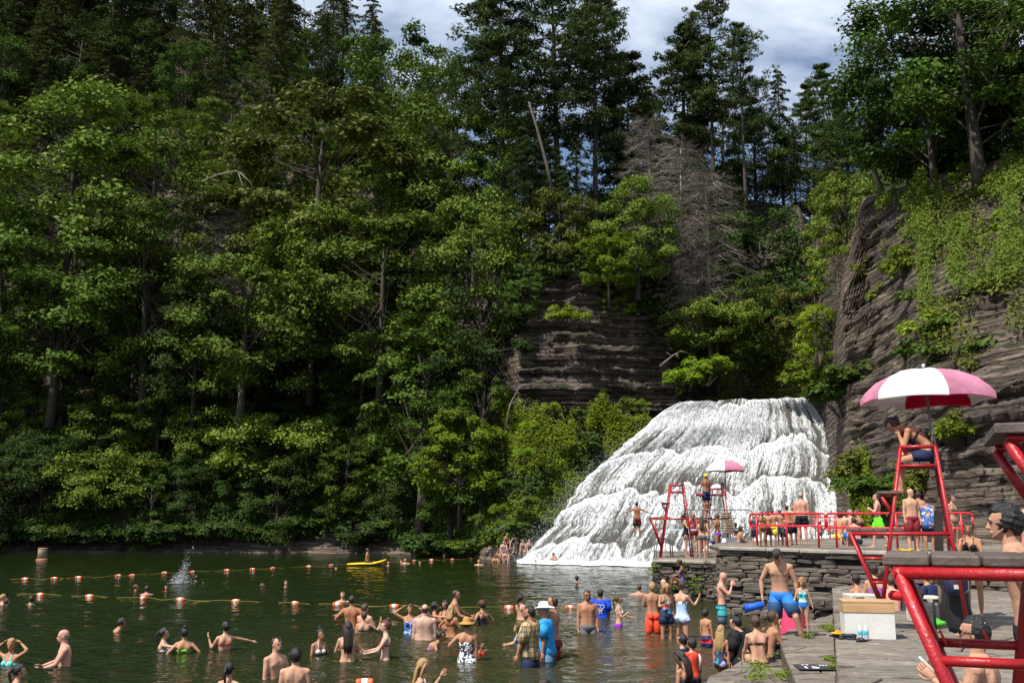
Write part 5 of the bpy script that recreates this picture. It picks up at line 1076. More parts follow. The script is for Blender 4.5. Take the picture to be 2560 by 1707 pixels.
def cloth_(k): return mat("goods_" + k, {'black': (.012, .012, .014), 'yellow': (.80, .42, .01), 'navy': (.02, .025, .06), 'green': (.10, .50, .04), 'blue': (.008, .10, .55), 'white': (.7, .7, .7), 'cream': (.52, .49, .42), 'brown': (.14, .10, .07), 'red': (.60, .015, .02), 'darkbrown': (.06, .025, .02)}[k], .6, .2, 9, .3, 25)
for i, (x, y, rz, col, lb, z) in enumerate(((270, 1045, 1.5, 'yellow', "yellow flip-flop lying on top of the black sandals", 1.105), (240, 1078, .9, 'black', "black sandal at the left of the heap by the chest", 1.06), (330, 1095, 1.9, 'black', "black sandal in the middle of the heap by the chest", 1.06), (425, 1105, 1.2, 'black', "black sandal towards the bottles", 1.06), (500, 1122, 2.2, 'black', "black and white sandal nearest the bottles", 1.06), (355, 1065, .3, 'navy', "dark blue sandal leaning in the heap", 1.08))):
    sandal(lb, gq(x, y, z), rz, col)
def lump(name, label, cat, q, dims, col, seed, amp=.25):
    rs = random.Random(seed); m = MB(); m.ellipsoid((0, 0, dims[2] * .45), (dims[0] / 2, dims[1] / 2, dims[2] / 2), None, 18, 10); V = np.array(m.v); nn = fbm(V + seed, 9.0, 3)[:, None]; V = V + V * nn * amp * 2; V[:, 2] = np.maximum(V[:, 2], 0); m.v = [tuple(v) for v in V]; o = m.build(name, cloth_(col)); o.location = q; tag(o, label, cat); return o
lump("cloth_heap", "small dark bundle of clothes between the sandals", "clothes", gq(375, 1090), (.26, .2, .10), 'navy', 3); lump("green_towel", "crumpled bright green towel beside the deck box", "towel", gq(1215, 985), (.46, .3, .17), 'green', 8, .3)
for i, (x0, x1, y0, y1, lb) in enumerate(((365, 700, 622, 760, "pale plastic deck box behind the white chest"), (1060, 1370, 648, 952, "ribbed cream plastic deck box right of the chest"))):
    Yd = 18.0 if i == 0 else 16.6; a = px(2040 + x0 / 4.273, 1340 + y0 / 4.273, Yd); b_ = px(2040 + x1 / 4.273, 1340 + y0 / 4.273, Yd); z0 = 1.06 if i else .9; h = a.z - z0; W = b_.x - a.x
    bx = thing("deck_box", lb, "box", (a.x, Yd, z0), 0.0); m = MB(); m.box((W/2, .22, h/2), (W, .44, h), bev=.02); m.build("shell", cloth_('cream'), bx, False)
    for k in range(4): MB().box((W * .5, -.006, h * (.16 + .17 * k)), (W * .9, .02, h * .05), bev=.004).build("rib", cloth_('cream'), bx, False)
    for xx in ((.25, .72) if i else (.3,)): MB().box((W * xx, -.004, h * .88), (W * .26, .02, .03)).build("handle_slot", mat("slot_dark", (.02, .02, .02), .8), bx, False)
# bags hanging on the chair, rescue tube, board
cx, cy = CH2L
bp = thing("backpack", "navy and black backpack hanging from the lifeguard chair's rear leg", "backpack", (cx + 1.10, cy - .12, 1.62)); m = MB(); m.box((0, 0, .22), (.30, .18, .46), bev=.05); m.build("bag", cloth_('navy'), bp); m = MB(); m.box((0, -.10, .16), (.22, .06, .24), bev=.02); m.build("front_pocket", cloth_('navy'), bp); MB().box((-.02, -.135, .12), (.09, .006, .06)).build("white_patch", cloth_('white'), bp, False); MB().tube([(-.08, .05, .42), (0, .08, .56), (.08, .05, .42)], .014, 6).build("strap", cloth_('black'), bp)
bp = thing("duffel_bag", "long black bag hanging behind the lifeguard chair down to the stones", "bag", (cx + 1.24, cy + .10, 1.06)); m = MB(); rings = []
for z, w_, d in ((0, .17, .12), (.1, .20, .15), (.45, .17, .13), (.8, .14, .10), (1.05, .11, .08), (1.25, .05, .04)): rings.append([(w_ * cos(t) + .03 * sin(z * 9), d * sin(t), z) for t in np.linspace(0, 2*pi, 17)[:-1]])
m.ring_loft(rings); m.build("bag", cloth_('black'), bp); MB().tube([(-.05, -.14, .75), (.0, -.17, .55), (.09, -.16, .62), (.12, -.12, .85)], .008, 6).build("cord", cloth_('white'), bp)
rt = thing("rescue_tube", "red rescue tube with dark brown strap lying on the chair platform", "rescue tube", (cx + .30, cy + .1, 1.60)); MB().tube([(-.10, 0, 0), (-.06, 0, 0), (.14, 0, -.02), (.18, 0, -.02)], [.03, .07, .07, .03], 12).build("foam", cloth_('red'), rt); MB().tube([(.13, .04, .0), (.40, .05, .0), (.44, .05, 0)], [.06, .075, .03], 12).build("rolled_strap", cloth_('darkbrown'), rt)
for i, x in enumerate((.56, .82)): o = MB().box((cx + x, cy - .012, 1.29), (.035, .02, .44), bev=.004).build("hanging_strap", cloth_('black')); tag(o, "black strap hanging from the chair platform, %s one" % ("left" if i == 0 else "right"), "strap")
a = px(2345, 1330, 16.4); o = MB().box((a.x, 16.4, 2.28), (.14, .03, 1.15), Matrix.Rotation(RAD(3), 3, 'Y'), bev=.006).build("wooden_board", cloth_('brown')); tag(o, "tall narrow brown board standing behind the lifeguard chair", "board")
o = MB().box((a.x + .01, 16.42, 1.38), (.14, .03, .64), bev=.006).build("board_foot", cloth_('brown')); o.parent = bpy.context.scene.collection.objects[-1] if False else None; tag(o, "lower brown plank under the tall narrow board", "board")
for i, (x, y) in enumerate(((985, 985), (1100, 990))):
    q = pz(2100 + x / 6.189, 1220 + y / 6.189, ZT + .01); fn = thing("swim_fin", "yellow swim fin on the terrace edge, %s one" % ("left" if i == 0 else "right"), "swim fin", q, .5 + i, "yellow swim fins"); m = MB(); m.ring_loft([[(-.16, -.05, 0), (.0, -.06, 0), (.22, -.10, 0), (.22, .10, 0), (0, .06, 0), (-.16, .05, 0)], [(-.16, -.04, .09), (0, -.05, .08), (.22, -.10, .02), (.22, .10, .02), (0, .05, .08), (-.16, .04, .09)]]); m.build("blade", cloth_('yellow'), fn); MB().tube([(-.14, -.045, .06), (-.22, 0, .07), (-.14, .045, .06)], .012, 6).build("heel_strap", cloth_('black'), fn)
# blue water toy held up beside the stepping man
q = px(1560 + 1385 / 4.272, 1340 + 752 / 4.272, 17.4); bt = thing("water_blaster", "short blue foam water blaster held up left of the stepping man", "toy", q, .1); MB().tube([(-.14, 0, -.02), (-.13, 0, -.02), (.16, 0, .03), (.17, 0, .03)], [.05, .068, .060, .04], 14).build("barrel", cloth_('blue'), bt); MB().tube([(-.145, 0, -.02), (-.12, 0, -.018)], [.072, .072], 14).build("muzzle_ring", cloth_('blue'), bt)
# painted depth mark on the slabs
c0 = pz(2040, 1668, .695); dm = thing("depth_mark", "black painted depth mark with white numerals on the stone slab", "painted sign", (c0.x, c0.y, .705), -.06)
m = MB(); m.box((0, 0, 0), (.54, .46, .006)); m.build("panel", mat("black_paint", (.035, .035, .04), .7, .3, 8), dm, False)
for txt, sx, x, y in (("FT", .11, -.17, .11), ("15", .26, -.22, -.17), ("2M", .10, .06, .08)):
    fc = bpy.data.curves.new("numeral", 'FONT'); fc.body = txt; fc.size = sx; fc.extrude = .002; fo_ = bpy.data.objects.new("numeral", fc); COL.objects.link(fo_); bpy.context.view_layer.update(); me = bpy.data.meshes.new_from_object(fo_); bpy.data.objects.remove(fo_); me.materials.clear(); o = link("numeral", me, dm, mat("white_mark", (.75, .75, .72), .7)); o.location = (x, y, .006)
# ================================================================== PEOPLE
SKIN = {}
def skin(k):
    if k in SKIN: return SKIN[k]
    c = {'pale': (.55, .34, .25), 'pink': (.56, .28, .20), 'fair': (.48, .265, .17), 'tan': (.40, .195, .11), 'tanned': (.33, .14, .07), 'olive': (.34, .19, .11), 'brown': (.20, .10, .058), 'dark': (.075, .038, .024), 'shade': (.30, .16, .10)}[k]
    SKIN[k] = mat("skin_" + k, c, .55, .14, 7, .15, 45, .28, sss=.05, rnd=.06); return SKIN[k]
def hairm(k):
    c = {'black': (.008, .007, .006), 'dark': (.022, .013, .008), 'brown': (.060, .032, .016), 'blond': (.34, .21, .085), 'ginger': (.36, .17, .05), 'grey': (.22, .19, .17), 'auburn': (.10, .035, .018)}[k]
    return mat("hair_" + k, c, .38, .45, 14, .5, 40, .5, stretch=(6, 6, 1))
CM = {}
def cloth(k):
    """cloth by colour name, or a printed pattern"""
    if k in CM: return CM[k]
    C = {'black': (.010, .010, .012), 'navy': (.014, .022, .065), 'blue': (.02, .12, .50), 'royal': (.010, .065, .55), 'sky': (.02, .28, .62), 'denim': (.09, .20, .33), 'teal': (.02, .26, .27), 'green': (.02, .16, .10), 'neon': (.12, .85, .02), 'red': (.62, .02, .02),
         'coral': (.80, .075, .035), 'maroon': (.20, .015, .025), 'pink': (.72, .05, .13), 'white': (.72, .72, .70), 'paleblue': (.42, .55, .78), 'purple': (.22, .03, .42), 'yellow': (.82, .62, .09), 'grey': (.10, .11, .12), 'turquoise': (.12, .62, .58), 'gold': (.75, .48, .02), 'brown': (.12, .035, .025),
         'slate': (.035, .038, .06), 'violet': (.13, .08, .35), 'mint': (.08, .60, .36), 'olive': (.16, .13, .08), 'straw': (.42, .22, .06), 'capgold': (.80, .55, .01), 'shorts': (.010, .19, .60)}
    if k in C:
        CM[k] = mat("cloth_" + k, C[k], .75, .22, 9, .35, 25, .25); return CM[k]
    m = bpy.data.materials.new("print_" + k); m.use_nodes = True; n = m.node_tree.nodes; l = m.node_tree.links; b = n['Principled BSDF']; b.inputs['Roughness'].default_value = .75
    t = n.new('ShaderNodeTexCoord')
    def ramp(src, stops, const=True):
        r = n.new('ShaderNodeValToRGB'); r.color_ramp.interpolation = 'CONSTANT' if const else 'LINEAR'; e = r.color_ramp.elements
        e[0].position = stops[0][0]; e[0].color = stops[0][1] + (1,); e[1].position = stops[1][0]; e[1].color = stops[1][1] + (1,)
        for p, c in stops[2:]: x = e.new(p); x.color = c + (1,)
        l.new(src, r.inputs[0]); return r.outputs[0]
    def wave(sc, d, rot=(0, 0, 0)):
        mp = n.new('ShaderNodeMapping'); mp.inputs['Rotation'].default_value = rot; l.new(t.outputs['Object'], mp.inputs[0])
        w_ = n.new('ShaderNodeTexWave'); w_.wave_type = 'BANDS'; w_.bands_direction = d; w_.inputs['Scale'].default_value = sc; l.new(mp.outputs[0], w_.inputs['Vector']); return w_.outputs['Fac']
    def mixc(a, b_, mode='MULTIPLY', f=1.0):
        x = n.new('ShaderNodeMixRGB'); x.blend_type = mode; x.inputs[0].default_value = f; l.new(a, x.inputs[1]); l.new(b_, x.inputs[2]); return x.outputs[0]
    def spots(sc, stops):
        v = n.new('ShaderNodeTexVoronoi'); v.inputs['Scale'].default_value = sc; l.new(t.outputs['Object'], v.inputs['Vector']); s_ = n.new('ShaderNodeSeparateColor'); l.new(v.outputs['Color'], s_.inputs[0]); return ramp(s_.outputs[0], stops)
    if k == 'plaid':
        a = ramp(wave(3.4, 'Z'), [(0, (.62, .52, .34)), (.35, (.70, .68, .62)), (.72, (.05, .07, .16)), (.86, (.55, .38, .10))]); c = ramp(wave(3.4, 'Y'), [(0, (.75, .66, .45)), (.35, (.95, .95, .9)), (.72, (.16, .18, .32)), (.86, (.7, .5, .2))]); o_ = mixc(a, c)
        d = ramp(wave(3.4, 'X'), [(0, (1, .9, .7)), (.4, (1, 1, 1)), (.75, (.35, .38, .5))]); o_ = mixc(o_, d)
    elif k == 'stripes': o_ = ramp(wave(5.5, 'Z'), [(0, (.68, .66, .66)), (.5, (.03, .02, .03))])
    elif k == 'floral': # black and white print
        nz = n.new('ShaderNodeTexNoise'); nz.inputs['Scale'].default_value = 17; nz.inputs['Detail'].default_value = 1.5; nz.inputs['Distortion'].default_value = 1.2; l.new(t.outputs['Object'], nz.inputs['Vector']); o_ = ramp(nz.outputs[0], [(0, (.012, .014, .035)), (.51, (.74, .74, .76))])
    elif k == 'bluefloral': o_ = spots(16, [(0, (.03, .07, .26)), (.4, (.10, .20, .48)), (.75, (.30, .42, .68))])
    elif k == 'usa': o_ = ramp(wave(1.2, 'Z'), [(0, (.012, .015, .07)), (.6, (.42, .01, .02))]); o_ = mixc(o_, spots(28, [(0, (1, 1, 1)), (.82, (3, 3, 3))]))
    elif k == 'multi': o_ = spots(11, [(0, (.012, .02, .06)), (.4, (.02, .22, .26)), (.62, (.02, .03, .08)), (.78, (.30, .28, .62)), (.9, (.75, .16, .06))])
    elif k == 'tealshorts': 
        s_ = n.new('ShaderNodeSeparateXYZ'); l.new(t.outputs['Object'], s_.inputs[0]); mr = n.new('ShaderNodeMapRange'); mr.inputs['From Min'].default_value = -.5; mr.inputs['From Max'].default_value = .12; l.new(s_.outputs[2], mr.inputs[0]); o_ = ramp(mr.outputs[0], [(0, (.12, .20, .26)), (.38, (.02, .03, .05)), (.46, (.01, .30, .32)), (.66, (.015, .02, .04)), (.70, (.01, .26, .28)), (.82, (.012, .012, .03))])
    elif k == 'blueshorts':
        s_ = n.new('ShaderNodeSeparateXYZ'); l.new(t.outputs['Object'], s_.inputs[0]); mr = n.new('ShaderNodeMapRange'); mr.inputs['From Min'].default_value = -.5; mr.inputs['From Max'].default_value = .12; l.new(s_.outputs[2], mr.inputs[0]); o_ = ramp(mr.outputs[0], [(0, (.010, .060, .17)), (.60, (.008, .155, .52))])
    elif k == 'mermaid':
        s_ = n.new('ShaderNodeSeparateXYZ'); l.new(t.outputs['Object'], s_.inputs[0]); mr = n.new('ShaderNodeMapRange'); mr.inputs['From Min'].default_value = -.1; mr.inputs['From Max'].default_value = .38; l.new(s_.outputs[2], mr.inputs[0]); o_ = ramp(mr.outputs[0], [(0, (.01, .14, .50)), (.42, (.45, .72, .52)), (.62, (.12, .50, .56))])
    elif k == 'rockets': o_ = spots(15, [(0, (.045, .11, .36)), (.62, (.08, .15, .42)), (.8, (.62, .66, .75)), (.9, (.75, .30, .05))])
    elif k == 'violetstripe': o_ = ramp(wave(6, 'X', (0, .5, 0)), [(0, (.12, .06, .22)), (.55, (.03, .10, .30)), (.8, (.55, .04, .28))])
    elif k == 'bananas': o_ = spots(20, [(0, (.02, .02, .02)), (.55, (.10, .02, .02))])
    l.new(o_, b.inputs['Base Color']); CM[k] = m; return m

ARM = {'down': ((.14, .04, -1), (.04, .16, -1)), 'hips': ((.75, -.30, -.72), (-.50, .45, -.60)), 'fwd': ((.12, .55, -.80), (-.05, .98, -.20)), 'chest': ((.30, .30, -.92), (-.62, .62, .40)), 'head': ((.86, .10, .50), (-.80, -.18, .52)),
       'wave': ((.30, .45, -.72), (.22, .35, .92)), 'side': ((.95, .15, -.22), (.96, .20, -.24)), 'water': ((.55, .50, -.66), (.62, .78, -.10)), 'knee': ((.12, .55, -.84), (-.12, .80, -.55)), 'chin': ((.05, .55, -.84), (-.28, .15, .95)),
       'back': ((.30, -.35, -.88), (-.05, -.30, -.95)), 'elbow': ((.10, .72, -.68), (-.25, .25, .93)), 'cross': ((.22, .30, -.95), (-.80, .60, .12)), 'up': ((.45, .05, .88), (.25, .1, .95)), 'dangle': ((.22, .30, -.93), (.02, .30, -.95)), 'shoulder': ((.75, .62, -.05), (.35, .90, .12)), 'phone': ((.12, .45, -.85), (-.10, .65, .72)), 'spread': ((.90, -.15, -.42), (.95, -.05, -.30))}
LEG = {'stand': ((.05, .0, -1), (.0, .02, -1)), 'sit': ((.14, .98, -.10), (.0, .12, -1)), 'situp': ((.12, .82, .50), (.02, .22, -1)), 'cross': ((.62, .76, .02), (-.75, .25, -.35)), 'walkf': ((.02, .34, -.94), (0, .05, -1)), 'walkb': ((.04, -.30, -.95), (0, -.42, -.90)), 'kneel': ((.1, .75, -.6), (.0, -.8, -.55)),
       'steps': ((.05, .62, -.78), (.0, .02, -1)), 'fly': ((.08, .1, -1), (0, -.12, -1)), 'flat': ((.1, .99, .05), (.03, .97, -.2)), 'swim': ((.08, -.35, -.93), (0, -.5, -.86)), 'crouch': ((.25, .85, -.45), (.0, -.45, -.9))}

def ring_e(c, R, w_, df, db, n=14, e=2.3, groove=0.0):
    """one body section: half width w_, depth df forward and db back"""
    out = []
    for k in range(n):
        a = 2 * pi * k / n; ca, sa = cos(a), sin(a); x = w_ * math.copysign(abs(ca)**(2 / e), ca); y = math.copysign(abs(sa)**(2 / e), sa); y *= df if sa > 0 else db
        if groove: y *= 1 - groove * math.exp(-(x / .028)**2) * (1.3 if sa < 0 else .7)
        out.append(c + R @ Vector((x, y, 0)))
    return out
class Body:
    """poses one figure in its own frame: hips at the origin, +y forward, height 1.75 before scaling"""
    fine = False
    TOR_M = [(.80, .105, .085, .085), (.84, .158, .105, .115), (.90, .170, .115, .125), (.97, .162, .112, .105), (1.05, .148, .108, .092), (1.14, .146, .105, .090), (1.23, .160, .112, .100), (1.31, .174, .122, .112), (1.38, .180, .112, .115), (1.435, .160, .082, .100), (1.475, .105, .062, .078), (1.505, .062, .056, .062)]
    TOR_F = [(.80, .105, .085, .090), (.84, .165, .105, .125), (.90, .180, .112, .132), (.97, .165, .108, .108), (1.05, .136, .095, .082), (1.12, .125, .088, .078), (1.21, .136, .095, .086), (1.29, .148, .108, .094), (1.36, .155, .098, .098), (1.42, .140, .070, .088), (1.465, .090, .052, .068), (1.50, .050, .048, .054)]
    def __init__(s, sex='m', fat=0.0, lean=0, twist=0, hp=None, hy=0, ht=0, arms=('down', 'down'), legs=('stand', 'stand'), hs=1.0, limb=1.0):
        s.sex = sex; s.fat = fat; s.hs = hs; s.limb = limb; s.lean = RAD(lean); s.twist = RAD(twist); s.T = []
        s.tor = s.TOR_M if sex == 'm' else s.TOR_F
        # spine
        z = .80; p = Vector((0, 0, .80 - .92)); s.fr = {}
        zs = [.80 + .01 * i for i in range(76)]
        for z in zs:
            th = s.lean * sst(.86, 1.30, z); tw = s.twist * sst(.9, 1.4, z); R = Matrix.Rotation(-th, 3, 'X') @ Matrix.Rotation(tw, 3, 'Z')
            s.T.append((z, p.copy(), R)); p = p + (Matrix.Rotation(-th, 3, 'X') @ Vector((0, 0, .01)))
        c, R = s.frame(1.50); hp = -lean * .6 if hp is None else hp
        s.Rh = R @ Matrix.Rotation(RAD(hy), 3, 'Z') @ Matrix.Rotation(RAD(-hp), 3, 'X') @ Matrix.Rotation(RAD(ht), 3, 'Y')
        Rn = R @ Matrix.Rotation(RAD(-hp) * .5, 3, 'X'); s.neck0 = c; s.hc = c + Rn @ Vector((0, .012, .045)); s.Rn = Rn
        s.head0 = s.hc - s.Rh @ Vector((0, 0, .005))
        s.shw = (.185 if sex == 'm' else .160) * (1 + .18 * fat) * (1 if hs < 1.1 else .92)
        s.arms = []; s.legs = []
        for i, sg in enumerate((1, -1)):
            cS, RS = s.frame(1.40); a = arms[i]; a = ARM[a] if isinstance(a, str) else a
            u = Vector((sg * a[0][0], a[0][1], a[0][2])).normalized(); f = Vector((sg * a[1][0], a[1][1], a[1][2])).normalized()
            Rz = Matrix.Rotation(s.twist, 3, 'Z') @ Matrix.Rotation(-s.lean * .55, 3, 'X')
            u = Rz @ u; f = Rz @ f; S = cS + RS @ Vector((sg * s.shw, -.005, .005)); E = S + u * .285; W = E + f * .25; s.arms.append((S, E, W, f, sg))
            b = legs[i]; b = LEG[b] if isinstance(b, str) else b
            u = Vector((sg * b[0][0], b[0][1], b[0][2])).normalized(); f = Vector((sg * b[1][0], b[1][1], b[1][2])).normalized()
            hw = .088 if sex == 'm' else .092
            Hp = Vector((sg * hw * (1 + .3 * fat), 0, -.03)); K = Hp + u * .435; A = K + f * .42; s.legs.append((Hp, K, A, f, sg))
        s.top = s.head0 + s.Rh @ Vector((0, -.01, .232 * hs))
    def frame(s, z):
        i = min(len(s.T) - 1, max(0, int(round((z - .80) / .01)))); return s.T[i][1], s.T[i][2]
    def torso(s, mb, z0=.80, z1=1.51, grow=0.0, n=16, vcut=False, fg=1.0):
        rings = []
        for (z, w_, df, db) in s.tor:
            if z < z0 - .001 or z > z1 + .001: continue
            f = s.fat * fg; bel = math.exp(-((z - 1.03) / .14)**2); w2 = w_ * (1 + .30 * f) + .05 * f * bel + grow; d2 = df * (1 + .25 * f) + .13 * f * bel + grow; d3 = db * (1 + .25 * f) + grow
            if s.hs > 1.1: w2 *= .90; d2 *= .95
            if z < .82 and grow and vcut: w2 = .055; d2 = .075; d3 = .085
            c, R = s.frame(z); rings.append(ring_e(c, R, w2, d2, d3, 36 if not grow else n, groove=(.13 if s.fat < .3 else .07) if not grow and .86 < z < 1.44 else 0))
        mb.ring_loft(rings)
    def limb_(s, mb, pts, rad, n=10): mb.tube(pts, rad, n)
    def body_mb(s, fine=False):
        mb = MB(); s.torso(mb); f = s.fat; L_ = s.limb * (1 + .35 * f); g = 1.0 if s.sex == 'm' else .86
        for sg in (1, -1):   # chest and seat
            c, R = s.frame(1.30); 
            if s.sex == 'f': mb.ellipsoid(c + R @ Vector((sg * .072, .085 + .03 * f, -.02)), (.058 + .02 * f, .052 + .02 * f, .056 + .02 * f), R, 10, 7)
            elif s.hs < 1.1: mb.ellipsoid(c + R @ Vector((sg * .078, .078 + .02 * f, .02)), (.078, .042, .062), R, 10, 7)
            c, R = s.frame(1.33); mb.ellipsoid(c + R @ Vector((sg * .088, -.080 - .02 * f, .0)), (.055, .035, .078), R, 10, 7)
            c, R = s.frame(.88); mb.ellipsoid(c + R @ Vector((sg * .075, -.062, -.01)), (.088 * (1 + .3 * f), .082 * (1 + .3 * f), .088), None, 10, 7)
        # neck and head
        nr = (.056 if s.sex == 'm' else .045) * (1 + .25 * f); mb.tube([s.neck0 - s.Rn @ Vector((0, 0, .05)), s.neck0, s.hc + s.Rh @ Vector((0, -.018, .05))], [nr * 1.35, nr * 1.05, nr], 12)
        s.head(mb)
        for (S, E, W, fd, sg) in s.arms:
            mb.ellipsoid(S, (.062 * g * L_, .060 * g * L_, .060 * g * L_), None, 10, 7); m1 = S.lerp(E, .45); m2 = E.lerp(W, .28)
            cS, RS = s.frame(1.43); mb.tube([cS + RS @ Vector((sg * .04, -.01, .012)), S + Vector((0, 0, .006))], [.060 * g, .052 * g], 10)
            mb.tube([S, m1, E], [.054 * g * L_, .050 * g * L_, .038 * g * L_], 10); mb.tube([E, m2, W], [.039 * g * L_, .042 * g * L_, .026 * g * (1 + .1 * f)], 10)
        for (Hp, K, A, fd, sg) in s.legs:
            m1 = Hp.lerp(K, .35); m2 = K.lerp(A, .30); b = Vector((0, -.014, 0))
            mb.tube([Hp, m1, K], [.094 * L_, .088 * L_, .056 * (1 + .2 * f)], 12); mb.ellipsoid(K, (.056, .058, .058), None, 8, 6); mb.tube([K, m2 + b, A], [.054 * (1 + .2 * f), .057 * (1 + .3 * f), .034], 12)
            fw = s.foot_dir(fd); side = Vector((fw.y, -fw.x, 0)); hl = A + Vector((0, 0, -.035)) - fw * .045
            rings = []
            for t, w_, h in ((0, .026, .035), (.04, .034, .05), (.10, .036, .042), (.17, .043, .028), (.215, .042, .020), (.245, .028, .014)):
                c = hl + fw * t; c.z = A.z - .082 + h * .62
                rings.append([c + side * w_ * cos(2*pi*k/10) + Vector((0, 0, h * .9 * sin(2*pi*k/10))) for k in range(10)])
            mb.ring_loft(rings); mb.tube([A + Vector((0, 0, .03)), hl + fw * .05 + Vector((0, 0, -.005))], [.036, .038], 8)
        return mb
    def foot_dir(s, fd):
        h = Vector((fd.x * .3, max(.25, abs(fd.y) * .2 + .6), 0)); return h.normalized()
    HEAD = [(0.0, .026, .084, .020), (.018, .040, .092, -.005 + .03), (.045, .054, .094, .052), (.075, .063, .092, .080), (.105, .070, .092, .098), (.135, .075, .095, .104), (.165, .074, .091, .103), (.190, .066, .078, .092), (.212, .050, .056, .070), (.228, .026, .028, .038)]
    def head(s, mb):
        k = s.hs; rings = []
        for (z, w_, yf, yb) in s.HEAD:
            c = s.head0 + s.Rh @ Vector((0, 0, z * k)); rings.append(ring_e(c, s.Rh, w_ * k * (1 if s.sex == 'm' else .95), yf * k, max(yb, .004) * k, 16, 2.25))
        mb.ring_loft(rings); P = lambda x, y, z: s.head0 + s.Rh @ Vector((x * k, y * k, z * k))
        mb.tube([P(0, .090, .122), P(0, .104, .098), P(0, .116, .082), P(0, .098, .074)], [.009 * k, .012 * k, .0155 * k, .011 * k], 8)
        mb.tube([P(-.045, .084, .133), P(0, .094, .130), P(.045, .084, .133)], [.010 * k] * 3, 8)
        mb.tube([P(-.024, .091, .047), P(0, .099, .047), P(.024, .091, .047)], [.007 * k, .0095 * k, .007 * k], 8)
        mb.ellipsoid(P(0, .080, .016), (.022 * k, .018 * k, .014 * k), s.Rh, 8, 6)
        for sg in (1, -1): mb.ellipsoid(P(sg * .076, -.008, .098), (.011 * k, .020 * k, .032 * k), s.Rh, 8, 6)
    def hands_mb(s, curl=(.5, .5), scale=1.0):
        mb = MB(); g = (1.0 if s.sex == 'm' else .88) * scale * (1 + .15 * s.fat)
        for i, (S, E, W, fd, sg) in enumerate(s.arms):
            inw = Vector((-sg, 0, 0)); pn = (inw - fd * inw.dot(fd)); pn = pn.normalized() if pn.length > .2 else Vector((0, 0, -1)); sd = fd.cross(pn).normalized()
            if sd.y < 0: sd = -sd         # thumb side faces forward
            pal = []
            for t, w_, h in ((-.02, .024, .020), (.02, .034, .019), (.06, .041, .017), (.088, .040, .013)):
                c = W + fd * t * g; pal.append([c + sd * w_ * g * cos(2*pi*q/8) + pn * h * g * sin(2*pi*q/8) for q in range(8)])
            mb.ring_loft(pal); cu = curl[i]
            for j, (off, ln) in enumerate(((.030, .070), (.010, .078), (-.010, .073), (-.029, .056))):
                b = W + fd * .082 * g + sd * off * g; d1 = (fd + pn * cu * .5 + sd * off * 2).normalized(); d2 = (fd + pn * cu * 1.5).normalized(); d3 = (fd * (1 - .5 * cu) + pn * cu * 2.4).normalized()
                p1 = b + d1 * ln * .45 * g; p2 = p1 + d2 * ln * .32 * g; p3 = p2 + d3 * ln * .25 * g; mb.tube([b - fd * .01, p1, p2, p3], [.0092 * g, .0088 * g, .0078 * g, .006 * g], 6)
            b = W + fd * .020 * g + sd * .026 * g; d1 = (fd * .7 + sd * .75 + pn * .25).normalized(); d2 = (fd * .95 + sd * .25 + pn * .35).normalized(); p1 = b + d1 * .038 * g; p2 = p1 + d2 * .032 * g; p3 = p2 + d2 * .020 * g
            mb.tube([b - d1 * .01, p1, p2, p3], [.013 * g, .0112 * g, .0095 * g, .007 * g], 6)
        return mb
    # ---- clothing
    def seat_(s, mb, g):
        f = s.fat; c, R = s.frame(.88)
        for sg in (1, -1): mb.ellipsoid(c + R @ Vector((sg * .075, -.062, -.01)), (.088 * (1 + .3 * f) + g, .082 * (1 + .3 * f) + g, .088 + g), None, 12, 8)
    def trunks(s, ln=.62, grow=.022, hi=1.0):
        mb = MB(); s.torso(mb, .80, hi, .014, vcut=False); s.seat_(mb, .014); f = s.fat; L_ = s.limb * (1 + .35 * f)
        for (Hp, K, A, fd, sg) in s.legs:
            e = Hp.lerp(K, min(ln, 1.0)); u = (K - Hp).normalized(); pts = [Hp - u * .02, Hp.lerp(K, ln * .5), e]
            if ln > 1: pts.append(K + (A - K).normalized() * (ln - 1) * .42)
            r = [.104 * L_, .100 * L_ + grow, .088 * L_ + grow * 1.1, .080 * L_ + grow * 1.1][:len(pts)]; mb.tube(pts, r, 16)
        return mb
    def brief(s, hi=.97, grow=.007):
        mb = MB(); s.torso(mb, .80, hi, grow, vcut=True); s.seat_(mb, .004); return mb
    def cups(s, mb, gr=.007):
        c, R = s.frame(1.30); f = s.fat
        for sg in (1, -1): mb.ellipsoid(c + R @ Vector((sg * .072, .086 + .03 * f, -.018)), (.056 + gr + .02 * f, .052 + gr + .02 * f, .054 + gr + .02 * f), R, 10, 7)
    def straps(s, mb, cross=False, z0=1.32):
        c0, R0 = s.frame(z0); c1, R1 = s.frame(1.44); c2, R2 = s.frame(1.24)
        for sg in (1, -1):
            mb.tube([c0 + R0 @ Vector((sg * .075, .118, 0)), c1 + R1 @ Vector((sg * .075, .055, .02)), c1 + R1 @ Vector((sg * .085, -.045, .02)), c2 + R2 @ Vector((sg * (-.04 if cross else .06), -.104, 0))], [.008] * 4, 6)
    def top(s_): pass
    def bikini_top(s):
        mb = MB(); s.cups(mb); c, R = s.frame(1.27); w_ = [t for t in s.tor if abs(t[0] - (1.29 if s.sex == 'f' else 1.31)) < .01][0]; f = s.fat
        mb.ring_loft([ring_e(c + R @ Vector((0, 0, z)), R, w_[1] * (1 + .3 * f) + g_, w_[2] * (1 + .25 * f) + g_, w_[3] * (1 + .25 * f) + g_, 16) for z, g_ in ((-.014, .004), (-.008, .009), (.010, .009), (.016, .004))])
        s.straps(mb); return mb
    def onepiece(s, hi=1.30):
        mb = MB(); s.torso(mb, .80, hi, .007, vcut=True); s.seat_(mb, .004)
        if s.sex == 'f': s.cups(mb)
        s.straps(mb, z0=1.28); return mb
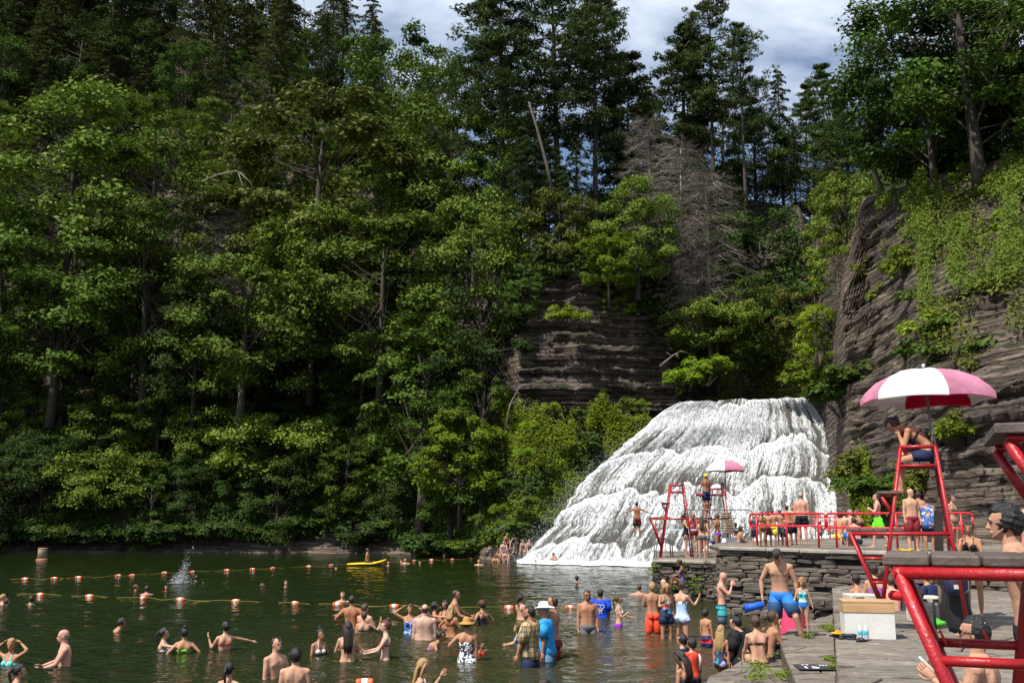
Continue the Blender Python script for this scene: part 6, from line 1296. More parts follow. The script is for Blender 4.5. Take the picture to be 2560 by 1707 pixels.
    def tank(s): mb = MB(); s.torso(mb, .84, 1.39, .014); s.straps(mb, z0=1.36); c0, R0 = s.frame(1.38); return s._wide(mb)
    def _wide(s, mb):
        c, R = s.frame(1.44)
        for sg in (1, -1): mb.ellipsoid(c + R @ Vector((sg * .095, 0, -.02)), (.035, .085, .045), R, 8, 6)
        return mb
    def tshirt(s, slv=.72, lo=.84, grow=.022):
        mb = MB(); rings = []; s.torso(mb, lo, 1.48, grow); g = 1.0 if s.sex == 'm' else .86; L_ = s.limb * (1 + .35 * s.fat)
        for (S, E, W, fd, sg) in s.arms:
            mb.ellipsoid(S, ((.062 * g * L_ + grow),) * 3, None, 10, 7); pts = [S, S.lerp(E, min(1, slv))]; r = [.060 * g * L_ + grow, .056 * g * L_ + grow]
            if slv > 1: pts.append(E.lerp(W, slv - 1)); r = [.060 * g * L_ + grow, .048 * g * L_ + grow * .6, .036 * g * L_ + grow * .4]
            mb.tube(pts, r, 12)
        return mb
    # ---- hair
    def hair(s, kind, seed=0):
        k = s.hs; mb = MB(); P = lambda x, y, z: s.head0 + s.Rh @ Vector((x * k, y * k, z * k)); nu, nv = (64, 44) if s.fine else (22, 14); rs = random.Random(seed); thick = {'short': .010, 'crop': .004, 'fringe': .003, 'full': .018}.get(kind, .012)
        rings = []
        for i in range(nv + 1):
            th = max(.05, min(pi - .05, pi * i / nv)); rg = []
            for j in range(nu):
                a = 2 * pi * j / nu; x, y, z = sin(th) * cos(a), sin(th) * sin(a), -cos(th); hz = .122 + .112 * z
                face = (y > .10 and hz < .172 + .01 * sin(a * 3)) or (y > -.35 and hz < .075) or hz < (.045 if kind in ('short', 'crop', 'fringe', 'up', 'bun', 'pony') else .03) or (y > -.05 and abs(x) > .6 and hz < .105 and kind in ('short', 'crop', 'up', 'bun', 'pony', 'fringe'))
                if kind == 'fringe': face = face or hz > .165
                t = thick * (1 + .5 * math.sin(a * 7 + i) * (.6 if kind != 'crop' else .1)) if not s.fine else thick * (.9 + .35 * math.sin(a * 5 + hz * 60) * sin(hz * 90) + rs.uniform(-.22, .28)); q = .80 if face else 1.0
                rg.append(P(x * (.078 + t) * q, -.006 + y * (.102 + t) * q, .118 + z * (.112 + t) * q))
            rings.append(rg)
        mb.ring_loft(rings)
        if kind in ('long', 'bob', 'longwet'):
            Ln = {'long': .36, 'bob': .13, 'longwet': .42}[kind]; d = Vector((0, 0, -1)); cB, RB = s.frame(1.35)
            for (w0, xs) in ((.075, 0), (.045, .045), (.045, -.045)):
                p0 = P(xs, -.055, .16); p1 = P(xs * 1.2, -.088, .06); p2 = P(xs * 1.3, -.092, -.03); p3 = p2 + d * Ln * .5 + (RB @ Vector((0, -.045, 0))); p4 = p2 + d * Ln + (RB @ Vector((0, -.03 - .02 * (xs == 0), 0)))
                pts = [p0, p1, p2, p3, p4]; r = [w0 * .6, w0 * .85, w0 * .9, w0 * .75, w0 * .25]
                rr = []
                for q, p in enumerate(pts): rr.append(ring_e(p, RB, r[q] * 1.15 * k, r[q] * .55 * k, r[q] * .55 * k, 12))
                mb.ring_loft(rr)
            for sg in (1, -1): 
                if kind != 'longwet': mb.tube([P(sg * .066, .035, .165), P(sg * .084, .015, .10), P(sg * .088, .0, .02), P(sg * .085, -.01, -.05 - Ln * .4)], [.022 * k, .026 * k, .026 * k, .010 * k], 8)
        if kind == 'bun': mb.ellipsoid(P(0, -.055, .245), (.045 * k, .045 * k, .038 * k), s.Rh, 10, 7)
        if kind == 'lowbun': mb.ellipsoid(P(0, -.12, .13), (.04 * k, .035 * k, .04 * k), s.Rh, 10, 7)
        if kind in ('pony', 'braid'):
            p1 = P(0, -.125, .15); p2 = P(0, -.165, .06); p3 = p2 + Vector((0, 0, -.14 * k)) + s.Rh @ Vector((0, .03, 0)); mb.tube([P(0, -.09, .17), p1, p2, p3, p3 + Vector((0, 0, -.10))], [.02 * k, .026 * k, .028 * k, .022 * k, .008], 8)
        return mb

PEOPLE_Q = []; WAKES = []   # bodies waiting for their skin to be fused into one surface
def person(label, u, vt, Y, h=None, zg=None, face='B', sex='m', sk='fair', hair=('short', 'brown'), wear=(), hands=True, extra=None, group=None, dz=0, curl=(.45, .45), seat=None, vox=None, eyes=None, name="person", **pose):
    """one figure whose head top is seen at u, vt at forward distance Y.
    h: stature in metres; zg: height of the ground it stands on (then the stature follows from the photograph)"""
    pose.setdefault('fat', 0.0)
    b = Body(sex=sex, **pose); b.fine = bool(vox and vox < .007); top = px(u, vt, Y)
    low = min(min(A.z for (_, _, A, _, _) in b.legs) - .082, -.03 - .09)
    if zg is not None and h is None: sc = (top.z - zg) / (b.top.z - low)
    elif seat is not None and h is None: sc = (top.z - seat) / (b.top.z + .125)
    else: sc = h / 1.75 / (1 + .0 * b.hs)
    yaw = {'B': 0, 'F': 180, 'L': 90, 'R': -90, 'BL': 40, 'BR': -40, 'FL': 140, 'FR': -140}.get(face, face) if not isinstance(face, (int, float)) else face
    # "facing" is meant as seen from the camera, so add the bearing of the line of sight
    yaw = RAD(yaw) - math.atan2(top.x, Y)
    Rz = Matrix.Rotation(yaw, 3, 'Z'); t = Rz @ Vector((b.top.x * sc, b.top.y * sc, 0)); loc = Vector((top.x - t.x, Y - t.y, top.z - b.top.z * sc + dz))
    root = thing(name, label, "person", loc, yaw, group); root.scale = (sc, sc, sc)
    if zg is None and seat is None and loc.z < 0.3 and top.z > 0 and Y < 64: WAKES.append((loc.x, loc.y, .011 if Y > 30 else .016))
    s_px = spx(Y); v = vox or min(.022, max(.0105, 2.6 / s_px / sc))
    me = b.body_mb().mesh("body", skin(sk)); o = link("body", me, root)
    r = o.modifiers.new("fuse", 'REMESH'); r.mode = 'VOXEL'; r.voxel_size = v; r.use_smooth_shade = True
    q = o.modifiers.new("soften", 'SMOOTH'); q.factor = .5; q.iterations = 3 if v < .012 else 2
    PEOPLE_Q.append((o, b.hands_mb(curl) if hands and s_px > 45 else None, skin(sk)))
    if hair: 
        mb = b.hair(hair[0], int(u)); mb.build("hair", hairm(hair[1]), root)
    for (nm, kind, col, *arg) in wear:
        f = getattr(b, kind); mb = f(*arg); mb.build(nm, cloth(col), root)
    k = b.hs; P = lambda x, y, z: b.head0 + b.Rh @ Vector((x * k, y * k, z * k))
    if (eyes or (eyes is None and s_px > 95)):
        for sg in (1, -1):
            MB().ellipsoid(P(sg * .030, .087, .113), (.013, .006, .0065), b.Rh, 8, 6).build("eye", mat("eye_dark", (.02, .012, .008), .25), root)
            MB().tube([P(sg * .014, .099, .131), P(sg * .030, .099, .136), P(sg * .048, .088, .130)], [.003, .0042, .002], 6).build("eyebrow", hairm(hair[1] if hair else 'brown'), root)
        MB().tube([P(-.022, .096, .047), P(0, .106, .048), P(.022, .096, .047)], [.003, .0055, .003], 6).build("lips", mat("lip", (.36, .12, .10), .5), root)
    if extra: extra(b, root, P)
    return root, b
def finish_people():
    dg = bpy.context.evaluated_depsgraph_get(); dg.update()
    for o, hm, m in PEOPLE_Q:
        me = bpy.data.meshes.new_from_object(o.evaluated_get(dg)); old = o.data; o.modifiers.clear()
        if hm:
            bm = bmesh.new(); bm.from_mesh(me); t = hm.mesh("h"); bm.from_mesh(t); bm.to_mesh(me); bm.free(); bpy.data.meshes.remove(t)
        me.name = "body"; me.polygons.foreach_set('use_smooth', [True] * len(me.polygons))
        if not me.materials: me.materials.append(m)
        o.data = me; bpy.data.meshes.remove(old)

# ---- small worn or held things
M_SHADES = mat("dark_lens", (.005, .005, .006), .08, spec=.6)
def x_shades(b, root, P):
    m = MB(); 
    for sg in (1, -1): m.ellipsoid(P(sg * .032, .100, .113), (.027, .008, .018), b.Rh, 10, 7); m.tube([P(sg * .055, .092, .117), P(sg * .082, .0, .112)], [.0035, .0035], 6)
    m.tube([P(-.012, .104, .118), P(.012, .104, .118)], [.003, .003], 6); m.build("sunglasses", M_SHADES, root)
def x_beard(b, root, P):
    m = MB(); m.tube([P(-.070, .005, .075), P(-.056, .055, .035), P(-.026, .084, .012), P(0, .092, .006), P(.026, .084, .012), P(.056, .055, .035), P(.070, .005, .075)], [.010, .017, .019, .019, .019, .017, .010], 8)
    m.tube([P(-.03, .098, .055), P(0, .108, .062), P(.03, .098, .055)], [.005, .006, .005], 6); m.build("beard", hairm('dark'), root)
def hat(b, root, P, kind, col):
    m = MB(); n = 24
    if kind == 'straw': prof = [(.0, .245), (.05, .24), (.078, .215), (.090, .175), (.094, .148), (.135, .135), (.165, .115), (.165, .108), (.10, .135), (.05, .140)]
    elif kind == 'cowboy': prof = [(.0, .250), (.035, .268), (.065, .262), (.082, .22), (.092, .155), (.15, .150), (.19, .175), (.19, .168), (.14, .142), (.05, .145)]
    elif kind == 'swimcap': prof = [(.0, .246), (.045, .238), (.075, .205), (.088, .165), (.088, .125), (.080, .112)]
    elif kind == 'cap': prof = [(.0, .250), (.05, .243), (.082, .212), (.094, .165), (.095, .138), (.08, .135)]
    rings = []
    for r, z in prof:
        rg = []
        for j in range(n):
            a = 2 * pi * j / n; ry = r * (1.2 if r < .12 else 1.12); zz = z
            if kind == 'cowboy' and r > .14: zz = z + .035 * abs(cos(a))**2 - .03
            rg.append(P(r * cos(a), -.008 + ry * sin(a), zz))
        rings.append(rg)
    m.ring_loft(rings)
    if kind == 'cap': m.ellipsoid(P(0, .125, .148), (.070, .075, .010), b.Rh, 10, 6)
    m.build({'straw': 'straw_hat', 'cowboy': 'cowboy_hat', 'swimcap': 'swim_cap', 'cap': 'cap'}[kind], cloth(col), root)

YW = lambda u, v: pz(u, v, 0).y
A_ = lambda x, y: (x / 3.675, 1340 + y / 3.675)
B_ = lambda x, y: (600 + x / 3.675, 1340 + y / 3.675)
C_ = lambda x, y: (1140 + x / 4.272, 1340 + y / 4.272)
D_ = lambda x, y: (1560 + x / 4.272, 1340 + y / 4.272)
E_ = lambda x, y: (1600 + x / 4.481, 1130 + y / 4.481)
F_ = lambda x, y: (2040 + x / 4.273, 1340 + y / 4.273)
G_ = lambda x, y: (2060 + x / 3.016, 880 + y / 3.016)
H_ = lambda x, y: (1200 + x / 5.113, 1280 + y / 5.113)
J_ = lambda x, y: (780 + x / 5.113, 1340 + y / 5.113)
K_ = lambda x, y: (1840 + x / 7.84, 1230 + y / 7.84)
L_3 = lambda x, y: (2100 + x / 6.189, 1220 + y / 6.189)
def wader(reg, x, yt, yw, label, h=1.72, **kw):
    """somebody in the water: head top at yt, water line at yw"""
    u, vt = reg(x, yt); _, vw = reg(x, yw); return person(label, u, vt, YW(u, vw), h=h, **kw)
def stander(reg, x, yt, yf, z, label, **kw):
    u, vt = reg(x, yt); _, vf = reg(x, yf); Y = pz(u, vf, z).y; return person(label, u, vt, Y, zg=z, **kw)
TS = lambda c, ln=.62: ("swim_trunks", "trunks", c, ln)
BT = lambda c: ("bikini_top", "bikini_top", c)
BB = lambda c: ("bikini_bottom", "brief", c)
OP = lambda c: ("swimsuit", "onepiece", c)
TSH = lambda c: ("t_shirt", "tshirt", c)
GW = "bathers in the open water"

# ---------- left side of the pool
wader(A_, 590, 855, 1185, "bald man with grey fringe wading left with hands held out", 1.76, face='L', sk='pink', hair=('fringe', 'grey'), wear=[TS('navy')], arms=('fwd', 'fwd'), lean=8, fat=.25)
wader(A_, 110, 935, 1180, "blonde woman in pale teal swimsuit holding her hair, far left", 1.64, face='FL', sex='f', sk='tan', hair=('up', 'blond'), wear=[OP('turquoise')], arms=('head', 'head'), hy=20)
wader(A_, 190, 1170, 1400, "dark-haired woman in patterned top at the bottom left corner", 1.62, face='R', sex='f', sk='fair', hair=('pony', 'black'), wear=[OP('multi')], arms=('back', 'side'), lean=12)
wader(A_, 1510, 840, 1060, "woman in white-blue bikini laying a hand on her friend's shoulder", 1.6, face='R', sex='f', sk='fair', hair=('pony', 'black'), wear=[BT('paleblue')], arms=('shoulder', 'fwd'))
wader(A_, 1700, 835, 1075, "woman with black bun and green bikini seen from behind", 1.6, face='B', sex='f', sk='tan', hair=('bun', 'black'), wear=[BT('neon')], arms=('hips', 'hips'))
wader(A_, 2075, 780, 1045, "woman in red bikini seen from behind, arms spread out to splash", 1.63, face=15, sex='f', sk='fair', hair=('lowbun', 'black'), wear=[BT('red')], arms=('side', 'wave'))
wader(A_, 1130, 750, 872, "dark-haired boy half under water, one arm trailing left", 1.5, face='R', sk='tan', hair=('full', 'black'), hs=1.08, arms=('fwd', 'back'), lean=30)
wader(A_, 30, 530, 622, "fair-haired swimmer at the left edge by the near float line", 1.6, face='R', sk='fair', hair=('short', 'blond'), arms=('side', 'water'), group=GW)
wader(A_, 66, 572, 632, "small dark head just in front of the fair-haired swimmer", 1.3, face='R', sk='tan', hair=('full', 'dark'), hs=1.1, arms=('water', 'water'), group=GW)
wader(A_, 290, 545, 622, "dark-haired swimmer stretching an arm to the right", 1.6, face='B', sk='fair', hair=('full', 'dark'), arms=('side', 'side'), group=GW)
wader(A_, 1250, 440, 500, "swimmer with light brown hair left of the splash", 1.55, face='R', sk='tan', hair=('short', 'brown'), arms=('water', 'side'), group=GW)
wader(A_, 1352, 455, 532, "dark-haired swimmer second from the splash, shoulders out", 1.6, face='B', sk='pink', hair=('full', 'dark'), arms=('side', 'side'), group=GW)
wader(A_, 1530, 450, 508, "child in a bright red shirt swimming below the splash", 1.2, face='F', sk='tan', hair=('short', 'auburn'), hs=1.15, wear=[TSH('red')], arms=('water', 'water'), group=GW)
wader(A_, 1805, 360, 412, "swimmer on his front just right of the splash", 1.6, face='B', sk='fair', hair=('full', 'dark'), arms=('side', 'side'), group=GW)
wader(A_, 2110, 1155, 1440, "woman with black ponytail at the bottom edge, shoulders above water", 1.6, face=-30, sex='f', sk='fair', hair=('pony', 'black'), wear=[OP('black')], arms=('down', 'down'))
wader(B_, 205, 430, 482, "swimmer in a dark blue shirt left of the centre float line", 1.6, face='R', sk='tan', hair=('short', 'brown'), wear=[TSH('navy')], arms=('side', 'back'), group=GW)
wader(B_, 425, 402, 466, "swimmer facing the camera beside the one in the blue shirt", 1.65, face='F', sk='fair', hair=('short', 'brown'), arms=('side', 'water'), group=GW)
wader(B_, 945, 505, 602, "swimming man with spread arms facing the camera at the near float line", 1.75, face='F', sk='fair', hair=('crop', 'brown'), arms=('side', 'side'))
wader(B_, 1030, 540, 850, "tanned broad-backed man with hands on hips", 1.8, face=-12, sk='tanned', hair=('crop', 'dark'), wear=[TS('navy')], arms=('hips', 'hips'), fat=.12)
wader(B_, 1150, 615, 860, "brown-haired man right of the tanned broad back", 1.7, face='BR', sk='pink', hair=('short', 'brown'), wear=[TS('grey')], arms=('chest', 'chest'))
wader(B_, 1140, 685, 888, "short-haired woman seen from behind raising her right hand", 1.6, face=8, sex='f', sk='fair', hair=('short', 'brown'), wear=[BT('black')], arms=(((.75, .1, -.5), (.25, .2, .95)), 'down'))
wader(B_, 995, 782, 1152, "woman with long dark hair down her back and dark bikini", 1.66, face=5, sex='f', sk='fair', hair=('long', 'dark'), wear=[BT('olive'), BB('bananas')], arms=('chest', 'chest'))
wader(B_, 1340, 768, 1130, "pale woman in maroon bikini facing left with joined hands", 1.66, face='L', sex='f', sk='pale', hair=('bun', 'auburn'), wear=[BT('maroon'), BB('navy')], arms=('fwd', 'fwd'))
wader(B_, 742, 845, 1082, "smiling woman in a white bikini with one arm in the water", 1.6, face='FR', sex='f', sk='tan', hair=('bun', 'black'), wear=[BT('white')], arms=('down', ((.45, .1, -.9), (.3, .3, -.9))), lean=10)
wader(B_, 335, 925, 1300, "dark-haired man with receding hairline and green trunks, bottom left of centre", 1.76, face='FR', sk='fair', hair=('crop', 'black'), wear=[TS('green')], arms=('down', 'dangle'))
wader(B_, 515, 1025, 1480, "black-haired man cut by the bottom edge, back to the camera", 1.7, face=-5, sk='fair', hair=('full', 'black'), wear=[TS('navy')], arms=('down', 'down'))
wader(B_, 1565, 620, 893, "woman in blue flowered swimsuit with both hands on her head", 1.66, face='F', sex='f', sk='tan', hair=('up', 'brown'), wear=[OP('bluefloral')], arms=('head', 'head'), fat=.15)
wader(B_, 1700, 622, 950, "heavy pale man with a bald spot and teal waistband, back to the camera", 1.78, face=-5, sk='pale', hair=('fringe', 'dark'), wear=[TS('teal')], arms=('down', 'down'), fat=.55)
wader(B_, 1790, 600, 850, "dark-haired woman laughing to the right behind the pale man", 1.62, face='R', sex='f', sk='tan', hair=('full', 'black'), wear=[BT('black')], arms=('shoulder', 'chest'))
wader(B_, 1890, 580, 860, "woman with long black hair in the middle of the group", 1.64, face='FL', sex='f', sk='tan', hair=('long', 'black'), wear=[BT('black')], arms=('chest', 'chest'))
wader(B_, 1945, 625, 922, "blonde woman with short hair and dark bikini in the group", 1.62, face='BR', sex='f', sk='tanned', hair=('bob', 'blond'), wear=[BT('brown'), BB('bananas')], arms=('chest', 'hips'))
wader(B_, 1985, 490, 812, "tall man reaching right, rising above the group in the water", 1.86, face='R', sk='tan', hair=('crop', 'dark'), wear=[TS('black')], arms=('fwd', ((.2, .7, -.6), (0, .95, -.3))), lean=8)
wader(B_, 1735, 700, 880, "bather's head and shoulder half hidden behind the pale man", 1.55, face='R', sex='f', sk='tan', hair=('short', 'dark'), arms=('chest', 'chest'))
wader(B_, 1850, 862, 1032, "woman with dark bun crouching in the water, looking right", 1.62, face='R', sex='f', sk='tan', hair=('bun', 'dark'), wear=[BT('violet')], arms=('water', 'water'), lean=45, hp=-35)
wader(B_, 2085, 745, 1140, "woman in straw hat and black and white swimsuit, back to the camera", 1.68, face=-10, sex='f', sk='tan', hair=('up', 'brown'), wear=[OP('floral'), ("swim_skirt", "trunks", 'floral', .35, .02)], arms=('down', 'hips'), fat=.10, extra=lambda b, r, P: hat(b, r, P, 'straw', 'straw'))
def x_arm_float(b, root, P):
    (S, E, W, fd, sg) = b.arms[0]; m = MB(); c = Vector((0, 0, .22)); m.tube([c + Vector((.27 * cos(a), .27 * sin(a), 0)) for a in np.linspace(0, 2*pi, 25)], .085, 10, False); m.build("swim_ring", cloth('red'), root)
wader(B_, 2155, 890, 1085, "child in a bright red swim ring behind the woman in the straw hat", 1.1, face='R', sk='tan', hair=('short', 'brown'), hs=1.2, arms=('wave', 'water'), extra=x_arm_float)
wader(B_, 2225, 590, 802, "person in black tank top and cap, back turned, hands on hips", 1.62, face='BL', sex='f', sk='tan', hair=('full', 'dark'), wear=[("tank_top", "tank", 'slate')], arms=('hips', 'hips'), extra=lambda b, r, P: hat(b, r, P, 'cap', 'brown'), fat=.1)
wader(B_, 1690, 1120, 1480, "woman with long blonde hair at the bottom edge holding up her open hand", 1.64, face='R', sex='f', sk='fair', hair=('long', 'blond'), wear=[OP('white')], arms=('down', ((.35, .7, -.55), (.0, .55, .85))), curl=(.2, .1), hp=10)
# far swimmers and the guard on the board
for (x, yt, yw, lb, hc) in ((1365, 225, 272, "swimmer touching the nose of the yellow board", 'brown'), (1520, 200, 250, "balding swimmer right of the yellow board, shoulders out", 'crop'), (1655, 226, 250, "dark-haired swimmer low in the water between the far floats", 'dark'), (1482, 222, 242, "head low in the water beside the balding swimmer", 'ginger'), (885, 280, 298, "swimmer lying flat left of the yellow board", 'brown'), (2195, 212, 264, "blond swimmer near the rocks with spread arms", 'blond')):
    wader(B_, x, yt, yw, lb, 1.65, face='F', sk='pink', hair=('crop' if hc == 'crop' else 'short', 'brown' if hc == 'crop' else hc), arms=('side', 'side'), group=GW)
u0, v0 = J_(700, 150); person("lifeguard kneeling on the yellow rescue board", u0 + 1, v0, 61.6, h=1.75, face='R', sk='tanned', hair=('short', 'black'), wear=[TS('navy')], arms=('back', 'back'), legs=('flat', 'flat'), lean=-8)
wader(C_, 850, 250, 292, "head of a swimmer at the foot of the waterfall", 1.6, face='F', sk='pink', hair=('short', 'dark'), arms=('water', 'water'), group=GW)
wader(C_, 1040, 175, 288, "bather in blue trunks standing in the foam of the waterfall", 1.7, face='FL', sk='tanned', hair=('short', 'dark'), wear=[TS('blue')], arms=('chest', 'hips'))
wader(C_, 1290, 420, 492, "black head of a swimmer in front of the waterfall", 1.6, face='B', sk='tan', hair=('full', 'black'), arms=('side', 'side'), group=GW)
wader(C_, 1955, 515, 622, "pink-shouldered swimmer left of the stone wall", 1.7, face='B', sk='pink', hair=('short', 'brown'), arms=('side', 'side'), group=GW)
# jumper in the air
u0, vt = 1200 + 980 / 2.502, 960 + 735 / 2.502
person("boy in brown trunks caught mid-jump with arms out, before the waterfall", u0, vt, 44, h=1.45, face=10, sk='tanned', hair=('short', 'dark'), hs=1.06, wear=[TS('brown', .8)], arms=('spread', 'spread'), legs=('fly', 'fly'))
# ---------- centre right waders
wader(C_, 690, 620, 885, "girl with dark braids and turquoise bottoms seen from behind", 1.45, face='BR', sex='f', sk='fair', hair=('braid', 'dark'), hs=1.08, wear=[BB('turquoise')], arms=('down', 'fwd'))
def x_shirt_open(b, root, P): x_beard(b, root, P)
wader(C_, 790, 745, 1385, "heavy bearded man in plaid shirt and dark shorts looking left", 1.78, face=70, sk='tan', hair=('short', 'black'), wear=[("plaid_shirt", "tshirt", 'plaid', .95, .80, .045), TS('navy', .8)], arms=('dangle', 'dangle'), fat=.55, extra=x_beard)
wader(C_, 935, 715, 1310, "tall man in white cowboy hat, bright blue t-shirt and denim shorts", 1.84, face=78, sk='tan', hair=('crop', 'grey'), wear=[("t_shirt", "tshirt", 'sky', .85, .80, .035), TS('denim', .9)], arms=('back', 'down'), fat=.25, lean=8, extra=lambda b, r, P: hat(b, r, P, 'cowboy', 'white'))
wader(C_, 1035, 637, 1290, "bare-chested man with sunglasses and maroon shorts behind the cowboy hat", 1.84, face=75, sk='tan', hair=('crop', 'dark'), wear=[TS('maroon', .9)], arms=('dangle', 'down'), fat=.2, extra=x_shades)
wader(C_, 660, 930, 1170, "small girl in blue swimsuit reaching left beside the plaid shirt", 1.12, face='L', sex='f', sk='fair', hair=('bob', 'brown'), hs=1.2, wear=[OP('sky')], arms=('fwd', 'fwd'))
wader(C_, 1400, 570, 1035, "bearded man with sunglasses and wet grey trunks facing the camera", 1.8, face=-165, sk='tan', hair=('short', 'brown'), wear=[TS('grey', .8)], arms=('down', 'down'), fat=.1, extra=lambda b, r, P: (x_shades(b, r, P), x_beard(b, r, P)))
def x_heart(b, root, P):
    c, R = b.frame(1.22); m = MB(); Q = lambda x, z: c + R @ Vector((x, -.15 - .02 * b.fat, z))
    H1 = [Q(-.11 * (math.sin(t)**3) * 1.0, .10 * (.8125 * cos(t) - .3125 * cos(2*t) - .125 * cos(3*t) - .0625 * cos(4*t)) + .06) for t in np.linspace(0, 2*pi, 26)]
    m.tube(H1, .008, 6, False); m.build("heart_print", cloth('white'), root, True)
    m = MB(); m.tube([Q(-.07, -.03), Q(0, -.045), Q(.07, -.03)], .013, 6); m.build("orange_print", cloth('gold'), root); m = MB(); m.tube([Q(-.04, -.13), Q(-.02, -.075)], .009, 6); m.tube([Q(.04, -.13), Q(.02, -.075)], .009, 6); m.tube([Q(-.025, .03), Q(0, .045), Q(.025, .03)], .010, 6); m.build("white_print", cloth('white'), root)
wader(C_, 1540, 565, 858, "black-haired man in royal blue t-shirt with white heart print on the back", 1.72, face=0, sk='brown', hair=('short', 'black'), wear=[("t_shirt", "tshirt", 'royal', .85, .84, .035)], arms=('down', 'chest'), fat=.3, extra=x_heart)
wader(C_, 1735, 628, 962, "girl in white bikini top and purple bottoms facing right", 1.5, face='R', sex='f', sk='fair', hair=('pony', 'brown'), wear=[BT('white'), BB('purple')], arms=('chest', 'fwd'), hs=1.05)
# ---------- by the stone wall
wader(D_, 300, 490, 1035, "blond boy in long coral red trunks seen from behind", 1.55, face=10, sk='tan', hair=('full', 'blond'), hs=1.06, wear=[("swim_trunks", "trunks", 'coral', 1.02, .030)], arms=('cross', 'cross'))
wader(D_, 458, 500, 1095, "long-haired blonde girl in colourful swimsuit and dark shorts", 1.5, face=-155, sex='f', sk='tan', hair=('long', 'blond'), hs=1.05, wear=[OP('multi'), ("shorts", "trunks", 'navy', .45)], arms=('chest', 'down'), hp=20)
wader(D_, 420, 455, 975, "pink-headed man in black shirt sitting in the water behind the blonde girl", 1.7, face='F', sk='pink', hair=None, wear=[TSH('black'), TS('navy', .9)], arms=('chest', 'chest'))
wader(D_, 620, 485, 1085, "woman in pale blue ruffled swimsuit seen from behind, hand raised", 1.66, face=-22, sex='f', sk='fair', hair=('lowbun', 'brown'), wear=[OP('paleblue'), ("swim_skirt", "trunks", 'paleblue', .18, .03)], arms=(((.45, .45, -.75), (.25, .55, .75)), 'chest'), hp=20)
wader(D_, 1070, 385, 975, "bald pale man in teal striped trunks with hands at his chin", 1.76, face='R', sk='pink', hair=None, wear=[("swim_trunks", "trunks", 'tealshorts', .95, .028)], arms=('elbow', 'elbow'), hp=20)
wader(D_, 870, 772, 1185, "small dark-haired boy in navy and red trunks wading right", 1.15, face=-35, sk='tan', hair=('full', 'dark'), hs=1.18, wear=[("swim_trunks", "trunks", 'usa', .8)], arms=('down', 'down'))
wader(D_, 620, 1040, 1500, "dark-haired boy in navy and white shirt looking left", 1.3, face=60, sk='fair', hair=('full', 'dark'), hs=1.14, wear=[("rash_guard", "tshirt", 'navy', .7, .84, .018)], arms=('down', 'down'))
def x_stripe(b, root, P):
    (S, E, W, fd, sg) = b.arms[0]; c, R = b.frame(1.42); c2, R2 = b.frame(1.05); m = MB(); m.tube([c + R @ Vector((.13, -.07, .01)), c + R @ Vector((.16, -.085, -.12)), c2 + R2 @ Vector((.15, -.06, 0))], [.035, .045, .035], 8); m.build("grey_panel", cloth('white'), root)
wader(D_, 722, 1080, 1560, "boy in red and grey rash guard at the foot of the water steps", 1.25, face=35, sk='fair', hair=('full', 'dark'), hs=1.15, wear=[("rash_guard", "tshirt", 'coral', 1.5, .84, .018), TS('navy')], arms=('down', 'down'), extra=x_stripe)
wader(D_, 570, 1215, 1760, "girl with long brown hair and dark top at the bottom edge, head bowed", 1.5, face=55, sex='f', sk='tan', hair=('long', 'dark'), hs=1.05, wear=[OP('navy')], arms=('down', 'down'), hp=28)
wader(C_, 945, 1525, 1720, "dark hair of a bather rising at the bottom edge below the cowboy hat", 1.6, face='R', sk='fair', hair=('full', 'dark'), arms=('down', 'down'))
wader(B_, -10, 1330, 1500, "dark head of a bather just cut by the lower edge", 1.6, face='R', sk='fair', hair=('full', 'dark'), arms=('down', 'down')) if False else None
# ---------- sitting on the ledges
u0, v0 = D_(572, 255); person("girl in blue swimsuit sitting on the rubble wall with her phone", u0, v0, 34.6, h=1.5, face='L', sex='f', sk='brown', hair=('lowbun', 'dark'), hs=1.05, wear=[OP('violet')], arms=('fwd', 'fwd'), legs=('sit', 'situp'), hp=35)
u0, v0 = D_(1180, 842); person("large woman in black t-shirt with black bun sitting on the water step", u0, v0, pz(1840, 1640, .4).y, h=1.76, face=62, sex='f', sk='fair', hair=('bun', 'black'), wear=[("t_shirt", "tshirt", 'black', .8, .84, .04), ("shorts", "trunks", 'black', .4)], arms=('knee', 'knee'), legs=('sit', 'sit'), fat=1.15, limb=1.25, lean=26)
u0, v0 = D_(1035, 945); person("child with long wet blonde hair crouching behind the black t-shirt", u0, v0, 17.6, h=1.2, face=-20, sex='f', sk='tan', hair=('longwet', 'blond'), hs=1.12, wear=[OP('multi')], arms=('down', 'down'), legs=('kneel', 'kneel'), lean=10)
u0, v0 = D_(1400, 840); person("brown-haired woman in black bikini sitting with her back to the camera", u0, v0, 17.0, h=1.62, face=15, sex='f', sk='fair', hair=('lowbun', 'brown'), wear=[BT('black'), BB('black')], arms=('knee', 'knee'), legs=('situp', 'situp'), lean=14)
u0, v0 = D_(1590, 790); person("man in black shorts sitting behind the stepping man's legs", u0, v0, 17.6, h=1.7, face=-60, sk='tan', hair=('short', 'brown'), wear=[TS('black', .85)], arms=('knee', 'knee'), legs=('situp', 'situp'), lean=15)
def x_cloak(col):
    def f(b, root, P):
        m = MB(); rings = []
        for (z, w_, d) in ((.72, .26, .30), (.90, .25, .26), (1.1, .23, .20), (1.3, .225, .17), (1.42, .19, .14), (1.5, .10, .10)):
            c, R = b.frame(max(.80, z)); c = c + (Vector((0, .06, z - .80)) if z < .80 else Vector()); rings.append([c + R @ Vector((w_ * cos(a) * (1 + .06 * sin(a * 5)), d * sin(a) * (1 + .06 * cos(a * 4)), 0)) for a in np.linspace(0, 2*pi, 21)[:-1]])
        m.ring_loft(rings); m.build("towel", cloth(col), root)
    return f
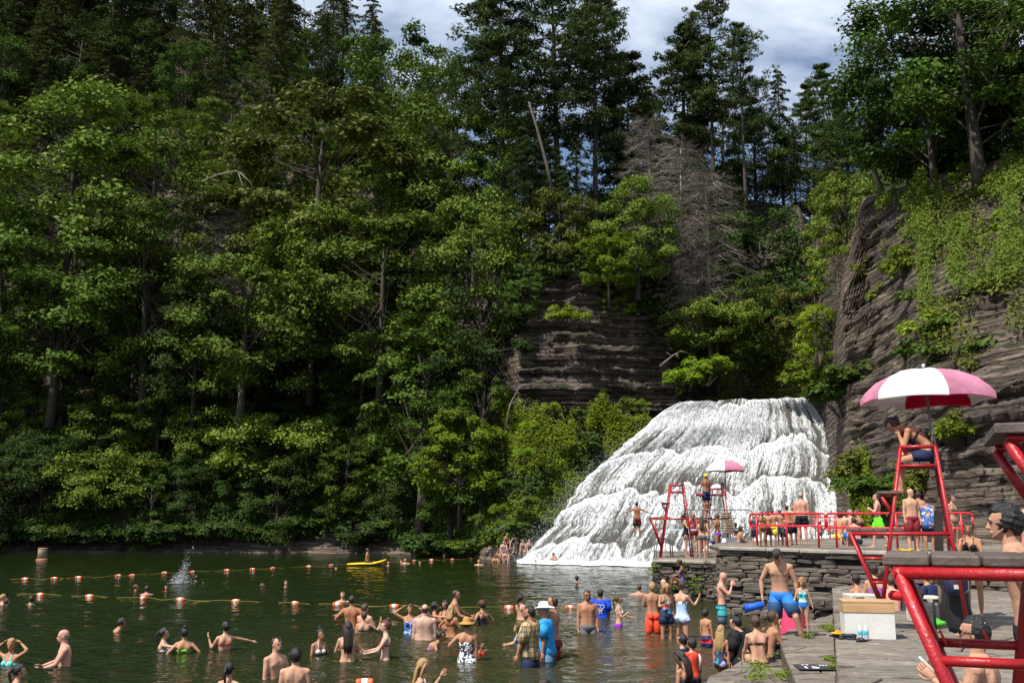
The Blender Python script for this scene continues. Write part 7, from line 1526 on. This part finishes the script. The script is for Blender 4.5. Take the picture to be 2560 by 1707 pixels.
u0, v0 = D_(1795, 572); person("black-haired person wrapped in a pink towel sitting against the long wall", u0, v0, 19.6, h=1.68, face=20, sex='f', sk='fair', hair=('full', 'black'), arms=('knee', 'knee'), legs=('situp', 'situp'), extra=x_cloak('pink'))
# ---------- the two figures in front of the long wall
man, mb_ = stander(D_, 1625, 162, 1250, .40, "bare-chested man in blue shorts stepping down from the slab, head bowed", face=172, sk='fair', hair=('full', 'dark'), wear=[("swim_trunks", "trunks", 'blueshorts', .86, .030)], arms=(((.48, .02, -.88), (-.05, .25, -.97)), ((.30, -.05, -.95), (.10, .12, -1))), legs=(((.04, .06, -1), (-.02, -.02, -1)), ((.42, .52, -.74), (.22, -.20, -.95))), lean=14, hp=38, vox=.011)
stander(D_, 1895, 435, 1065, .69, "little girl with strawberry blonde hair in blue and mint swimsuit", face=-172, sex='f', sk='fair', hair=('bob', 'ginger'), hs=1.22, wear=[OP('mermaid')], arms=(((.35, .1, -.93), (.4, .2, -.9)), ((.30, .0, -.95), (.25, .1, -.96))), hy=-18, hp=12)
u0, v0 = D_(1230, 740)
# ---------- diving platform
stander(E_, 505, 685, 1175, ZL, "woman in black swimsuit with dark hair, left of the group on the platform", face='R', sex='f', sk='fair', hair=('pony', 'dark'), wear=[OP('black')], arms=('chest', 'chest'))
stander(E_, 600, 675, 1115, ZL, "blond person wrapped in a dark red towel on the platform", face=-20, sex='m', sk='fair', hair=('short', 'blond'), wear=[], arms=('chest', 'chest'), extra=x_cloak('maroon'))
stander(E_, 685, 725, 1185, ZL, "long-haired woman in grey shorts seen from behind on the platform", face=5, sex='f', sk='fair', hair=('long', 'brown'), wear=[BT('black'), ("shorts", "trunks", 'grey', .25)], arms=('chest', 'chest'))
stander(E_, 748, 740, 1178, ZL, "woman in dark shorts at the centre of the platform group", face='R', sex='f', sk='fair', hair=('pony', 'dark'), wear=[BT('black'), ("shorts", "trunks", 'grey', .3)], arms=('chest', 'chest'))
stander(E_, 862, 690, 1168, ZL, "woman in purple bikini bottoms facing left on the platform", face=70, sex='f', sk='tanned', hair=('lowbun', 'brown'), wear=[BT('olive'), BB('purple')], arms=('elbow', 'chest'))
def x_tube(b, root, P):
    (S, E, W, fd, sg) = b.arms[1]; MB().tube([W + Vector((0, -.25, -.14)), W + Vector((0, -.2, -.13)), W + Vector((0, .25, -.08)), W + Vector((0, .3, -.08))], [.03, .075, .075, .03], 10).build("rescue_tube", cloth('maroon'), root)
u0, v0 = E_(735, 245); v1 = E_(735, 680)[1]
person("lifeguard in yellow cap and navy shorts standing on the red chair platform", u0, v0, 42.6, zg=px(u0, v1, 42.6).z, face=35, sk='tanned', hair=('crop', 'dark'), wear=[TS('navy', .8)], arms=('down', 'dangle'), extra=lambda b, r, P: (hat(b, r, P, 'swimcap', 'capgold'), x_tube(b, r, P)))
stander(E_, 1070, 790, 1108, ZL, "small dark-skinned child in striped trunks seen from behind", face=5, sk='dark', hair=('full', 'black'), hs=1.2, wear=[("swim_trunks", "trunks", 'stripes', .8)], arms=('down', 'down'))
u0, v0 = E_(1128, 830); person("child squatting on the platform with one arm stretched right", u0, v0, 37.5, h=1.25, face=-70, sk='tan', hair=('full', 'dark'), hs=1.15, wear=[TS('navy')], arms=('knee', 'fwd'), legs=('situp', 'situp'), lean=15)
# ---------- high terrace, behind the railing
stander(K_, 365, 440, 1068, ZT, "child in dark blue shorts at the left end of the red railing", face=-30, sk='fair', hair=('short', 'ginger'), hs=1.12, wear=[TSH('slate'), TS('navy', .8)], arms=('down', 'fwd'), lean=12)
stander(K_, 505, 378, 1062, ZT, "slim girl with dark hair behind the railing, second from its left end", face=10, sex='f', sk='tanned', hair=('pony', 'auburn'), wear=[BT('black'), BB('brown')], arms=('down', 'chest'))
stander(K_, 612, 360, 1056, ZT, "boy in patterned trunks left of the yellow shorts", face=-15, sk='tan', hair=('short', 'brown'), wear=[TS('bananas', .8)], arms=('chest', 'down'), hs=1.05)
stander(K_, 705, 330, 1056, ZT, "broad boy in yellow shorts seen from behind", face=-5, sk='tan', hair=('short', 'auburn'), wear=[("swim_trunks", "trunks", 'yellow', .95)], arms=('chest', 'down'), fat=.25)
stander(K_, 850, 340, 1050, ZT, "brown-haired head between the yellow shorts and the tall boy", face=0, sk='tan', hair=('short', 'brown'), wear=[TS('grey', .8)], arms=('chest', 'chest'))
stander(K_, 915, 428, 1050, ZT, "small boy in navy shorts with his back to the camera at the railing", face=5, sk='tan', hair=('full', 'black'), hs=1.1, wear=[("swim_trunks", "trunks", 'navy', .98)], arms=('chest', 'chest'))
stander(K_, 995, 258, 1030, ZT, "tall boy in black shorts behind the railing", face=-10, sk='tan', hair=('short', 'dark'), wear=[TS('black', .95)], arms=('down', 'chest'))
stander(K_, 1105, 270, 1025, ZT, "thin reddish-haired man half hidden behind the big bald man", face=-20, sk='pink', hair=('crop', 'ginger'), wear=[TS('navy', .9)], arms=('chest', 'chest'))
stander(K_, 1265, 0, 1030, ZT, "big bald man in black trunks with his back to the camera", face=0, sk='pink', hair=('fringe', 'grey'), wear=[TS('black', .62)], arms=('down', 'down'), fat=.22)
stander(K_, 1640, 575, 1000, ZT, "small child further back pointing left behind the railing", face=30, sk='tan', hair=('full', 'dark'), hs=1.15, wear=[TS('grey')], arms=('down', 'side'))
for i, (x, yt, hc, cl, sk_, lb) in enumerate(((2045, 385, 'dark', 'gold', 'tan', "boy with yellow strap sitting behind the railing by the waterfall"), (2120, 350, 'brown', 'grey', 'fair', "man sitting hunched behind the railing, left of the bench group"), (2235, 335, 'dark', 'white', 'fair', "person with white towel sitting behind the railing"), (2295, 500, 'black', 'navy', 'pink', "pale person lying low behind the railing"))):
    u0, v0 = K_(x, yt); person(lb, u0, v0, 34.5 - (i == 3) * 2, h=1.68 if i < 3 else 1.5, face=-30 + 20 * i, sk=sk_, hair=('full', hc), wear=[TS(cl)], arms=('knee', 'knee'), legs=('situp', 'situp'), lean=22)
for (x, yt, sx, sk_, hc, cl, fc, lb) in ((262, 318, 'f', 'tan', 'brown', 'black', 60, "woman in black swimsuit sitting sideways behind the railing"), (150, 325, 'm', 'pink', 'grey', 'blue', 40, "grey-haired man in blue shorts sitting behind the railing")):
    u0, v0 = L_3(x, yt); person(lb, u0, v0, 33, h=1.68, face=fc, sex=sx, sk=sk_, hair=('short', hc), wear=[OP(cl) if sx == 'f' else TS(cl)], arms=('knee', 'knee'), legs=('sit', 'sit'), lean=12)
stander(L_3, 560, 80, 915, ZT, "man in neon green trunks walking left behind the lifeguard chair", face='L', sk='pink', hair=('short', 'brown'), wear=[("swim_trunks", "trunks", 'neon', .9, .035)], arms=('down', 'chest'), legs=('walkf', 'walkb'))
stander(L_3, 1075, 5, 985, ZT, "bald man in dark red trunks standing behind the chair legs", face=-150, sk='fair', hair=None, wear=[("swim_trunks", "trunks", 'maroon', .95, .035)], arms=('down', 'down'), fat=.12, hy=30)
stander(L_3, 1205, 42, 960, ZT, "dark-haired bare-shouldered man behind the bald man", face='B', sk='tan', hair=('short', 'dark'), wear=[TS('navy')], arms=('chest', 'down'))
stander(L_3, 1210, 450, 905, ZT, "little girl in turquoise top and pink skirt between the chair legs", face=-20, sex='f', sk='tan', hair=('bob', 'brown'), hs=1.2, wear=[("tank_top", "onepiece", 'mint'), ("skirt", "trunks", 'pink', .35)], arms=('down', 'up'))
stander(L_3, 1335, 120, 985, ZT, "child wrapped in a blue rocket-print towel by the lifeguard chair", face=0, sk='tan', hair=('short', 'brown'), hs=1.05, wear=[TS('navy')], arms=('chest', 'chest'), extra=x_cloak('rockets'))
stander(L_3, 1745, 98, 965, ZT, "woman in olive bikini looking down to the right on the terrace", face=-130, sex='f', sk='fair', hair=('pony', 'brown'), wear=[BT('olive'), BB('olive')], arms=('down', 'down'), hp=15)
# ---------- right of the chair
u0, v0 = L_3(1985, 522); person("dark-haired woman in black swimsuit holding her hand to her chin", u0, v0, 17.8, zg=1.06, face=170, sex='f', sk='tan', hair=('up', 'dark'), wear=[OP('black')], arms=('chin', 'cross'), fat=.1)
X6 = lambda x, y: (2100 + x / 7.128, 1380 + y / 7.128)
for (x, yt, Yd, sx, sk_, hr, cl, fc, lb) in ((262, 372, 19.8, 'f', 'tan', ('lowbun', 'black'), 'black', 40, "dark-haired woman sitting furthest left behind the white chest"), (575, 195, 18.4, 'f', 'fair', ('lowbun', 'dark'), 'violetstripe', 25, "woman in purple and blue swimsuit sitting behind the white chest"),
        (705, 285, 19.4, 'm', 'fair', ('short', 'brown'), 'navy', -10, "bare-backed man sitting behind the chair legs"), (900, 400, 19.0, 'm', 'pink', ('short', 'brown'), 'black', 0, "broad pink-backed man sitting next to the purple swimsuit"),
        (1190, 300, 19.0, 'm', 'tan', ('short', 'dark'), 'slate', -20, "person in slate blue shirt sitting behind the deck box"), (1500, 330, 19.6, 'm', 'tan', ('short', 'dark'), 'navy', 60, "person in navy shirt leaning forward behind the deck box")):
    u0, v0 = X6(x, yt); person(lb, u0, v0, Yd, h=1.66, face=fc, sex=sx, sk=sk_, hair=hr, wear=[OP(cl) if sx == 'f' else (TSH(cl) if cl in ('slate', 'navy') and 'shirt' in lb else TS(cl))], arms=('knee', 'knee'), legs=('situp', 'situp'), lean=18)
# lifeguard on the high chair
def x_pack(b, root, P):
    c, R = b.frame(.97); (Hp, K, A, fd, sg) = b.legs[1]; (H2, K2, A2, f2, s2) = b.legs[0]; k = K.lerp(K2, .5) + Vector((0, -.04, .10)); m = MB(); m.box(k, (.24, .10, .12), bev=.025); m.build("hip_pouch", cloth('red'), root)
    m = MB(); m.box(k + Vector((.10, .052, .0)), (.05, .01, .015)); m.box(k + Vector((-.125, 0, .0)), (.006, .05, .012)); m.box(k + Vector((-.125, 0, .0)), (.006, .012, .05)); m.build("white_cross", cloth('white'), root)
u0, v0 = G_(470, 512)
person("female lifeguard in black bikini top hunched on the chair under the umbrella", u0, v0, 15.45, h=1.72, face=88, sex='f', sk='tan', hair=('lowbun', 'dark'), wear=[BT('black'), ("shorts", "trunks", 'navy', .6, .014)], arms=(((.10, .70, -.71), (-.20, -.38, .90)), ((.12, .74, -.66), (-.25, -.30, .92))), legs=(((.10, .98, -.16), (.0, .14, -1)), ((.14, .98, -.16), (0, .04, -1))), lean=60, hp=-5, extra=x_pack, fat=.12, vox=.009)
# nearest three
u0, v0 = G_(1355, 1145); person("smiling dark-haired man with stubble and black shorts at the right edge", u0, v0, 6.6, zg=1.08, face=84, lean=13, hp=-9, sk='fair', hair=('full', 'black'), wear=[TS('black', .85)], arms=('down', 'back'), vox=.0058, extra=lambda b, r, P: MB().tube([P(-.069, .0, .075), P(-.056, .052, .034), P(-.026, .080, .014), P(0, .088, .009), P(.026, .080, .014), P(.056, .052, .034), P(.069, .0, .075)], [.004, .009, .0105, .0105, .0105, .009, .004], 8).build("stubble", mat("stubble", (.27, .165, .115), .8, .3, 80), r), eyes=True)
def x_phone(b, root, P):
    (S, E, W, fd, sg) = b.arms[0]; (S2, E2, W2, f2, s2) = b.arms[1]; c = W.lerp(W2, .5) + fd * .11; m = MB(); R = fd.to_track_quat('Z', 'Y').to_matrix(); m.box(c, (.075, .012, .15), R, bev=.004); m.build("phone", mat("phone_case", (.62, .62, .66), .3), root); x_shades(b, root, P)
u0, v0 = F_(1700, 850); person("seated dark-haired man with sunglasses filming with a white phone", u0, v0, 7.7, h=1.76, face=80, sk='fair', hair=('short', 'black'), wear=[TS('black')], arms=('phone', 'phone'), legs=('situp', 'situp'), lean=6, hp=-8, vox=.0062, extra=x_phone)
u0, v0 = G_(1540, 1010); person("bare-shouldered person cut by the right edge beyond the railing", u0, v0, 14.5, zg=1.08, face=30, sk='pink', hair=('short', 'brown'), wear=[TS('navy')], arms=('chest', 'down'))
# bathers on the rocks at the left foot of the waterfall
for i, (x, yt, Yd, sx, sk_, lb) in enumerate(((345, 255, 68.2, 'm', 'tan', "bather at the top left of the rock group, elbows on knees"), (432, 262, 68, 'f', 'fair', "woman in black top sitting at the top right of the rock group"), (305, 355, 67.3, 'm', 'pale', "pale bather sitting in the middle of the rock group"), (548, 335, 67.2, 'f', 'fair', "girl in dark bikini sitting left of the pair by the falling water"), (632, 335, 67, 'f', 'pink', "girl sitting nearest the falling water"), (230, 470, 66.8, 'f', 'tan', "bather sitting low at the water's edge, left of the rock group"), (330, 470, 66.6, 'm', 'pink', "bather sitting low in the middle at the water's edge"), (195, 530, 66.3, 'm', 'tan', "lowest bather of the rock group, half in the water"))):
    u0, v0 = H_(x, yt); person(lb, u0, v0, Yd, h=1.66, face=(-150, 150, 180, 170, -170, 150, 180, 160)[i], sex=sx, sk=sk_, hair=('short', ('dark', 'brown', 'brown', 'dark', 'brown', 'dark', 'brown', 'dark')[i]), wear=[OP('black') if sx == 'f' else TS('navy')], arms=('knee', 'knee'), legs=('situp', 'sit') if i % 2 else ('sit', 'situp'), lean=18)
finish_people()
build_water()
